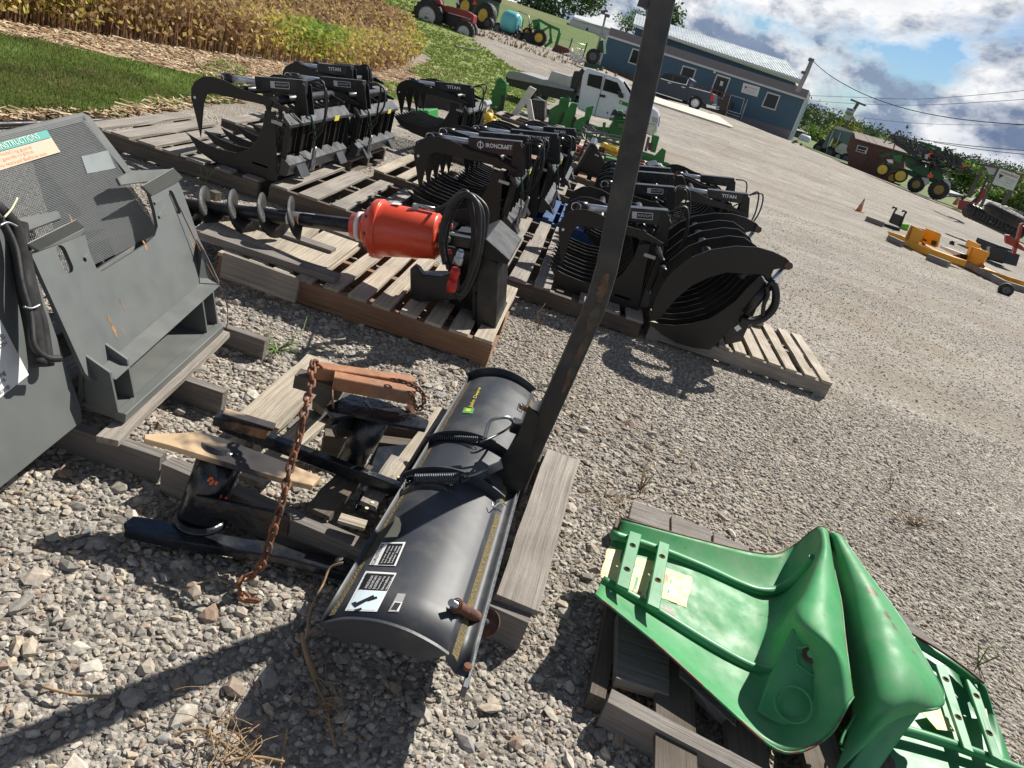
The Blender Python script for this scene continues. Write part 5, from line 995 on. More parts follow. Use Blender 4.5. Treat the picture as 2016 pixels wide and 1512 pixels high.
def straw(n,box,P,name,label):
    X,Y,px,py=pxsample(n,*box); k=inP(X,Y,P); X,Y=X[k],Y[k]; n=len(X); a=rng.uniform(0,2*pi,n); L=rng.uniform(.02,.09,n); w=.002+.0007*Y; z=Hn(X,Y)+rng.uniform(.012,.04,n)
    dx,dy=np.cos(a),np.sin(a); V=np.stack([np.stack([X-dx*L-dy*w,Y-dy*L+dx*w,z],1),np.stack([X-dx*L+dy*w,Y-dy*L-dx*w,z+.004],1),np.stack([X+dx*L+dy*w,Y+dy*L-dx*w,z+rng.uniform(0,.02,n)],1),np.stack([X+dx*L-dy*w,Y+dy*L+dx*w,z+.012],1)],1).reshape(-1,3)
    meshraw(name,V,np.arange(4*n),4,STRW,np.repeat(rng.uniform(0,1,n),4),label=label,cat='straw')
straw(26000,(-60,960,30,200),SP,'straw_litter','dry straw and stalk litter between the lawn and the crop')
SOP=[(p.x,p.y) for p in (G(*q) for q in [(-60,262),(0,243),(190,238),(330,222),(400,210),(640,180),(560,160),(370,196),(200,225),(-60,226)])]
straw(7000,(-60,640,150,265),SOP,'dry_litter','brown dry litter along the lawn edge')
LEAFC={'light':[(.03,.07,.012),(.07,.14,.02),(.12,.21,.035),(.19,.28,.06),(.27,.31,.08)],'dark':[(.012,.03,.01),(.025,.055,.015),(.045,.085,.025),(.07,.12,.04)],'yellow':[(.05,.08,.015),(.12,.16,.025),(.24,.26,.04),(.34,.32,.07)],'mid':[(.02,.05,.012),(.045,.09,.02),(.08,.14,.03),(.12,.19,.05)]}
LM={k:rampmat('leaf_'+k,v,.65,tl=.3,nscale=.5,nv=.25) for k,v in LEAFC.items()}; BARK=mat('bark',(.10,.08,.06),.9,var=.3,vscale=4,bump=.5)
def tree(label,px,py,Y,h,r,kind,n=1600,base=None,group='trees beyond the yard',asp=1.0,name='broadleaf_tree',leaf=.05):
    p=Yp(px,py,Y) if base is None else base     # px,py: centre of the crown
    zb=p.z-h*.62; t=thing(name,label,'tree',(p.x,p.y,zb),group)
    nl=9; L=rng.normal(size=(nl,3)); L/=np.linalg.norm(L,axis=1,keepdims=True); L*=rng.uniform(.25,.75,(nl,1))*np.array([r,r,h*.36*asp]); cl=rng.integers(0,nl,n); d=rng.normal(size=(n,3)); d/=np.linalg.norm(d,axis=1,keepdims=True)
    rad=rng.uniform(.45,1.05,(n,1))*r*.55; C=L[cl]+d*rad*np.array([1,1,.75])+np.array([p.x,p.y,p.z]); C+=rng.normal(0,.05*r,(n,3))
    V,F,R=leaves(C,rng.uniform(.6,1.4,n)*leaf*r*1.4,np.clip(rng.uniform(0,1,n)*.55+rng.uniform(0,.45,nl)[cl],0,1)); meshraw('crown',V,F,4,LM[kind],R,kind=None,par=t)
    mb=MB(); mb.tube([(p.x,p.y,zb),(p.x+.05*r,p.y,zb+h*.3),(p.x,p.y,p.z)],[.05*r+.05,.04*r+.04,.02*r],8)
    for i in range(5): e=Vector(L[i])+p; mb.tube([(p.x,p.y,p.z-h*.25),tuple((e+Vector((p.x,p.y,p.z-h*.2)))/2),tuple(e)],[.02*r+.02,.015*r+.01,.005*r],6)
    mb.build('trunk',BARK,t); return t
# hills: meadow rising behind the building on the left, wooded ridge on the right
def hill(name,f,x0,x1,y0,y1,nx,ny,mt):
    mb=MB(); mb.grid([[Vector((x0+(x1-x0)*i/nx,y0+(y1-y0)*j/ny,f(x0+(x1-x0)*i/nx,y0+(y1-y0)*j/ny))) for i in range(nx+1)] for j in range(ny+1)]); o=mb.build(name,mt); tag(o,kind='structure'); return o
sm=lambda t:(lambda u:u*u*(3-2*u))(min(1,max(0,t)))
MH=lambda x,y: H(x,y)-.12+ (4.6*sm((y-62)/88))*(1-sm((x-6)/22))+ .25*mnoise.noise(Vector((x*.05,y*.05,0)))*sm((y-60)/30)
hill('meadow_hill',MH,-160,34,52,240,40,36,GFAR)
RH=lambda x,y: -3+ (7*sm((y-240)/200)+11*sm((x-215)/90)*sm((y-240)/300))*sm((x+30)/70)+2.2*mnoise.noise(Vector((x*.008,y*.008,4)))*sm((y-260)/80)
hill('wooded_hill',RH,-40,900,230,800,50,24,mat('forest_floor',(.03,.05,.015),.95,var=.2,vscale=.05))
def woods(name,label,n,fx,kind,sz):
    X=rng.uniform(-20,850,n);Y=rng.uniform(300,620,n); Z=np.array([RH(x,y) for x,y in zip(X,Y)]); m=34; C=np.repeat(np.stack([X,Y,Z+3.5],1),m,0)+rng.normal(0,1,(n*m,3))*np.array([2.6,2.6,2.2])
    V,F,R=leaves(C,rng.uniform(.6,1.4,n*m)*sz,np.clip(np.repeat(rng.uniform(0,.7,n),m)+rng.uniform(0,.3,n*m),0,1)); meshraw(name,V,F,4,LM[kind],R,label=label,cat='woods')
woods('woods','dark green wooded ridge far behind the yard on the right',5200,None,'dark',.75)
woods('woods','lighter trees mixed into the wooded ridge far behind the yard',900,None,'mid',.75)
# valley lawn sheet beyond the yard edge
FLW=[(p.x,p.y) for p in (G(*q) for q in [(1566,279),(1600,296),(1640,313),(1735,352),(1830,391),(1905,428),(2016,485),(2120,535)])]
sheet('far_lawn',None,GFAR,2.5,.04,.6,world_pts=FLW+[(70,40),(140,90),(170,235),(30,235),(17,90)])
for i,(lb,px,py,Y,h,r,kd,n) in enumerate((
 ('big loose-leaved tree rising behind the green tractors at the top centre',1068,15,170,16,6.5,'dark',1500),('tall airy tree left of the white barn roof',1148,4,175,14,5.0,'mid',1300),('half bare tree on the hill just right of the big loose-leaved one',1093,28,165,8,4.2,'dark',300),
 ('leafy tree showing over the left end of the metal roof',1300,30,120,11,4.2,'mid',1300),('small bright tree peeking between the barn and the blue building',1238,46,120,5,2.6,'light',700),('distant round tree at the very top left of the sky gap',990,40,200,7,6,'dark',600),
 ('large light green tree just right of the blue building',1603,272,135,5.6,2.9,'light',2200),('yellowish green tree behind the utility pole',1672,262,128,6.4,2.8,'yellow',2200),('small pale tree behind the shed roof, left of the sprayer boom',1738,284,110,3.0,1.5,'light',800),
 ('dark tree standing over the shed roof ridge',1716,275,150,4.5,2.2,'dark',800),('big bright green tree between the sprayer and the tall sign',1903,352,100,7.5,2.8,'light',3000),('dark green tree low behind the sprayer wheels',1872,385,96,4.5,2.6,'dark',2000),
 ('light green tree below the white sign board',1962,398,90,4.5,2.4,'light',1900),('yellow-green tree at the right frame edge beside the sign',2012,385,90,6,2.7,'yellow',2200),('mid green tree at the right frame edge above the roofs',2040,415,80,6,3.0,'mid',1700),
 ('mid green tree just above the roof of the small cab tractor',1640,266,150,6,3.4,'mid',1300),('pale bushy tree filling the gap behind the small cab tractor',1635,290,130,4.6,2.8,'yellow',1700))):
    tree(lb,px,py,Y,h,r,kd,n)
# ================================================================ planes for far things
class VO:
    def __init__(s,p0,ang=0): a=radians(ang); s.h=Vector((cos(a),sin(a),0)); s.d=Vector((-sin(a),cos(a),0)); s.p0=Vector(p0); s.v=VP(p0,-s.d)
    def __call__(s,x,y,o=0): return s.v(x,y,-o)   # o>0: away from the viewer
    def ext(s,pts,o,dep,mb=None): mb=mb or MB(); mb.prism([s(x,y,o) for x,y in pts],s.d*dep); return mb
    def m(s,r_px): return r_px/FPX*s.p0.y*1.0
def zc(ox,oy,sc): return lambda *P:[(ox+x/sc,oy+y/sc) for x,y in P]
def wheel(par,pl,c,r,w,o=0,rim=.55,tm=None,rm=None,name='wheel',lug=False,hub=None,spk=0,rsq=1):
    tm=tm or TIRE; rm=rm or DSTEEL; C=pl(c[0],c[1],o); R_=pl.m(r); d=pl.d
    mb=MB(); mb.tube_l([(C,R_*rim),(C-d*w*.02,R_*.9),(C+d*w*.12,R_),(C+d*w*.88,R_),(C+d*w,R_*.9),(C+d*w*.98,R_*rim*.9)],d,28)
    q=d.cross(Vector((0,0,1)));u=Vector((0,0,1))
    if lug:
        for k in range(18):
            a=2*pi*k/18; e=q*cos(a)+u*sin(a); e2=q*cos(a+.22)+u*sin(a+.22)
            mb.bar(C+e*R_*1.0+d*w*.0,C+e2*R_*1.01+d*w*.55,R_*.07,R_*.09,up=e)
    wh=mb.build(name,tm,par)
    mb=MB(); mb.tube_l([(C-d*w*.01,R_*rim),(C-d*w*.03,R_*rim*.86),(C+d*w*.1,R_*rim*.8),(C+d*w*.12,.001)],d,24); mb.build('rim',rm,wh)
    mb=MB(); mb.tube_l([(C+d*w*.10,R_*rim*.45),(C-d*w*.02,R_*rim*.30),(C-d*w*.04,.001)],d,14); mb.build('hub',hub or rm,wh)
    if spk:
        mb=MB()
        for k in range(spk): a=2*pi*k/spk; e=q*cos(a)+u*sin(a); mb.bar(C+e*R_*.1-d*w*.03,C+e*R_*rim*.85-d*w*.02,R_*.1,.01,up=d)
        mb.build('spokes',CHROME,wh)
    return wh
def VO2(a,b):
    A_,B_=G(*a),G(*b); return VO(A_,math.degrees(atan2(B_.y-A_.y,B_.x-A_.x)))
# ================================================================ blue office building
z6=zc(1100,0,3.36); Bc=G(1557,278); Ac=G(1186,141); BW=VO(Bc,-math.degrees(atan2(Bc.x,Bc.y))-1.5); BD=BW.d
SID=mat('blue_siding',(.055,.125,.175),.5,var=.06,vscale=1); SIDG=mat('grey_siding',(.20,.19,.20),.55,var=.06,vscale=1); TRIM=mat('white_trim',(.62,.62,.62),.5,var=.04); ROOFM=mat('metal_roof',(.62,.68,.70),.35,.3,var=.04,vscale=.5)
bld=thing('office_building','blue metal-sided office building with grey band, white-framed windows and pale ribbed roof','building',tuple(Bc))
def bq(*P): return [BW(x,y) for x,y in z6(*P)]
wl=MB().prism(bq((330,235),(1640,655),(1520,938),(1190,830),(200,560)),BD*9).build('wall',SID,bld)
def ribs(P,n,mt,par,hgt=.02,w=.035,o=.0,name='siding_ribs'):   # quad corners tl,tr,br,bl -> vertical ribs in one mesh
    mb=MB()
    for i in range(n+1):
        t_=i/n; a=P[0].lerp(P[1],t_);b=P[3].lerp(P[2],t_); mb.bar(a-BD*(o+hgt/2),b-BD*(o+hgt/2),w,hgt,up=BD)
    return mb.build(name,mt,par)
ribs(bq((345,255),(1630,670),(1515,925),(215,460)),75,SID,wl)
fs=MB().prism([p-BD*.15 for p in bq((347,182),(1657,598),(1637,655),(330,238))],BD*9.2).build('fascia',SIDG,bld); ribs([p-BD*.15 for p in bq((349,188),(1652,603),(1634,650),(333,236))],90,SIDG,fs)
MB().prism([p-BD*.19 for p in bq((330,232),(1637,650),(1634,663),(326,246))],BD*.1).build('trim',TRIM,bld)
MB().prism([p-BD*.04 for p in bq((318,240),(328,243),(275,430),(266,428))],BD*.1).build('trim',TRIM,bld); MB().prism([p-BD*.04 for p in bq((1626,660),(1637,662),(1522,937),(1512,934))],BD*.1).build('trim',TRIM,bld)
sk=MB().prism([p-BD*.03 for p in bq((1215,768),(1550,868),(1520,936),(1190,822))],BD*.1).build('skirting',SIDG,bld); ribs([p-BD*.03 for p in bq((1215,768),(1550,868),(1520,936),(1190,822))],26,SIDG,sk)
up_=MB().prism([p+BD*1.6 for p in bq((482,165),(1562,540),(1548,620),(465,240))],BD*6).build('upper_wall',SID,bld)
mb=MB(); E0,E1=[p+BD*.9 for p in bq((478,150),(1598,522))]; R0,R1_=[BW(x,y,5.0) for x,y in z6((514,92),(1500,405))]; F0,F1=E0+BD*8+Vector((0,0,.0)),E1+BD*8
mb.add([E0,E1,R1_,R0],[(0,1,2,3)]); mb.add([R0,R1_,F1,F0],[(0,1,2,3)]); rf=mb.build('roof',ROOFM,bld,solid=.06)
mb=MB(); 
for i in range(56): t_=i/55; a=E0.lerp(E1,t_);b=R0.lerp(R1_,t_); mb.bar(a+Vector((0,0,.04)),b+Vector((0,0,.04)),.04,.05)
mb.build('roof_ribs',ROOFM,rf)
MB().bar(E0-Vector((0,0,.08)),E1-Vector((0,0,.08)),.08,.14).build('gutter',TRIM,rf)
MB().prism([E1,E1+Vector((0,0,-.1)),F1-Vector((0,0,.1)),R1_-Vector((0,0,.1)),R1_],BW.h*.05).build('gable_trim',TRIM,rf)
def win(P,par=wl):
    p=bq(*P); c=sum(p,Vector((0,0,0)))/4; q=[c+(v-c)*.84 for v in p]; w=MB(); holes(w,[v-BD*.06 for v in p],[[v-BD*.06 for v in q]],BD*.05); w=w.build('window',TRIM,bld); MB().prism([v-BD*.045 for v in q],BD*.005).build('pane',GLS,w); return w
win(((490,317),(582,345),(548,443),(457,415))); win(((822,431),(914,458),(880,556),(790,530))); win(((1380,606),(1468,632),(1432,733),(1339,705)))
dr=win(((1047,487),(1140,516),(1085,665),(992,635))); MB().prism([p-BD*.055 for p in bq((1072,535),(1090,541),(1083,570),(1064,565))],BD*.01).build('door_notice',WHITE,dr)
dr.name='door'
lt=MB(); lt.box(BW(*z6((1033,472))[0],-.12),(.2,.2,.3)); lt.build('wall_lamp',TRIM,bld)
REDL=mat('red_letter',(.55,.06,.05),.5,var=0)
p=[v-BD*.06 for v in bq((1222,547),(1333,577),(1314,642),(1206,610))]; sg=MB().prism(p,BD*.04).build('sign_board',WHITE,bld)
xd=p[1]-p[0];yd=p[0]-p[3]; c0_=p[3]+yd*.5+xd*.5
text('Cornerstone Sales LLC',c0_+yd*.18,xd,yd,yd.length*.17,REDL,sg,fit=xd.length*.72,off=.02,bold=.01); text('Farm equipment and parts',c0_-yd*.08+xd*.06,xd,yd,yd.length*.08,DECB,sg,fit=xd.length*.5,off=.02); text('Sales  Service  Rental',c0_-yd*.26+xd*.06,xd,yd,yd.length*.08,DECB,sg,fit=xd.length*.5,off=.02)
MB().prism([p[3]+xd*.12+yd*.72-BD*.01,p[3]+xd*.30+yd*.66-BD*.01,p[3]+xd*.22+yd*.52-BD*.01,p[3]+xd*.19+yd*.36-BD*.01],BD*.005).build('logo',REDL,sg)
# deck, stairs, concrete walk
dk=thing('deck','brown wooden deck with railings in front of the office door','deck',tuple(BW(1400,205,-1.0)))
def dq(P,o): return [BW(x,y,o) for x,y in z6(*P)]
MB().prism(dq(((890,598),(1145,676),(1108,780),(850,700)),-1.6),BD*1.5).build('deck_base',WOODD,dk)
for i,(a,b) in enumerate((((905,560),(1150,632)),((895,590),(1140,662)))): A_,B_=dq((a,b),-1.65); MB().bar(A_,B_,.1,.09).build('rail',mat('brown_stain',(.16,.07,.045),.7,var=.2,vscale=3),dk)
for i in range(9): A_,B_=dq(((905+30*i,556+8.9*i),(875+30*i,625+8.9*i)),-1.6); MB().bar(A_,B_,.07,.07).build('post',MATS['brown_stain'],dk)
for a,b in (((290,470),(530,545)),): A_,B_=dq((a,b),-1.4); MB().bar(A_,B_,.12,.12).build('rail',MATS['brown_stain'],dk)
MB().prism(dq(((285,430),(520,505),(505,560),(265,480)),-1.3),BD*.1).build('lattice',WOODD,dk)
st_=thing('metal_stairs','light metal stairs with pipe handrails beside the deck','stairs',tuple(BW(*z6((1150,820))[0],-1.6)))
for i in range(5): A_,B_=dq(((1120-6*i,730+17*i),(1203-7*i,756+17*i)),-1.7-.06*i); MB().bar(A_,B_,.28,.05).build('tread',STEEL,st_)
for P_ in (((1110,728),(1140,628),(1228,655),(1200,752)),((1192,825),(1250,658),(1205,760)),((1092,790),(1118,728))): MB().tube(dq(P_,-1.75),.03,6).build('handrail',TRIM,st_)
sl_=[G(x,y,.08) for x,y in z6((600,628),(640,640),(1060,768),(1158,838),(1140,838),(600,665))]; MB().prism(sl_,(0,0,-.1)).build('concrete_walk',mat('concrete',(.55,.51,.44),.8,var=.1,vscale=1))['kind']='structure'
# ================================================================ trucks
WHT=mat('white_car_paint',(.72,.74,.78),.22,var=.02,coat=.5,rv=.1); DBL=mat('dark_blue_car_paint',(.022,.036,.065),.3,var=.03,coat=.25,rv=.1)
wz=zc(940,130,5.04); wp=G(1180,258); TW=VO(wp,-4); tr=thing('flatbed_truck','white crew cab flatbed truck with an aluminium toolbox behind the cab','truck',tuple(wp),'vehicles at the yard')
TW.ext(wz((1085,28),(1110,22),(1400,118),(1440,150),(1545,330),(1700,395),(1790,450),(1802,500),(1790,600),(1700,640),(1440,560),(1150,500),(985,420),(1000,330),(1040,100),(1060,50)),0,1.9).build('cab',WHT,tr,bevel=.06,seg=3)
gp_=lambda name,P,mt,o=-.012,dp=.01,par=tr,pl=TW: pl.ext(wz(*P),o,dp).build(name,mt,par)
gp_('window',[(1105,75),(1245,105),(1220,232),(1085,190)],GLS); gp_('window',[(1270,125),(1390,165),(1430,250),(1455,300),(1240,240)],GLS)
gp_('door_seam',[(1262,100),(1266,101),(1160,500),(1156,499)],DECB); gp_('door_handle',[(1215,280),(1270,290),(1268,315),(1212,305)],DECB,-.04,.03)
a,b,c,d=[TW(*wz((1455,160))[0],.1),TW(*wz((1570,330))[0],.1),TW(*wz((1570,330))[0],1.8),TW(*wz((1455,160))[0],1.8)]
MB().add([v+Vector((.0,-.02,.03)) for v in (a,b,c,d)],[(0,1,2,3)]).build('windshield',GLS,tr,solid=.01)
TW.ext(wz((1380,240),(1440,260),(1450,320),(1400,310)),-.2,.2).build('side_mirror',DECB,tr,bevel=.02)
TW.ext(wz((1700,560),(1790,580),(1785,650),(1730,700),(1660,660)),-.02,1.9).build('bumper',CHROME,tr,bevel=.03); TW.ext(wz((1735,500),(1795,520),(1785,570),(1730,555)),-.015,.5).build('headlight',STEEL,tr); TW.ext(wz((1800,505),(1808,510),(1798,600),(1790,600)),.3,1.3).build('grille',DECB,tr)
TW.ext(wz((285,90),(310,50),(420,60),(950,230),(950,250),(300,120)),-.15,2.3).build('flatbed',mat('bed_grey',(.30,.31,.32),.5,var=.1),tr)
TW.ext(wz((280,95),(950,250),(980,330),(930,360),(640,290),(380,215),(290,190)),-.1,2.2).build('bed_frame',BLK,tr)
TW.ext(wz((735,48),(940,110),(915,240),(690,160)),.1,.9).build('toolbox',mat('diamond_plate',(.45,.46,.42),.4,.5,var=.15,vscale=3),tr,bevel=.01)
TW.ext(wz((960,50),(1010,50),(1040,20),(1060,40),(990,260),(900,235)),.2,1.5).build('headache_rack',BLK,tr)
wheel(tr,TW,wz((600,285))[0],16,.55,-.05); wheel(tr,TW,wz((1560,640))[0],16,.3,-.02); wheel(tr,TW,wz((1000,350))[0],10,.3,.3)
for k in range(3): MB().ball(TW(*wz((1190+90*k,40+25*k))[0],.5),.05,4).build('roof_light',mat('amber_lens',(.5,.2,.03),.3),tr)
dz=zc(1260,130,5.77); dp=G(1370,217); TD=VO(dp,-14); td=thing('pickup_truck','dark blue crew cab pickup truck parked in front of the office','truck',tuple(dp),'vehicles at the yard')
de=lambda name,P,mt,o=-.012,dp_=.01,**k: TD.ext(dz(*P),o,dp_).build(name,mt,td,**k)
TD.ext(dz((-60,130),(60,110),(215,110),(270,80),(330,66),(440,88),(560,130),(600,165),(560,225),(640,240),(800,300),(840,320),(840,430),(760,470),(710,430),(690,370),(640,340),(590,345),(555,390),(540,410),(480,392),(180,300),(-60,235)),0,1.9).build('body',DBL,td,bevel=.05,seg=3)
de('window',[(240,118),(290,88),(380,95),(352,168),(245,135)],GLS); de('window',[(392,100),(545,145),(525,205),(368,172)],GLS); de('window_trim',[(235,136),(370,176),(522,210),(550,145),(556,146),(530,218),(368,184),(233,144)],CHROME,-.02)
de('door_handle',[(315,183),(355,193),(352,200),(312,190)],CHROME,-.03,.02); de('door_handle',[(475,232),(515,243),(512,250),(472,239)],CHROME,-.03,.02); de('rocker_trim',[(180,296),(480,390),(478,400),(180,306)],CHROME,-.05,.04); de('door_seam',[(556,225),(562,226),(516,370),(511,369)],DECB)
de('tail_light',[(808,315),(842,325),(835,405),(800,395)],mat('red_lens',(.5,.02,.02),.25),-.02,.06); TD.ext(dz((750,430),(865,455),(860,490),(750,470)),-.05,1.95).build('bumper',CHROME,td,bevel=.02)
TD.ext(dz((560,235),(800,298),(798,306),(556,243)),-.01,.1).build('bed_rail',CHROME,td); TD.ext(dz((0,245),(540,405),(535,440),(0,300)),.2,1.4).build('underbody',DECB,td)
wheel(td,TD,dz((625,422))[0],12.0,.26,-.03,rim=.66,rm=STEEL,spk=10); wheel(td,TD,dz((60,250))[0],12.0,.26,-.03,rim=.66,rm=STEEL,spk=10)
TD.ext(dz((-40,40),(20,60),(20,110),(-30,100)),-.3,.15).build('side_mirror',DECB,td)
# ================================================================ tractors at the top
tz=zc(800,0,6.345); p=G(865,62); TT=VO(p,-6); rt=thing('tractor','old red tractor parked on the grass verge','tractor',tuple(p),'tractors at the yard')
TT.ext(tz((440,70),(520,70),(760,135),(845,190),(830,290),(800,300),(690,280),(680,225),(520,165),(460,140)),.55,.7).build('hood',REDD,rt,bevel=.04,seg=2)
TT.ext(tz((430,130),(690,225),(690,300),(620,330),(560,330),(420,270)),.6,.6).build('engine',DECB,rt,bevel=.03)
TT.ext(tz((250,-60),(420,0),(440,60),(380,60),(330,10),(200,-20)),.1,.35).build('fender',REDD,rt,bevel=.03); TT.ext(tz((300,-60),(420,-20),(430,60),(300,30)),.6,.7).build('seat',DECB,rt,bevel=.04)
TT.ext(tz((640,50),(655,55),(640,-60),(625,-60)),.8,.08).build('exhaust',STEEL,rt)
A_=TT(*tz((560,190))[0],.54); text('CASE',TT(*tz((775,236))[0],.545),TT.h,Vector((0,0,1)),.13,WHITE,rt,off=.02)
TT.ext(tz((520,155),(740,215),(740,222),(520,162)),.545,.02).build('hood_stripe',WHITE,rt)
wheel(rt,TT,tz((255,200))[0],27.5,.45,-.05,rim=.60,rm=STEEL,lug=True); wheel(rt,TT,tz((710,405))[0],19.5,.35,.0,rim=.6,rm=STEEL,lug=True); wheel(rt,TT,tz((330,160))[0],26,.45,1.4,rim=.6,rm=STEEL); wheel(rt,TT,tz((760,380))[0],18,.35,1.3,rm=STEEL)
p=Yp(945,58,47); TG=VO(p,-30); gt=thing('tractor','green tractor seen from behind with an orange warning triangle, beyond the red one','tractor',tuple(p),'tractors at the yard')
TG.ext(tz((740,-40),(980,-40),(960,120),(900,260),(800,200),(760,60)),0,1.5).build('body',mat('dark_green_paint',(.01,.06,.02),.4),gt,bevel=.05)
TG.ext(tz((820,55),(855,0),(888,58)),-.05,.02).build('warning_triangle',mat('orange_red',(.8,.10,.03),.5),gt); TG.ext(tz((700,-120),(1030,-120),(1000,-20),(730,-30)),.1,1.4).build('cab',GLS,gt,bevel=.03)
wheel(gt,TG,tz((955,190))[0],22,.5,0,rim=.5,rm=YELP,lug=True); wheel(gt,TG,tz((730,80))[0],22,.5,0,rim=.5,rm=YELP,lug=True); wheel(gt,TG,tz((1010,290))[0],10,.3,-.2)
z1=zc(780,0,4.582)
p=G(1010,72); TS=VO(p,-15); sp=thing('tank_sprayer','towed sprayer with a pale turquoise round tank and black pump gear','sprayer',tuple(p))
c=TS(*z1((1035,200))[0],.2); r=TS.m(18); MB().tube_l([(c-TS.h*r*.9-Vector((0,0,.0)),r*.55),(c-TS.h*r*.8,r*.85),(c-TS.h*r*.5,r),(c+TS.h*r*.5,r),(c+TS.h*r*.8,r*.85),(c+TS.h*r*.9,r*.5)],TS.h,28).build('tank',mat('turquoise_plastic',(.16,.55,.58),.4,var=.04),sp)
mb=MB(); 
for i in range(40): a_=Vector(TS(*z1((rng.uniform(900,1220),rng.uniform(230,330)))[0],rng.uniform(-.4,.8))); b_=a_+Vector(rng.normal(0,.28,3)); mb.tube([a_,(a_+b_)/2+Vector(rng.normal(0,.06,3)),b_],.03,5)
mb.build('pump_gear',DECB,sp); TS.ext(z1((900,260),(1230,350),(1225,375),(895,290)),0,.9).build('frame',DECB,sp)
for P_ in (((1100,100),(1195,140),(1205,250)),((1100,100),(1090,230))): MB().tube([TS(x,y,.3) for x,y in z1(*P_)],.035,6).build('roll_bar',STEEL,sp)
wheel(sp,TS,z1((910,250))[0],9,.3,0); wheel(sp,TS,z1((1180,290))[0],8,.3,0,rm=YELP); wheel(sp,TS,z1((1100,320))[0],9,.3,0)
def junk(name,label,cat,pl,zz,boxp,n,r,mt,dep=1.0,sd=1,L=.4,group=None):
    random.seed(sd); t_=thing(name,label,cat,tuple(pl.p0),group); mb=MB(); x0,x1,y0,y1=boxp
    for i in range(n):
        a_=pl(*zz((random.uniform(x0,x1),random.uniform(y0,y1)))[0],random.uniform(0,dep)); b_=a_+Vector((random.gauss(0,L),random.gauss(0,L),random.gauss(0,L*.4))); mb.bar(a_,b_,r*random.uniform(.6,1.6),r*random.uniform(.6,1.6))
    mb.build('frame_bars',mt,t_); return t_
p=Yp(1110,104,56); TL=VO(p,-10); ld=thing('loader_tractor','green tractor with raised front loader arms and a rusty brown bucket','tractor',tuple(p),'tractors at the yard')
for P_ in (((1250,250),(1290,180),(1380,230),(1470,270),(1475,300),(1440,420)),((1300,290),(1390,240),(1400,380),(1340,420))): MB().tube([TL(x,y,.2) for x,y in z1(*P_)],.13,4,square=True).build('loader_arm',GRNT,ld)
TL.ext(z1((1230,180),(1290,170),(1300,260),(1240,270)),.3,.5).build('mast',GRNT,ld); TL.ext(z1((1440,395),(1560,440),(1555,535),(1390,470)),0,1.6).build('bucket',mat('rust_brown',(.12,.04,.03),.6),ld,bevel=.02)
wheel(ld,TL,z1((1285,340))[0],14,.4,.1,rm=YELP,lug=True); TL.ext(z1((1130,290),(1290,300),(1300,380),(1180,390)),.2,.8).build('chassis',DECB,ld)
p=Yp(1182,124,50); TM=VO(p,-10); m2=thing('compact_tractor','small green tractor with canopy glass, half hidden at the left end of the blue building','tractor',tuple(p),'tractors at the yard')
TM.ext(z1((1830,370),(1868,362),(1872,480),(1810,470)),.3,.8).build('cab',mat('dark_green_paint',(.01,.06,.02)),m2); wheel(m2,TM,z1((1775,510))[0],13,.4,0,rm=DSTEEL,lug=True); TM.ext(z1((1700,560),(1860,600),(1850,640),(1690,600)),0,.5).build('loader',mat('dark_green_paint',(.01,.06,.02)),m2)
junk('grey_implement','heap of pale grey implement parts beside the brown loader bucket','implement',VO(Yp(1140,120,50),-10),z1,(1560,1680,470,560),26,.08,TRIM,1,3,.25)
MB().prism([G(1122,112,.05),G(1145,128,.05),G(1150,124,.05),G(1128,106,.05)],(0,0,-.05)).build('plywood_sheet',WOODL); 
o=bpy.data.objects['plywood_sheet']; tag(o,'pale sheet lying on the drive below the grey implement parts','sheet')
mb=MB(); mb.bar(G(898,92,.06),G(934,99,.06),.12,.1); o=mb.build('wood_post',WOOD); tag(o,'pale timber lying in the grass in front of the red tractor','timber')
# barns on the meadow
def barn(label,P,Y,dep,roofp,wallm,roofm,holes_=()):
    pl=VO(Yp(*z1(P[3])[0],Y),0); b=thing('barn',label,'barn',tuple(pl.p0),'barns on the hill'); pl.ext(z1(*P),0,dep).build('wall',wallm,b)
    q=z1(*roofp); a_,b_,c_,d_=pl(*q[0],-.3),pl(*q[1],-.3),pl(*q[2],dep*.5),pl(*q[3],dep*.5); MB().add([a_,b_,c_,d_],[(0,1,2,3)]).build('roof',roofm,b,solid=.15)
    for hp in holes_: pl.ext(z1(*hp),-.03,.02).build('window',GLS,b)
    return b
WB=mat('white_barn',(.66,.68,.66),.6,var=.05); RG=mat('grey_roof',(.60,.62,.63),.5,var=.05)
barn('long white barn on the hill with two small dark windows',[(1600,150),(1860,240),(1950,272),(1890,375),(1560,262),(1565,190)],120,12,[(1600,170),(1960,270),(1960,215),(1610,135)],WB,RG,([(1716,250),(1732,254),(1730,276),(1714,272)],[(1852,293),(1868,297),(1866,318),(1850,314)]))
barn('white barn roof stepping up behind the long white barn',[(1760,200),(1950,262),(1945,275),(1750,215)],135,10,[(1755,195),(1955,262),(1955,225),(1760,155)],WB,RG)
barn('dark roofed farmhouse at the foot of the big trees',[(1330,185),(1480,215),(1475,235),(1325,200)],130,8,[(1325,190),(1485,225),(1440,165),(1370,160)],mat('brown_wall',(.2,.15,.12),.8),mat('brown_roof',(.16,.11,.09),.8))
barn('dark brown low house left of the big tree at the top',[(900,100),(1060,130),(1050,165),(895,130)],140,8,[(890,105),(1065,135),(1000,85),(930,75)],MATS['brown_wall'],mat('dark_roof',(.06,.06,.065),.7))
barn('small dark grey shed by the white barn gable',[(1480,215),(1550,240),(1545,265),(1470,235)],125,5,[(1470,215),(1560,240),(1535,205),(1480,190)],mat('grey_wall',(.25,.25,.26),.8),MATS['dark_roof'])
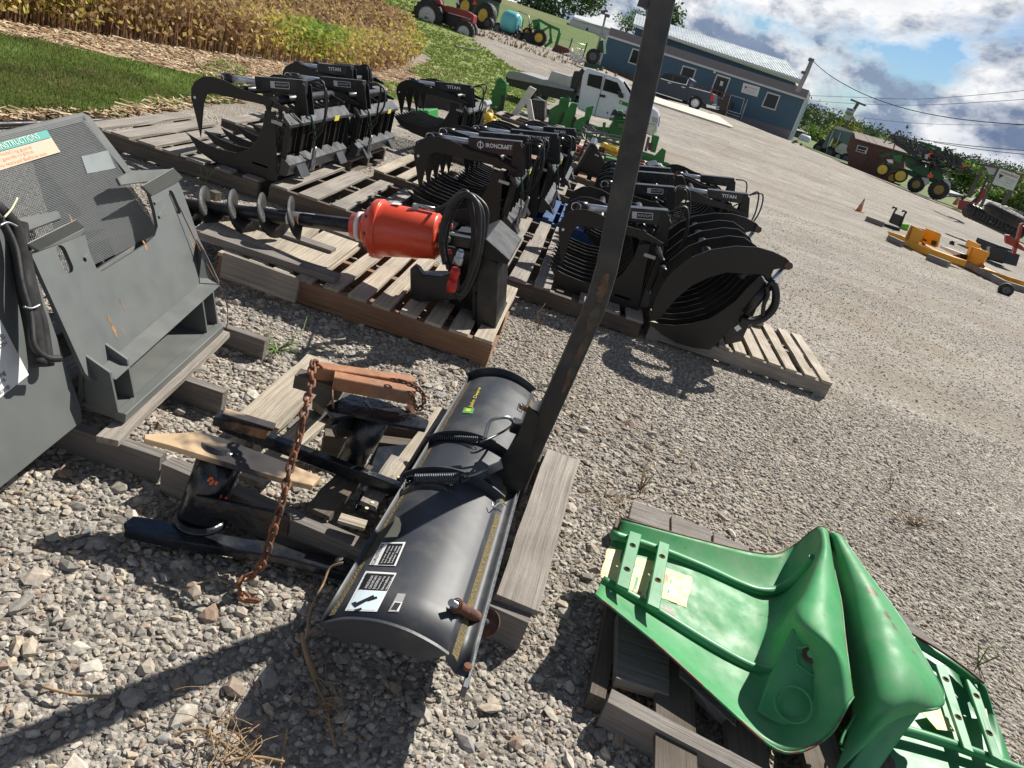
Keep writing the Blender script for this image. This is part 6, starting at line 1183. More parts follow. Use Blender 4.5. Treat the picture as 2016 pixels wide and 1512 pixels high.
def fence():
    t_=thing('wire_fence','thin wire fence with dark posts across the meadow','fence',tuple(Yp(1125,100,75))); 
    pts=[Yp(x,y,70) for x,y in ((985,52),(1040,72),(1080,85),(1121,95),(1150,104))]
    for p in pts: MB().bar(p-Vector((0,0,.6)),p+Vector((0,0,.8)),.1,.1,up=(0,1,0)).build('post',DECB,t_)
    for h_ in (.2,.6): MB().tube([p+Vector((0,0,h_)) for p in pts],.015,4).build('wire',STEEL,t_)
fence()
blades('dry_grass','tall dry tan grass along the fence below the meadow',1100,(940,1200,30,130),[(-40,46),(8,46),(8,75),(-60,75)],.14,mt=STRW,mlt=1,wf=.0012)
# ================================================================ equipment in the middle of the yard
q4=zc(940,130,5.04)
def at(x,y,a=0): return VO(G(x,y),a)
def stand(name,label,cat,pl,parts,group=None):   # parts: (part name, polygon, zoom converter, offset, depth, material, bevel)
    t_=thing(name,label,cat,tuple(pl.p0),group)
    for nm,P,zz,o,dp_,mt in parts: pl.ext(zz(*P),o,dp_).build(nm,mt,t_,bevel=.01)
    return t_
GB='green implement frames behind the grapples'
stand('quick_hitch','tall green hitch frame standing alone left of the white A-frame','hitch frame',at(975,226),[
 ('side_plate',((190,135),(232,112),(290,170),(285,310),(240,470),(110,460),(128,345),(158,245)),q4,0,.05,GRNT),('side_plate',((215,150),(285,175),(285,225),(215,235)),q4,-.03,.5,GRNT),('post',((235,290),(278,296),(250,472),(215,470)),q4,-.08,.08,BLK),('hook',((160,235),(130,225),(140,260),(165,270)),q4,0,.04,GRNT),('number_tag',((120,400),(155,405),(152,428),(118,423)),q4,-.012,.01,STEEL),('number_tag',((168,395),(200,398),(198,422),(166,418)),q4,-.012,.01,STEEL),('lug',((215,150),(232,100),(240,150)),q4,.2,.04,DSTEEL)],GB)
stand('a_frame','white painted steel A-frame of boxed beams','frame',at(1040,246),[
 ('beam',((515,198),(582,232),(330,580),(275,565)),q4,0,.14,mat('white_beam',(.62,.60,.55),.55,var=.1)),('beam',((480,345),(528,330),(570,578),(512,586)),q4,.02,.12,mat('white_beam',(.6,.6,.55))),('gusset',((395,490),(480,540),(470,585),(330,590)),q4,.25,.03,mat('white_beam',(.6,.6,.55)))])
stand('steel_crate','black box frame with a bright top edge behind the white A-frame','frame',at(1065,238),[
 ('panel',((535,330),(670,352),(662,545),(595,540),(560,560)),q4,.1,.7,BLK),('top_edge',((580,306),(600,306),(672,350),(655,354)),q4,.05,.1,STEEL),('rib',((595,360),(605,360),(600,540),(590,540)),q4,.08,.02,DSTEEL),('rib',((630,360),(640,362),(632,540),(624,540)),q4,.08,.02,DSTEEL)])
stand('steel_box','grey steel box with a rounded corner beside the green framed grapple','box',at(950,250),[('body',((0,345),(85,352),(98,390),(72,400),(70,600),(0,600)),q4,0,.6,mat('light_grey_paint',(.33,.34,.34),.4)),('hose',((78,400),(90,410),(60,560),(50,600),(40,600),(66,500)),q4,-.05,.04,RUB)])
mb=MB(); yb=at(975,262); t_=thing('weight_casting','lumpy yellow casting lying below the white A-frame','casting',tuple(yb.p0))
for c,r in (((110,500),9),((165,610),13),((230,625),8),((100,590),9),((150,560),8)): 
    C=yb(*q4(c)[0],.2); R_=yb.m(r); MB().tube_l([(C-Vector((0,.1,.05)),R_*.8),(C-Vector((0,.12,0)),R_),(C+Vector((0,.12,.02)),R_),(C+Vector((0,.1,.1)),R_*.6)],Vector((.2,.7,.7)).normalized(),9).build('lobe',YELP,t_,bevel=.01)
for i,(lb,P1,P2,P3,bx_) in enumerate((
 ('tall green hitch frame, leftmost of the three right of the A-frame',((820,320),(918,305),(905,395),(880,600),(700,565),(718,430),(782,390),(805,380)),((845,460),(862,462),(825,570),(800,575)),((815,315),(920,330),(915,360),(812,350)),(1105,252)),
 ('tall green hitch frame, middle one of the three right of the A-frame',((930,365),(992,372),(975,470),(930,660),(865,640),(880,450),(910,400)),((955,505),(985,508),(945,650),(915,645)),((928,365),(992,375),(988,400),(925,392)),(1122,262)),
 ('tall green hitch frame, rightmost of the three beside the white truck door',((1080,412),(1152,393),(1140,460),(1060,700),(945,700),(955,560),(1010,520),(1062,500)),((1085,540),(1112,545),(1060,715),(1030,712)),((1080,412),(1155,396),(1150,425),(1078,440)),(1145,272)))):
    stand('quick_hitch',lb,'hitch frame',at(*bx_),[('side_plate',P1,q4,0,.05,GRNT),('post',P2,q4,-.06,.08,BLK),('top_bar',P3,q4,-.05,.45,GRNT),('side_plate',P1,q4,.4,.05,GRNT)],GB)
stand('grader_blade','green implement with a hopper-like body and cross bars in front of the white truck','implement',at(1225,290),[
 ('body',((1345,555),(1370,440),(1440,450),(1450,520),(1565,545),(1530,740),(1340,745),(1290,640)),q4,.1,.9,GRNT),('top_bar',((1410,335),(1440,345),(1575,395),(1570,430),(1405,375)),q4,0,.15,GRNT),('platform',((1310,520),(1470,540),(1465,556),(1305,540)),q4,-.1,.5,GRNT),('black_frame',((1350,435),(1370,430),(1400,460),(1560,500),(1555,530),(1390,490),(1320,490)),q4,-.05,.3,BLK),('panel',((1395,560),(1450,570),(1445,620),(1390,615)),q4,-.02,.03,mat('olive_paint',(.10,.16,.08),.5)),('label_strip',((1420,350),(1432,354),(1430,375),(1418,370)),q4,-.012,.01,WHITE),('label_strip',((1500,380),(1510,384),(1508,402),(1498,398)),q4,-.012,.01,WHITE)])
stand('box_scraper','low green scraper frame lying on pallets left of the hopper','implement',at(1195,284),[
 ('beam',((1080,670),(1295,735),(1290,765),(1070,700)),q4,0,.12,GRNT),('arm',((1130,600),(1300,610),(1310,640),(1130,620)),q4,.4,.1,GRNT),('arm',((1245,560),(1275,560),(1260,700),(1228,695)),q4,.2,.1,GRNT),('tine',((1140,630),(1152,632),(1140,690),(1128,688)),q4,.3,.05,DSTEEL),('tine',((1185,640),(1197,642),(1185,700),(1173,698)),q4,.3,.05,DSTEEL),('arm',((1470,560),(1540,600),(1430,780),(1400,770)),q4,.1,.1,GRNT)])
stand('rear_blade','green heavy frame with an upright plate right of the lift post','implement',at(1300,325),[
 ('upright',((1740,682),(1808,702),(1765,862),(1715,850)),q4,.05,.4,GRNT),('beam',((1620,845),(1765,890),(1835,815),(1872,838),(1845,985),(1600,935)),q4,0,.14,GRNT),('cylinder',((1690,700),(1715,710),(1680,850),(1655,845)),q4,-.02,.1,DSTEEL),('rust_bar',((1700,760),(1745,770),(1725,840),(1690,835)),q4,.02,.06,mat('rust_brown',(.12,.04,.03),.6)),('beam',((1840,950),(1890,960),(1960,1000),(1955,1030),(1835,1000)),q4,.1,.2,GRNT)])
y=at(1207,315); C=y(*q4((1342,815))[0],.2); t_=thing('gear_ring','yellow bolted ring standing on a smaller yellow hub','casting',tuple(y.p0)); R_=y.m(21)
mb=MB(); mb.tube_l([(C+Vector((0,0,z)),r*R_) for z,r in ((-.05,.8),(-.04,1),(.05,1),(.06,.9),(.05,.72),(-.0,.7))],Vector((0,0,1)),24); mb.build('ring',YELP,t_)
for k in range(10): a_=2*pi*k/10; MB().ball(C+Vector((cos(a_)*R_*1.02,sin(a_)*R_*1.02,0)),R_*.16,4).build('bolt_lug',YELP,t_)
MB().cyl(C-Vector((0,0,.05)),C-Vector((0,0,.4)),R_*.6,14).build('hub',YELP,t_)
stand('green_box','plain green steel box lying below the yellow ring','box',at(1205,332),[('body',((1270,905),(1392,935),(1350,1003),(1262,968)),q4,0,.3,GRNT)])
BK='black loader buckets'
b1=stand('loader_bucket','black bucket standing on its edge with its pointed end up','bucket',at(1165,362),[('side_plate',((1130,780),(1170,775),(1325,1065),(1265,1100),(1010,1150),(965,1130)),q4,0,.03,BLKG),('back_sheet',((950,1060),(965,1130),(1140,800),(1120,765)),q4,-.02,.9,BLK),('cutting_edge',((1110,765),(1165,770),(1180,800),(1120,790)),q4,-.05,.9,GREYK),('small_tag',((1165,870),(1205,890),(1200,905),(1160,885)),q4,-.05,.01,STEEL)],BK)
stand('loader_bucket','black bucket lying flat right of the lift post, near the red wheels','bucket',at(1300,350),[('side_plate',((1590,1070),(1700,995),(1790,980),(1830,1070),(1740,1110)),q4,0,.9,BLK),('side_plate',((1790,980),(1830,985),(1890,1075),(1840,1085),(1815,1040)),q4,-.03,.4,STEEL),('side_plate',((1740,1110),(1830,1070),(1900,1075),(1960,1160),(1700,1200)),q4,-.2,.7,BLKG)],BK)
for (cx,cy,r,lb) in ((1630,1008,8,'red disc wheel beside the flat black bucket, half behind the post'),(1972,1052,9,'red disc wheel at the right end of the green frames')):
    pl=at(*q4((cx,cy+40))[0]); t_=thing('implement_wheel',lb,'wheel',tuple(pl.p0),'red disc wheels'); wheel(t_,pl,q4((cx,cy))[0],r,.12,.0,rim=.8,tm=REDD,rm=REDD,name='wheel_disc')
junk('red_tiller','tangle of dark red implement parts left of the tall black bucket','implement',at(1140,310),q4,(960,1060,820,900),22,.07,REDD,.6,5,.12)
junk('hitch_parts','heap of thin black rods between the green frames','parts',at(1230,275),q4,(1300,1560,430,520),26,.03,BLK,.8,8,.2)
junk('spare_parts','scattered dark rods on the pallets below the three hitch frames','parts',at(1170,300),q4,(1000,1320,640,760),30,.03,DSTEEL,1.2,9,.25)
o=MB().prism([G(969,236,.25),G(991,241,.25),G(988,246,.25),G(966,241,.25)],(0,0,-.12)).build('brick_block',mat('brick_red',(.25,.09,.06),.8)); tag(o,'dull red block beside the tall green hitch frame','block')
stand('green_box','bright green crate seen through the jaw of the front row grapple','box',at(855,270),[('body',((0,0),(1,0),(1,1),(0,1)),zc(808,218,.0285),0,.6,mat('bright_green_paint',(.015,.26,.03),.35,var=.05))])
stand('green_machine','green implement housing behind the front row grapple by the verge','implement',at(870,238),[('hood',((165,840),(230,765),(310,790),(300,840)),z1,.1,.7,GRNT),('hood',((365,770),(460,775),(462,830),(370,830)),z1,.1,.5,GRNT),('hood',((550,800),(615,805),(612,850),(552,848)),z1,.1,.4,GRNT),('base',((165,840),(620,850),(600,1000),(200,980)),z1,.1,.6,DECB)])
for (px0,py0,w_,d_,lb,mt_) in ((1040,250,3.0,1.2,'pallet with pale boards under the white A-frame',WOOD),(1170,300,2.6,1.3,'pallet scattered with steel rods beneath the three hitch frames',WOODL),(1235,345,2.4,1.2,'dirty pallet under the yellow ring and green box',WOOD),(1120,345,1.6,1.2,'pallet behind the middle grapples by the red parts',WOODR)):
    g_=G(px0,py0); pallet(lb,g_.x-w_/2,g_.x+w_/2,g_.y-d_/2,g_.y+d_/2,nb=9,mt=mt_,bw=.12)
for (px0,py0,r_,lb) in ((1272,352,.3,'loose dark boards on the gravel behind the open armed grapple'),):
    t_=thing('board_pile',lb,'boards',tuple(G(1335,415)))
    for a_,b_ in (((1318,398),(1345,420)),((1328,395),(1352,412)),((1300,412),(1322,420))): MB().bar(G(*a_,.06),G(*b_,.06),.08,.03,jit=.003).build('board',WOODD,t_)
# ================================================================ right side: small tractor, shed, sprayer
z7=zc(1560,150,4.4211)
p=G(1632,306); TC=VO(p,-24); ct=thing('cab_tractor','small cab tractor with white rear equipment parked left of the brown shed','tractor',tuple(p),'tractors at the yard')
ce=lambda nm,P,o,dp_,mt,bv=.02: TC.ext(z7(*P),o,dp_).build(nm,mt,ct,bevel=bv)
ce('cab_roof',((370,440),(400,430),(530,480),(535,500),(360,455)),-.05,1.3,mat('pale_roof',(.55,.56,.52),.4)); ce('cab_glass',((365,455),(530,500),(490,610),(440,580),(330,520)),0,1.2,mat('cab_glass',(.10,.16,.17),.1,var=0)); ce('cab_glass',((330,480),(370,490),(300,640),(250,620)),-.1,1.0,MATS['cab_glass'])
for P_ in (((360,470),(320,560),(290,680)),((420,490),(390,580),(350,620)),((530,500),(490,620))): MB().tube([TC(x,y,-.12) for x,y in z7(*P_)],.05,5).build('cab_post',TRIM,ct)
ce('hood',((200,590),(260,540),(300,560),(290,680),(210,650)),.1,.9,DECB); ce('counterweight',((410,590),(440,582),(505,615),(500,680),(465,700),(360,650)),-.1,1.0,mat('cream_paint',(.6,.6,.54),.5)); ce('chassis',((260,620),(500,690),(490,740),(240,670)),.2,.8,BLK)
wheel(ct,TC,z7((222,625))[0],9,.4,.0,rm=DSTEEL); wheel(ct,TC,z7((318,665))[0],11,.45,-.15,rm=DSTEEL); wheel(ct,TC,z7((465,720))[0],11,.45,-.1,rm=DSTEEL); wheel(ct,TC,z7((395,700))[0],8,.35,.2,rm=WHITE)
p=G(1720,346); SH=VO(p,-22); sh=thing('shed','brown wooden shed with a white-framed window and crossed double doors','shed',tuple(p))
SW=mat('brown_boards',(.11,.055,.04),.7,var=.12,vscale=2); se=lambda nm,P,o,dp_,mt,par=sh: SH.ext(z7(*P),o,dp_).build(nm,mt,par)
ww_=se('wall',((548,540),(985,665),(960,920),(800,920),(480,770),(500,640)),0,4,SW); se('gable_wall',((535,485),(548,540),(490,700),(470,640),(500,540)),.02,3.8,SW)
A_,B_=[SH(x,y,-.3) for x,y in z7((545,545),(1000,675))]; C_,D_=[SH(x,y,1.6) for x,y in z7((900,590),(540,485))]; MB().add([A_,B_,C_,D_],[(0,1,2,3)]).build('roof',mat('brown_shingles',(.13,.095,.08),.85,var=.2,vscale=5),sh,solid=.08)
w=se('window',((568,598),(660,622),(640,678),(550,652)),-.05,.05,TRIM); se('pane',((576,606),(652,626),(635,648),(562,630)),-.07,.02,GLS,w); se('pane',((560,636),(633,654),(628,668),(556,648)),-.07,.02,GLS,w)
for P_ in (((675,640),(770,668),(710,840),(620,790)),((775,672),(850,695),(800,880),(715,842))):
    d_=se('door',P_,-.04,.05,mat('door_boards',(.09,.045,.032),.7,var=.15)); q_=z7(*P_)
    for a_,b_ in ((0,2),(1,3)): MB().bar(SH(*q_[a_],-.08),SH(*q_[b_],-.08),.1,.03,up=SH.d).build('brace',MATS['brown_boards'],d_)
zs=zc(1720,240,6.811)
p=G(1825,391); TP=VO(p,-22); sj=thing('crop_sprayer','large green self-propelled sprayer with folded black booms and yellow wheel centres','sprayer',tuple(p))
pe=lambda nm,P,o,dp_,mt,bv=.02,par=sj: TP.ext(zs(*P),o,dp_).build(nm,mt,par,bevel=bv)
DG=mat('deep_green',(.012,.10,.03),.4,var=.1)
pe('hood',((270,440),(395,440),(370,560),(270,530)),.4,1.8,GRNT); pe('hood_sides',((60,450),(250,400),(420,430),(400,450),(250,430),(100,470)),.8,1.2,DG); pe('body',((400,430),(600,480),(900,620),(940,780),(700,760),(430,600)),.6,2.2,DG); pe('chassis',((160,560),(900,760),(880,830),(560,760),(330,640),(170,640)),.9,1.2,DG)
pe('cab_glass',((590,300),(740,330),(700,480),(560,430)),1.0,1.8,mat('cab_glass',(.10,.16,.17),.1,var=0)); pe('cab_roof',((590,255),(650,262),(910,345),(915,380),(880,375),(600,275)),.9,2.0,GRNT,.05)
pe('solution_tank',((640,400),(900,470),(860,620),(640,560)),.7,1.6,mat('dark_tank',(.03,.05,.045),.5),.1)
for (c,r,o,rm_) in (((118,640),11,-.3,YELP),((250,750),9,1.2,YELP),((360,725),12,-.2,YELP),((570,840),14,-.3,mat('dull_yellow',(.30,.22,.05),.6)),((875,910),17,-.5,mat('dull_yellow',(.3,.22,.05),.6))):
    wheel(sj,TP,zs(c)[0],r,.5,o,rim=.78 if r<13 else .5,rm=rm_,lug=r>13)
pe('fender',((170,500),(250,505),(262,560),(200,550)),-.3,.6,WHT,.03); pe('fender',((940,775),(1000,775),(1040,830),(1020,900),(990,840),(940,810)),-.5,.7,mat('shiny_fender',(.45,.47,.5),.2),.03); pe('fender',((640,740),(740,760),(750,820),(690,860),(640,800)),-.3,.7,mat('shiny_fender',(.45,.47,.5)),.03)
def truss(P0,P1,Q0,Q1,o0,o1,n,r,name='boom'):
    a0_,a1_,b0_,b1_=TP(*zs(P0)[0],o0),TP(*zs(P1)[0],o1),TP(*zs(Q0)[0],o0),TP(*zs(Q1)[0],o1); mb=MB(); mb.bar(a0_,a1_,r,r); mb.bar(b0_,b1_,r,r)
    for i in range(n):
        s_,e_=i/n,(i+1)/n; mb.bar(a0_.lerp(a1_,s_),b0_.lerp(b1_,e_),r*.6,r*.6); mb.bar(b0_.lerp(b1_,s_),a0_.lerp(a1_,e_) if i%2 else a0_.lerp(a1_,s_),r*.6,r*.6)
    mb.build(name,BLK,sj)
truss((240,170),(600,280),(230,210),(600,420),-.4,0,11,.09); truss((270,260),(580,420),(300,300),(600,480),-.6,-.2,8,.09); truss((830,370),(1190,500),(860,440),(1200,640),-.4,-.8,9,.09); truss((600,300),(860,400),(620,380),(860,470),-.2,-.3,7,.09)
random.seed(21); mb=MB()
for i in range(90):
    a_=TP(*zs((random.uniform(640,1200),0))[0],0); zx=random.uniform(640,1200); a_=TP(*zs((zx,random.uniform(430,640)+.15*(zx-900)))[0],random.uniform(-.7,.4)); b_=a_+Vector((random.gauss(0,.6),random.gauss(0,.3),random.gauss(0,.3))); mb.bar(a_,b_,.07,.07)
mb.build('boom_linkage',BLK,sj); mb=MB()
for i in range(34): zx=random.uniform(220,420); a_=TP(*zs((zx,160+.62*(zx-230)+random.uniform(0,60)))[0],-.45); mb.bar(a_,a_+Vector((random.gauss(0,.25),0,random.gauss(0,.25))),.06,.06)
mb.build('boom_linkage',mat('dusty_black',(.09,.09,.09),.6),sj)
pe('warning_triangle',((718,715),(762,680),(800,715),(785,750),(725,745)),-.75,.03,MATS['orange_red'],0); ORB=mat('orange_red',(.8,.1,.03))
for P_ in (((735,420),(790,415),(795,430),(765,432),(750,475),(735,470)),((1175,560),(1240,580),(1240,605),(1205,600),(1185,650),(1165,645),(1180,600))): pe('orange_bracket',P_,-.8,.05,ORB,0)
pe('rear_panel',((690,430),(740,435),(720,510),(685,500)),-.7,.05,STEEL,0); pe('rear_panel',((655,515),(760,540),(755,552),(650,530)),-.8,.1,WHITE,0); pe('ladder',((485,230),(515,240),(470,330),(455,320)),-.2,.1,BLK,0)
# white and grey propane tank and bin at the corner of the building
p=G(1580,278); PT=VO(p,-20); t_=thing('propane_tank','white rounded tank lying behind the right corner of the building','tank',tuple(p)); c=PT(*z7((115,560))[0],.5); R_=PT.m(9); MB().tube_l([(c+PT.h*x-Vector((0,0,0)),r*R_) for x,r in ((-.9,.6),(-.8,.9),(-.6,1),(.25,1),(.45,.85),(.55,.5))],PT.h,20).build('shell',WHT,t_); MB().bar(c-Vector((.3,0,R_)),c-Vector((.3,0,R_+.25)),.1,.6,up=(0,1,0)).build('foot',DSTEEL,t_)
stand('steel_bin','dark grey square bin against the right corner of the building','bin',at(1570,272,-20),[('body',((5,470),(90,490),(70,565),(0,550)),z7,0,1.0,mat('dark_bin',(.08,.085,.09),.6)),('rim',((0,462),(95,484),(92,494),(0,475)),z7,-.05,1.1,DECB)])
junk('brush_pile','low reddish brown scraps on the gravel at the building corner','scrap',at(1575,288),z7,(0,90,560,600),14,.07,MATS['rust_brown'],.6,4,.15)
# big sign by the road and red machinery in front of it
zg_=zc(1850,280,4.3255)
SG=VO(Yp(1960,430,48),-24); sg=thing('roadside_sign','white company sign board in a dark frame on tall wooden posts at the yard edge','sign',tuple(Yp(1955,470,48))); ge=lambda nm,P,o,dp_,mt,par=sg: SG.ext(zg_(*P),o,dp_).build(nm,mt,par)
PW=mat('post_wood',(.16,.14,.12),.85,var=.2,vscale=3)
for P_ in (((372,182),(392,186),(270,470),(225,460)),((498,208),(516,212),(360,560),(335,550)),((700,268),(716,274),(520,590),(495,580))): ge('post',P_,.0,.3,PW)
ge('post',((605,415),(585,405),(500,570),(525,585)),0,.25,PW); ge('cross_beam',((378,185),(515,212),(512,228),(385,205)),-.05,.1,PW); ge('cross_beam',((500,205),(712,272),(708,284),(498,218)),-.06,.1,PW); ge('brace',((395,200),(500,225),(470,280),(415,270)),.2,.05,STEEL)
bd_=ge('board',((512,222),(688,285),(625,415),(446,352)),-.05,.06,WHITE); q_=[SG(x,y,-.07) for x,y in zg_((512,222),(688,285),(625,415),(446,352))]; xd=q_[1]-q_[0]; yd=q_[0]-q_[3]; o_=q_[3]
text('Cornerstone Sales LLC',o_+xd*.52+yd*.84,xd,yd,yd.length*.17,REDL,bd_,fit=xd.length*.84,off=.03,bold=.02); MB().prism([o_+xd*.10+yd*.70,o_+xd*.34+yd*.66,o_+xd*.24+yd*.56,o_+xd*.19+yd*.40],SG.d*-.02).build('logo',DECB,bd_)
for s_,yy,xx,w_ in (('FARM EQUIPMENT  SALES  RENTAL',.60,.66,.56),('PARTS AND SERVICE',.50,.70,.48),('740-555',.34,.68,.3),('Tractors  Loaders  Tillage',.30,.28,.42),('OPEN MON - SAT',.18,.70,.34)): text(s_,o_+xd*xx+yd*yy,xd,yd,yd.length*.075,DECB if yy==.34 else mat('grey_letter',(.25,.27,.3),.5,var=0),bd_,fit=xd.length*w_,off=.03)
pl=VO(Yp(1905,428,38),-24); t_=thing('red_machine','dark red tillage machine with a tall folded black arm below the sign','implement',tuple(pl.p0))
for nm,P_,mt_ in (('frame_box',((165,490),(290,510),(285,550),(220,600),(150,560)),REDD),('arm',((410,272),(425,280),(330,500),(285,520),(270,505),(330,450)),BLK),('arm',((350,400),(395,395),(380,470),(320,530),(290,560),(285,540),(330,480)),REDD),('rail',((30,460),(200,455),(200,463),(30,468)),BLK),('top_rod',((180,470),(230,450),(240,460),(190,500)),DECB)): pl.ext(zg_(*P_),0,.35).build(nm,mt_,t_,bevel=.02)
junk('disc_harrow','long row of black harrow discs and frames along the right yard edge','implement',VO(Yp(1960,455,30),-30),zg_,(320,700,590,720),10,.06,BLK,1,12,.4)
t_=bpy.data.objects['disc_harrow']; pl=VO(Yp(1960,455,30),-30)
for i in range(15):
    c=pl(*zg_((245+30*i,582+13*i))[0],.3); MB().tube_l([(c-Vector((.02,0,0)),.05),(c,.26),(c+Vector((.04,0,0)),.27)],Vector((.85,.5,0)).normalized(),12).build('disc',BLK,t_)
for a_,b_ in (((240,570),(560,720)),((330,600),(690,700)),((390,570),(340,640)),((400,590),(440,650)),((560,730),(700,790)),((300,620),(540,740))): MB().bar(pl(*zg_(a_)[0],.2),pl(*zg_(b_)[0],.4),.09,.09).build('frame_beam',BLK,t_)
pl=VO(Yp(1978,430,28),-30); c=pl(*zg_((555,615))[0],.2); t_=thing('old_tractor_tyre','large black tyre lying flat with a pale rim on the dark machinery','tire',tuple(c)); MB().grid(torus_pts(c,.52,.2,28,10,(.1,-.1,1))).build('tire',TIRE,t_); MB().grid(torus_pts(c+Vector((0,0,.1)),.4,.05,28,6,(.1,-.1,1))).build('rim',TRIM,t_)
pl=VO(Yp(2005,480,20),-20); t_=thing('red_auger_frame','dark red upright machine frame cut by the right frame edge','implement',tuple(pl.p0))
for P_ in (((690,700),(718,690),(700,760),(650,952),(620,952)),((560,790),(600,795),(720,900),(720,930),(560,860))): pl.ext(zg_(*P_),0,.3).build('frame_bar',REDD,t_)
for i,(P_,rf_,lb) in enumerate(((((90,450),(190,470),(180,530),(60,500)),((60,425),(210,455),(205,470),(95,460)),'pale grey house end behind the sprayer wheels'),(((330,590),(470,615),(470,650),(340,620)),((355,535),(480,520),(720,600),(700,650),(350,575)),'long grey-roofed building below the sign at the right edge'),(((-20,440),(60,455),(50,490),(-30,480)),((-30,420),(70,440),(60,460),(-20,445)),'small grey shed roof between the sprayer wheels'))):
    pl=VO(Yp(*zg_(P_[0])[0],75+3*i),-10); t_=thing('house',lb,'house',tuple(pl.p0),'roofs beyond the yard'); pl.ext(zg_(*P_),0,5).build('wall',WB,t_); pl.ext(zg_(*rf_),-.3,5.6).build('roof',mat('slate_roof',(.30,.31,.32),.7),t_)
# ================================================================ cones, yellow implements, hitch plate
CON=mat('faded_orange_cone',(.55,.22,.12),.6,var=.1)
for (px_,py_,hp,lb) in ((1690,416,24,'faded orange traffic cone standing alone on the open gravel'),(1879,404,20,'faded pale traffic cone at the yard edge near the sprayer wheel')):
    g_=G(px_,py_); h_=hp/FPX*g_.y*1.02; t_=thing('traffic_cone',lb,'cone',tuple(g_),'traffic cones'); MB().box(g_+Vector((0,0,h_*.03)),(h_*.62,h_*.62,h_*.06)).build('base',CON,t_); MB().tube_l([(g_+Vector((0,0,h_*a_)),h_*r) for a_,r in ((.05,.22),(.5,.14))],Vector((0,0,1)),18).build('body',CON,t_); MB().tube_l([(g_+Vector((0,0,h_*a_)),h_*r) for a_,r in ((.5,.141),(.75,.09))],Vector((0,0,1)),18).build('collar',mat('pale_cone_band',(.55,.4,.33),.6),t_); MB().tube_l([(g_+Vector((0,0,h_*a_)),h_*r) for a_,r in ((.75,.088),(1,.04))],Vector((0,0,1)),18).build('tip',CON,t_)
z9=zc(1700,400,4.019); YB=VO2((1748,468),(1870,524)); YG='yellow box blades on planks'
def ybox(label,pl,P,par=None):
    t_=thing('yard_scraper',label,'box blade',tuple(pl.p0),YG)
    for nm,pts,o,dp_,mt_ in P: pl.ext(z9(*pts),o,dp_).build(nm,mt_,t_,bevel=.008)
    return t_
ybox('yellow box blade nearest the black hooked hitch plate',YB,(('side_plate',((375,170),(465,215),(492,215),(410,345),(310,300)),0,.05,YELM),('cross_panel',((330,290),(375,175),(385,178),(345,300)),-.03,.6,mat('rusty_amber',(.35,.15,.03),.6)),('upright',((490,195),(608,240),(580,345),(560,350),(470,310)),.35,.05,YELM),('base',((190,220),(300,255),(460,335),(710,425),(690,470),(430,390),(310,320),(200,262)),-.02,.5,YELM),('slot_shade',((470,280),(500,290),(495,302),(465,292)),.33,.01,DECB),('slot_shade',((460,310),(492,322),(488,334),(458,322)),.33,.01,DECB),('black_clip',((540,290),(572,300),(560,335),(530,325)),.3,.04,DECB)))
YB2=VO2((1890,522),(1995,570))
ybox('yellow box blade further right beside the black engine-like block',YB2,(('side_plate',((835,335),(990,388),(925,512),(790,460)),0,.05,YELM),('upright',((825,285),(918,328),(910,355),(800,340)),.35,.05,YELM),('cross_panel',((790,450),(850,340),(862,345),(810,470)),-.03,.5,YELM),('base',((760,430),(930,510),(1190,595),(1150,625),(930,550),(800,490)),-.02,.5,YELM),('end_stop',((900,480),(945,470),(960,500),(930,520)),-.05,.04,MATS['rusty_amber'])))
HP=VO(G(1762,452),-14); t_=thing('hitch_plate','black steel plate with two hooks standing on a block','hitch plate',tuple(HP.p0))
HP.ext(z9((248,80),(322,108),(290,190),(205,155)),0,.06).build('plate',GREYK,t_,bevel=.01)
for P_ in (((205,150),(248,62),(262,58)),((290,190),(325,90),(332,84))): 
    a_,b_,c_=[HP(x,y,-.05) for x,y in z9(*P_)]; MB().tube(smooth_poly([a_,b_,b_+Vector((.02,0,.06)),b_+Vector((-.05,0,.10)),b_+Vector((-.12,0,.06))],4),.03,8).build('hook',BLK,t_)
HP.ext(z9((165,160),(290,200),(285,235),(150,200)),-.1,.5).build('base_block',BLK,t_,bevel=.01)
stand('ribbed_crate','bright lime green ribbed crate between the hitch plate and the yellow blade','panel',VO(G(1785,455),-12),[('panel',((300,165),(365,170),(345,230),(275,212)),z9,.1,.4,mat('lime_paint',(.18,.45,.03),.4))])
for a_,b_,lb in (((20,118),(160,170),'grey timber sticking out left of the black hitch plate'),((200,275),(310,325),'grey timber under the left end of the first yellow blade'),((510,425),(672,488),'grey timber end under the right end of the first yellow blade'),((720,430),(1120,640),'long timber under the second yellow blade'),((1130,640),(1290,690),'timber running out past the small wheel at the right edge')):
    A_,B_=[G(x,y,.08) for x,y in z9(a_,b_)]; o=MB().bar(A_,B_,.14,.14).build('timber',WOODG); tag(o,lb,'timber','timbers under the yellow implements')
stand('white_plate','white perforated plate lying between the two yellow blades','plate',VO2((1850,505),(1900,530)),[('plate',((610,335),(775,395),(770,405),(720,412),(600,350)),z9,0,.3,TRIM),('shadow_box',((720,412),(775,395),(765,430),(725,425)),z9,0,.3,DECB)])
stand('engine_block','black engine-like block with hoses beside the second yellow blade','engine',VO2((1920,505),(1985,535)),[('block',((900,270),(1060,330),(1050,380),(960,440),(940,370),(885,300)),z9,.3,.7,BLK),('block',((1000,350),(1140,375),(1110,470),(990,440)),z9,.1,.5,DECB),('cap',((680,300),(705,295),(700,335),(675,328)),z9,.2,.1,DECB),('pipe',((975,340),(1000,345),(995,430),(965,420)),z9,.2,.1,STEEL)])
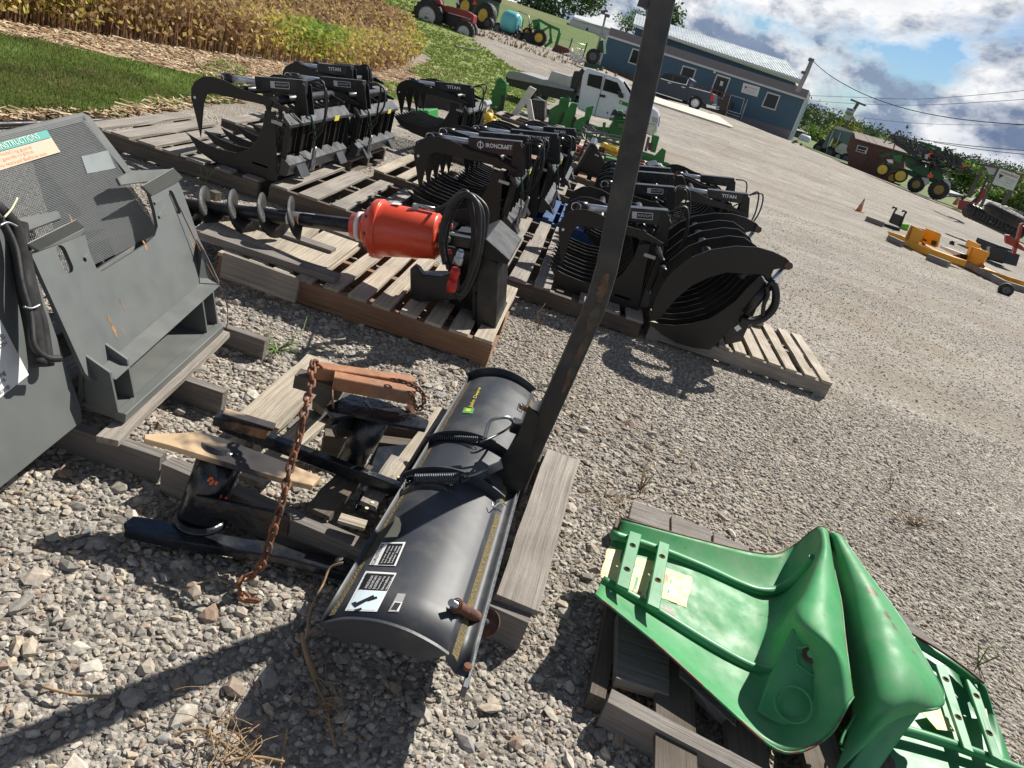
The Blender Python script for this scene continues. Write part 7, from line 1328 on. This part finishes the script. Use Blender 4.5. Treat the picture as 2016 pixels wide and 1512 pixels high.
pl=VO(G(1985,583),-20); t_=thing('small_wheel','small black wheel with a dark rim below the last timber','wheel',tuple(pl.p0)); wheel(t_,pl,z9((1130,690))[0],13,.16,0,rm=DSTEEL)
# ================================================================ poles and wires
def pole(label,pts,Y,r0,r1,extra=()):
    t_=thing('utility_pole',label,'utility pole',tuple(Yp(*pts[0],Y)),'utility poles'); MB().tube([Yp(*p,Y) for p in pts],[r0]+[r1]*(len(pts)-1),10).build('mast',PW if Y>60 else mat('grey_pole',(.30,.30,.29),.7,var=.1),t_)
    for nm,f in extra: f(t_,nm)
    return t_
def lamp_(px,py,Y,s=.35): return lambda t_,nm: MB().box(Yp(px,py,Y),(s,s*.8,s*.6)).build(nm,DSTEEL,t_,bevel=.03)
pole('slim pale light pole with floodlights left of the blue building',[(1166,128),(1186,60),(1193,28)],52,.09,.07,(('floodlight',lamp_(1187,25,52,.3)),('floodlight',lamp_(1196,31,52,.3)),('floodlight',lamp_(1194,22,52,.2))))
pole('pale pole with a lamp behind the right end of the roof',[(1570,180),(1585,150),(1599,118)],56,.17,.15,(('floodlight',lamp_(1597,118,56,.35)),('meter_box',lamp_(1582,143,56,.3))))
pole('brown utility pole with cross arm and transformer behind the small tractor',[(1660,262),(1676,225),(1690,202)],80,.2,.16,(('cross_arm',lambda t_,nm: MB().bar(Yp(1675,196,80),Yp(1704,208,80),.16,.16).build(nm,PW,t_)),('transformer',lambda t_,nm: MB().cyl(Yp(1676,214,79.6),Yp(1671,226,79.6),.4,12).build(nm,STEEL,t_)),('junction_box',lambda t_,nm: MB().box(Yp(1670,229,79.6),(.5,.4,.7)).build(nm,STEEL,t_))))
def wire(pts,Ya,Yb,lb,r=.018):
    n=len(pts); P=[Yp(x,y,Ya+(Yb-Ya)*i/(n-1)) for i,(x,y) in enumerate(pts)]; o=MB().tube(smooth_poly(P,6),r,4).build('overhead_wire',RUB); tag(o,lb,'wire','overhead wires')
wire([(1600,120),(1636,150),(1700,185),(1780,213),(1860,230),(1940,240),(2040,247)],56,40,'thick overhead wire sagging down right from the pale pole behind the roof',.022)
wire([(1592,188),(1700,192),(1800,195),(1900,189),(2040,176)],70,45,'highest thin overhead wire crossing the clouds',.014)
wire([(1592,198),(1700,205),(1800,207),(1900,203),(2040,194)],70,45,'second thin overhead wire just below the highest one',.014)
wire([(1700,232),(1780,241),(1860,245),(1940,246),(2040,246)],80,50,'thin overhead wire running right from the cross arm level',.014)
wire([(1690,255),(1760,266),(1850,280),(1940,290),(2040,298)],80,45,'low overhead wire passing above the sprayer cab',.024)
wire([(1705,207),(1725,240),(1750,262),(1800,275)],80,60,'short wire dropping from the cross arm towards the sprayer',.012)
wire([(1838,280),(1900,290),(1960,298),(2040,306)],55,45,'lowest overhead wire just under the low one at the right',.02)
# ================================================================ small litter near the camera
def weed(label,px,py,h,n,mt,seed,sp=.12):
    random.seed(seed); g_=G(px,py); t_=thing('weed',label,'weed',tuple(g_),'weeds in the gravel'); mb=MB()
    for i in range(n):
        e=g_+Vector((random.gauss(0,sp*h*2),random.gauss(0,sp*h*2),h*random.uniform(.5,1))); m_=(g_+e)/2+Vector((random.gauss(0,.02),random.gauss(0,.02),.02)); mb.tube([g_,m_,e],[.0022,.0018,.0008],5)
    mb.build('stem',mt,t_); return t_
DRY=mat('dry_stem',(.28,.18,.09),.85,var=.3,vscale=30); GST=mat('green_stem',(.12,.22,.04),.7,var=.3,vscale=30); ROOT=mat('dry_root',(.33,.22,.12),.85,var=.3,vscale=25)
weed('single green weed rising behind the auger screw',398,368,.17,3,GST,1); weed('small green weed by the pallet end behind the auger motor',672,408,.12,3,GST,2); weed('thin green stem beside the far end of the plow blade',1085,760,.2,2,GST,3)
weed('thin weed at the corner of the fresh pale pallet',1602,772,.13,2,GST,4); weed('yellow green weed right of the green fenders',1925,1310,.13,4,GST,5); weed('dry brown weed near the middle of the open gravel',1060,650,.16,3,DRY,6); weed('dry twiggy weed right of the plow blade',1260,965,.08,8,DRY,7,.5); weed('dry twig standing in the gravel right of centre',1752,965,.12,3,DRY,8)
weed('dry straw tuft on the right gravel',1800,1035,.05,14,DRY,9,.9); weed('patch of tiny green weeds between the two near pallets',545,690,.05,22,GST,10,1.2)
def root(label,pts,r,cat='root'):
    o=MB().tube(smooth_poly([Zp(x,y,z) for x,y,z in pts],6),r if not isinstance(r,list) else r[0],7).build('dry_root',ROOT); tag(o,label,cat,'dry roots and vines')
root('dry brown vine climbing from the gravel to the bracket eye, left of the blade',[(676,1108,.10),(650,1118,.08),(636,1150,.06),(612,1200,.05),(604,1245,.03),(598,1270,.02),(604,1300,.015),(622,1345,.015),(640,1385,.01),(650,1430,.01),(660,1470,.01)],.0032)
root('thick piece of dry root in the gravel below the blade corner',[(596,1248,.02),(600,1275,.02),(612,1310,.02),(625,1340,.015)],.007)
root('curved reddish root in the lower left gravel',[(84,1352,.02),(120,1362,.025),(160,1368,.02),(215,1372,.02)],.003)
root('curled reddish root at the bottom edge',[(345,1450,.02),(365,1438,.03),(400,1436,.03),(430,1455,.03),(460,1480,.02),(520,1505,.02)],.003)
root('thin twig crossing the bottom gravel below the curled root',[(440,1500,.02),(500,1490,.02),(560,1500,.02)],.003)
root('thin twig standing at the bottom edge',[(566,1432,.03),(560,1470,.02),(552,1512,.01)],.0025)
root('thin twig left of the curled root',[(360,1160,.02),(420,1140,.02),(452,1150,.015)],.0025)
random.seed(31)
def tuft(label,cx,cy,n,spread,L_):
    g_=Zp(cx,cy,.02); t_=thing('root_tuft',label,'roots',tuple(g_),'dry roots and vines'); mb=MB()
    for i in range(n):
        a=g_+Vector((random.gauss(0,spread),random.gauss(0,spread),random.uniform(0,.012))); d=Vector((random.gauss(0,1),random.gauss(0,1),random.gauss(0,.2))).normalized()*L_; b=a+d+Vector((random.gauss(0,.02),random.gauss(0,.02),.01)); c=b+d*.7+Vector((random.gauss(0,.02),random.gauss(0,.02),-.008)); mb.tube(smooth_poly([a,b,c],4),.0011,4)
    mb.build('root_strands',ROOT,t_)
tuft('tuft of fine reddish rootlets at the bottom edge left of centre',450,1470,34,.035,.035); tuft('fine rootlets hanging off the dry vine below the blade corner',645,1380,24,.02,.03); tuft('wispy dry grass strands on gravel right of the rotten pallet',1190,985,26,.04,.03)
o=MB().tube(smooth_poly([G(-60,246,.03),G(60,243,.03),G(150,239,.03),G(205,237,.03)],4),.018,8).build('black_pipe',RUB); tag(o,'black plastic pipe lying along the lawn edge at the left','pipe')
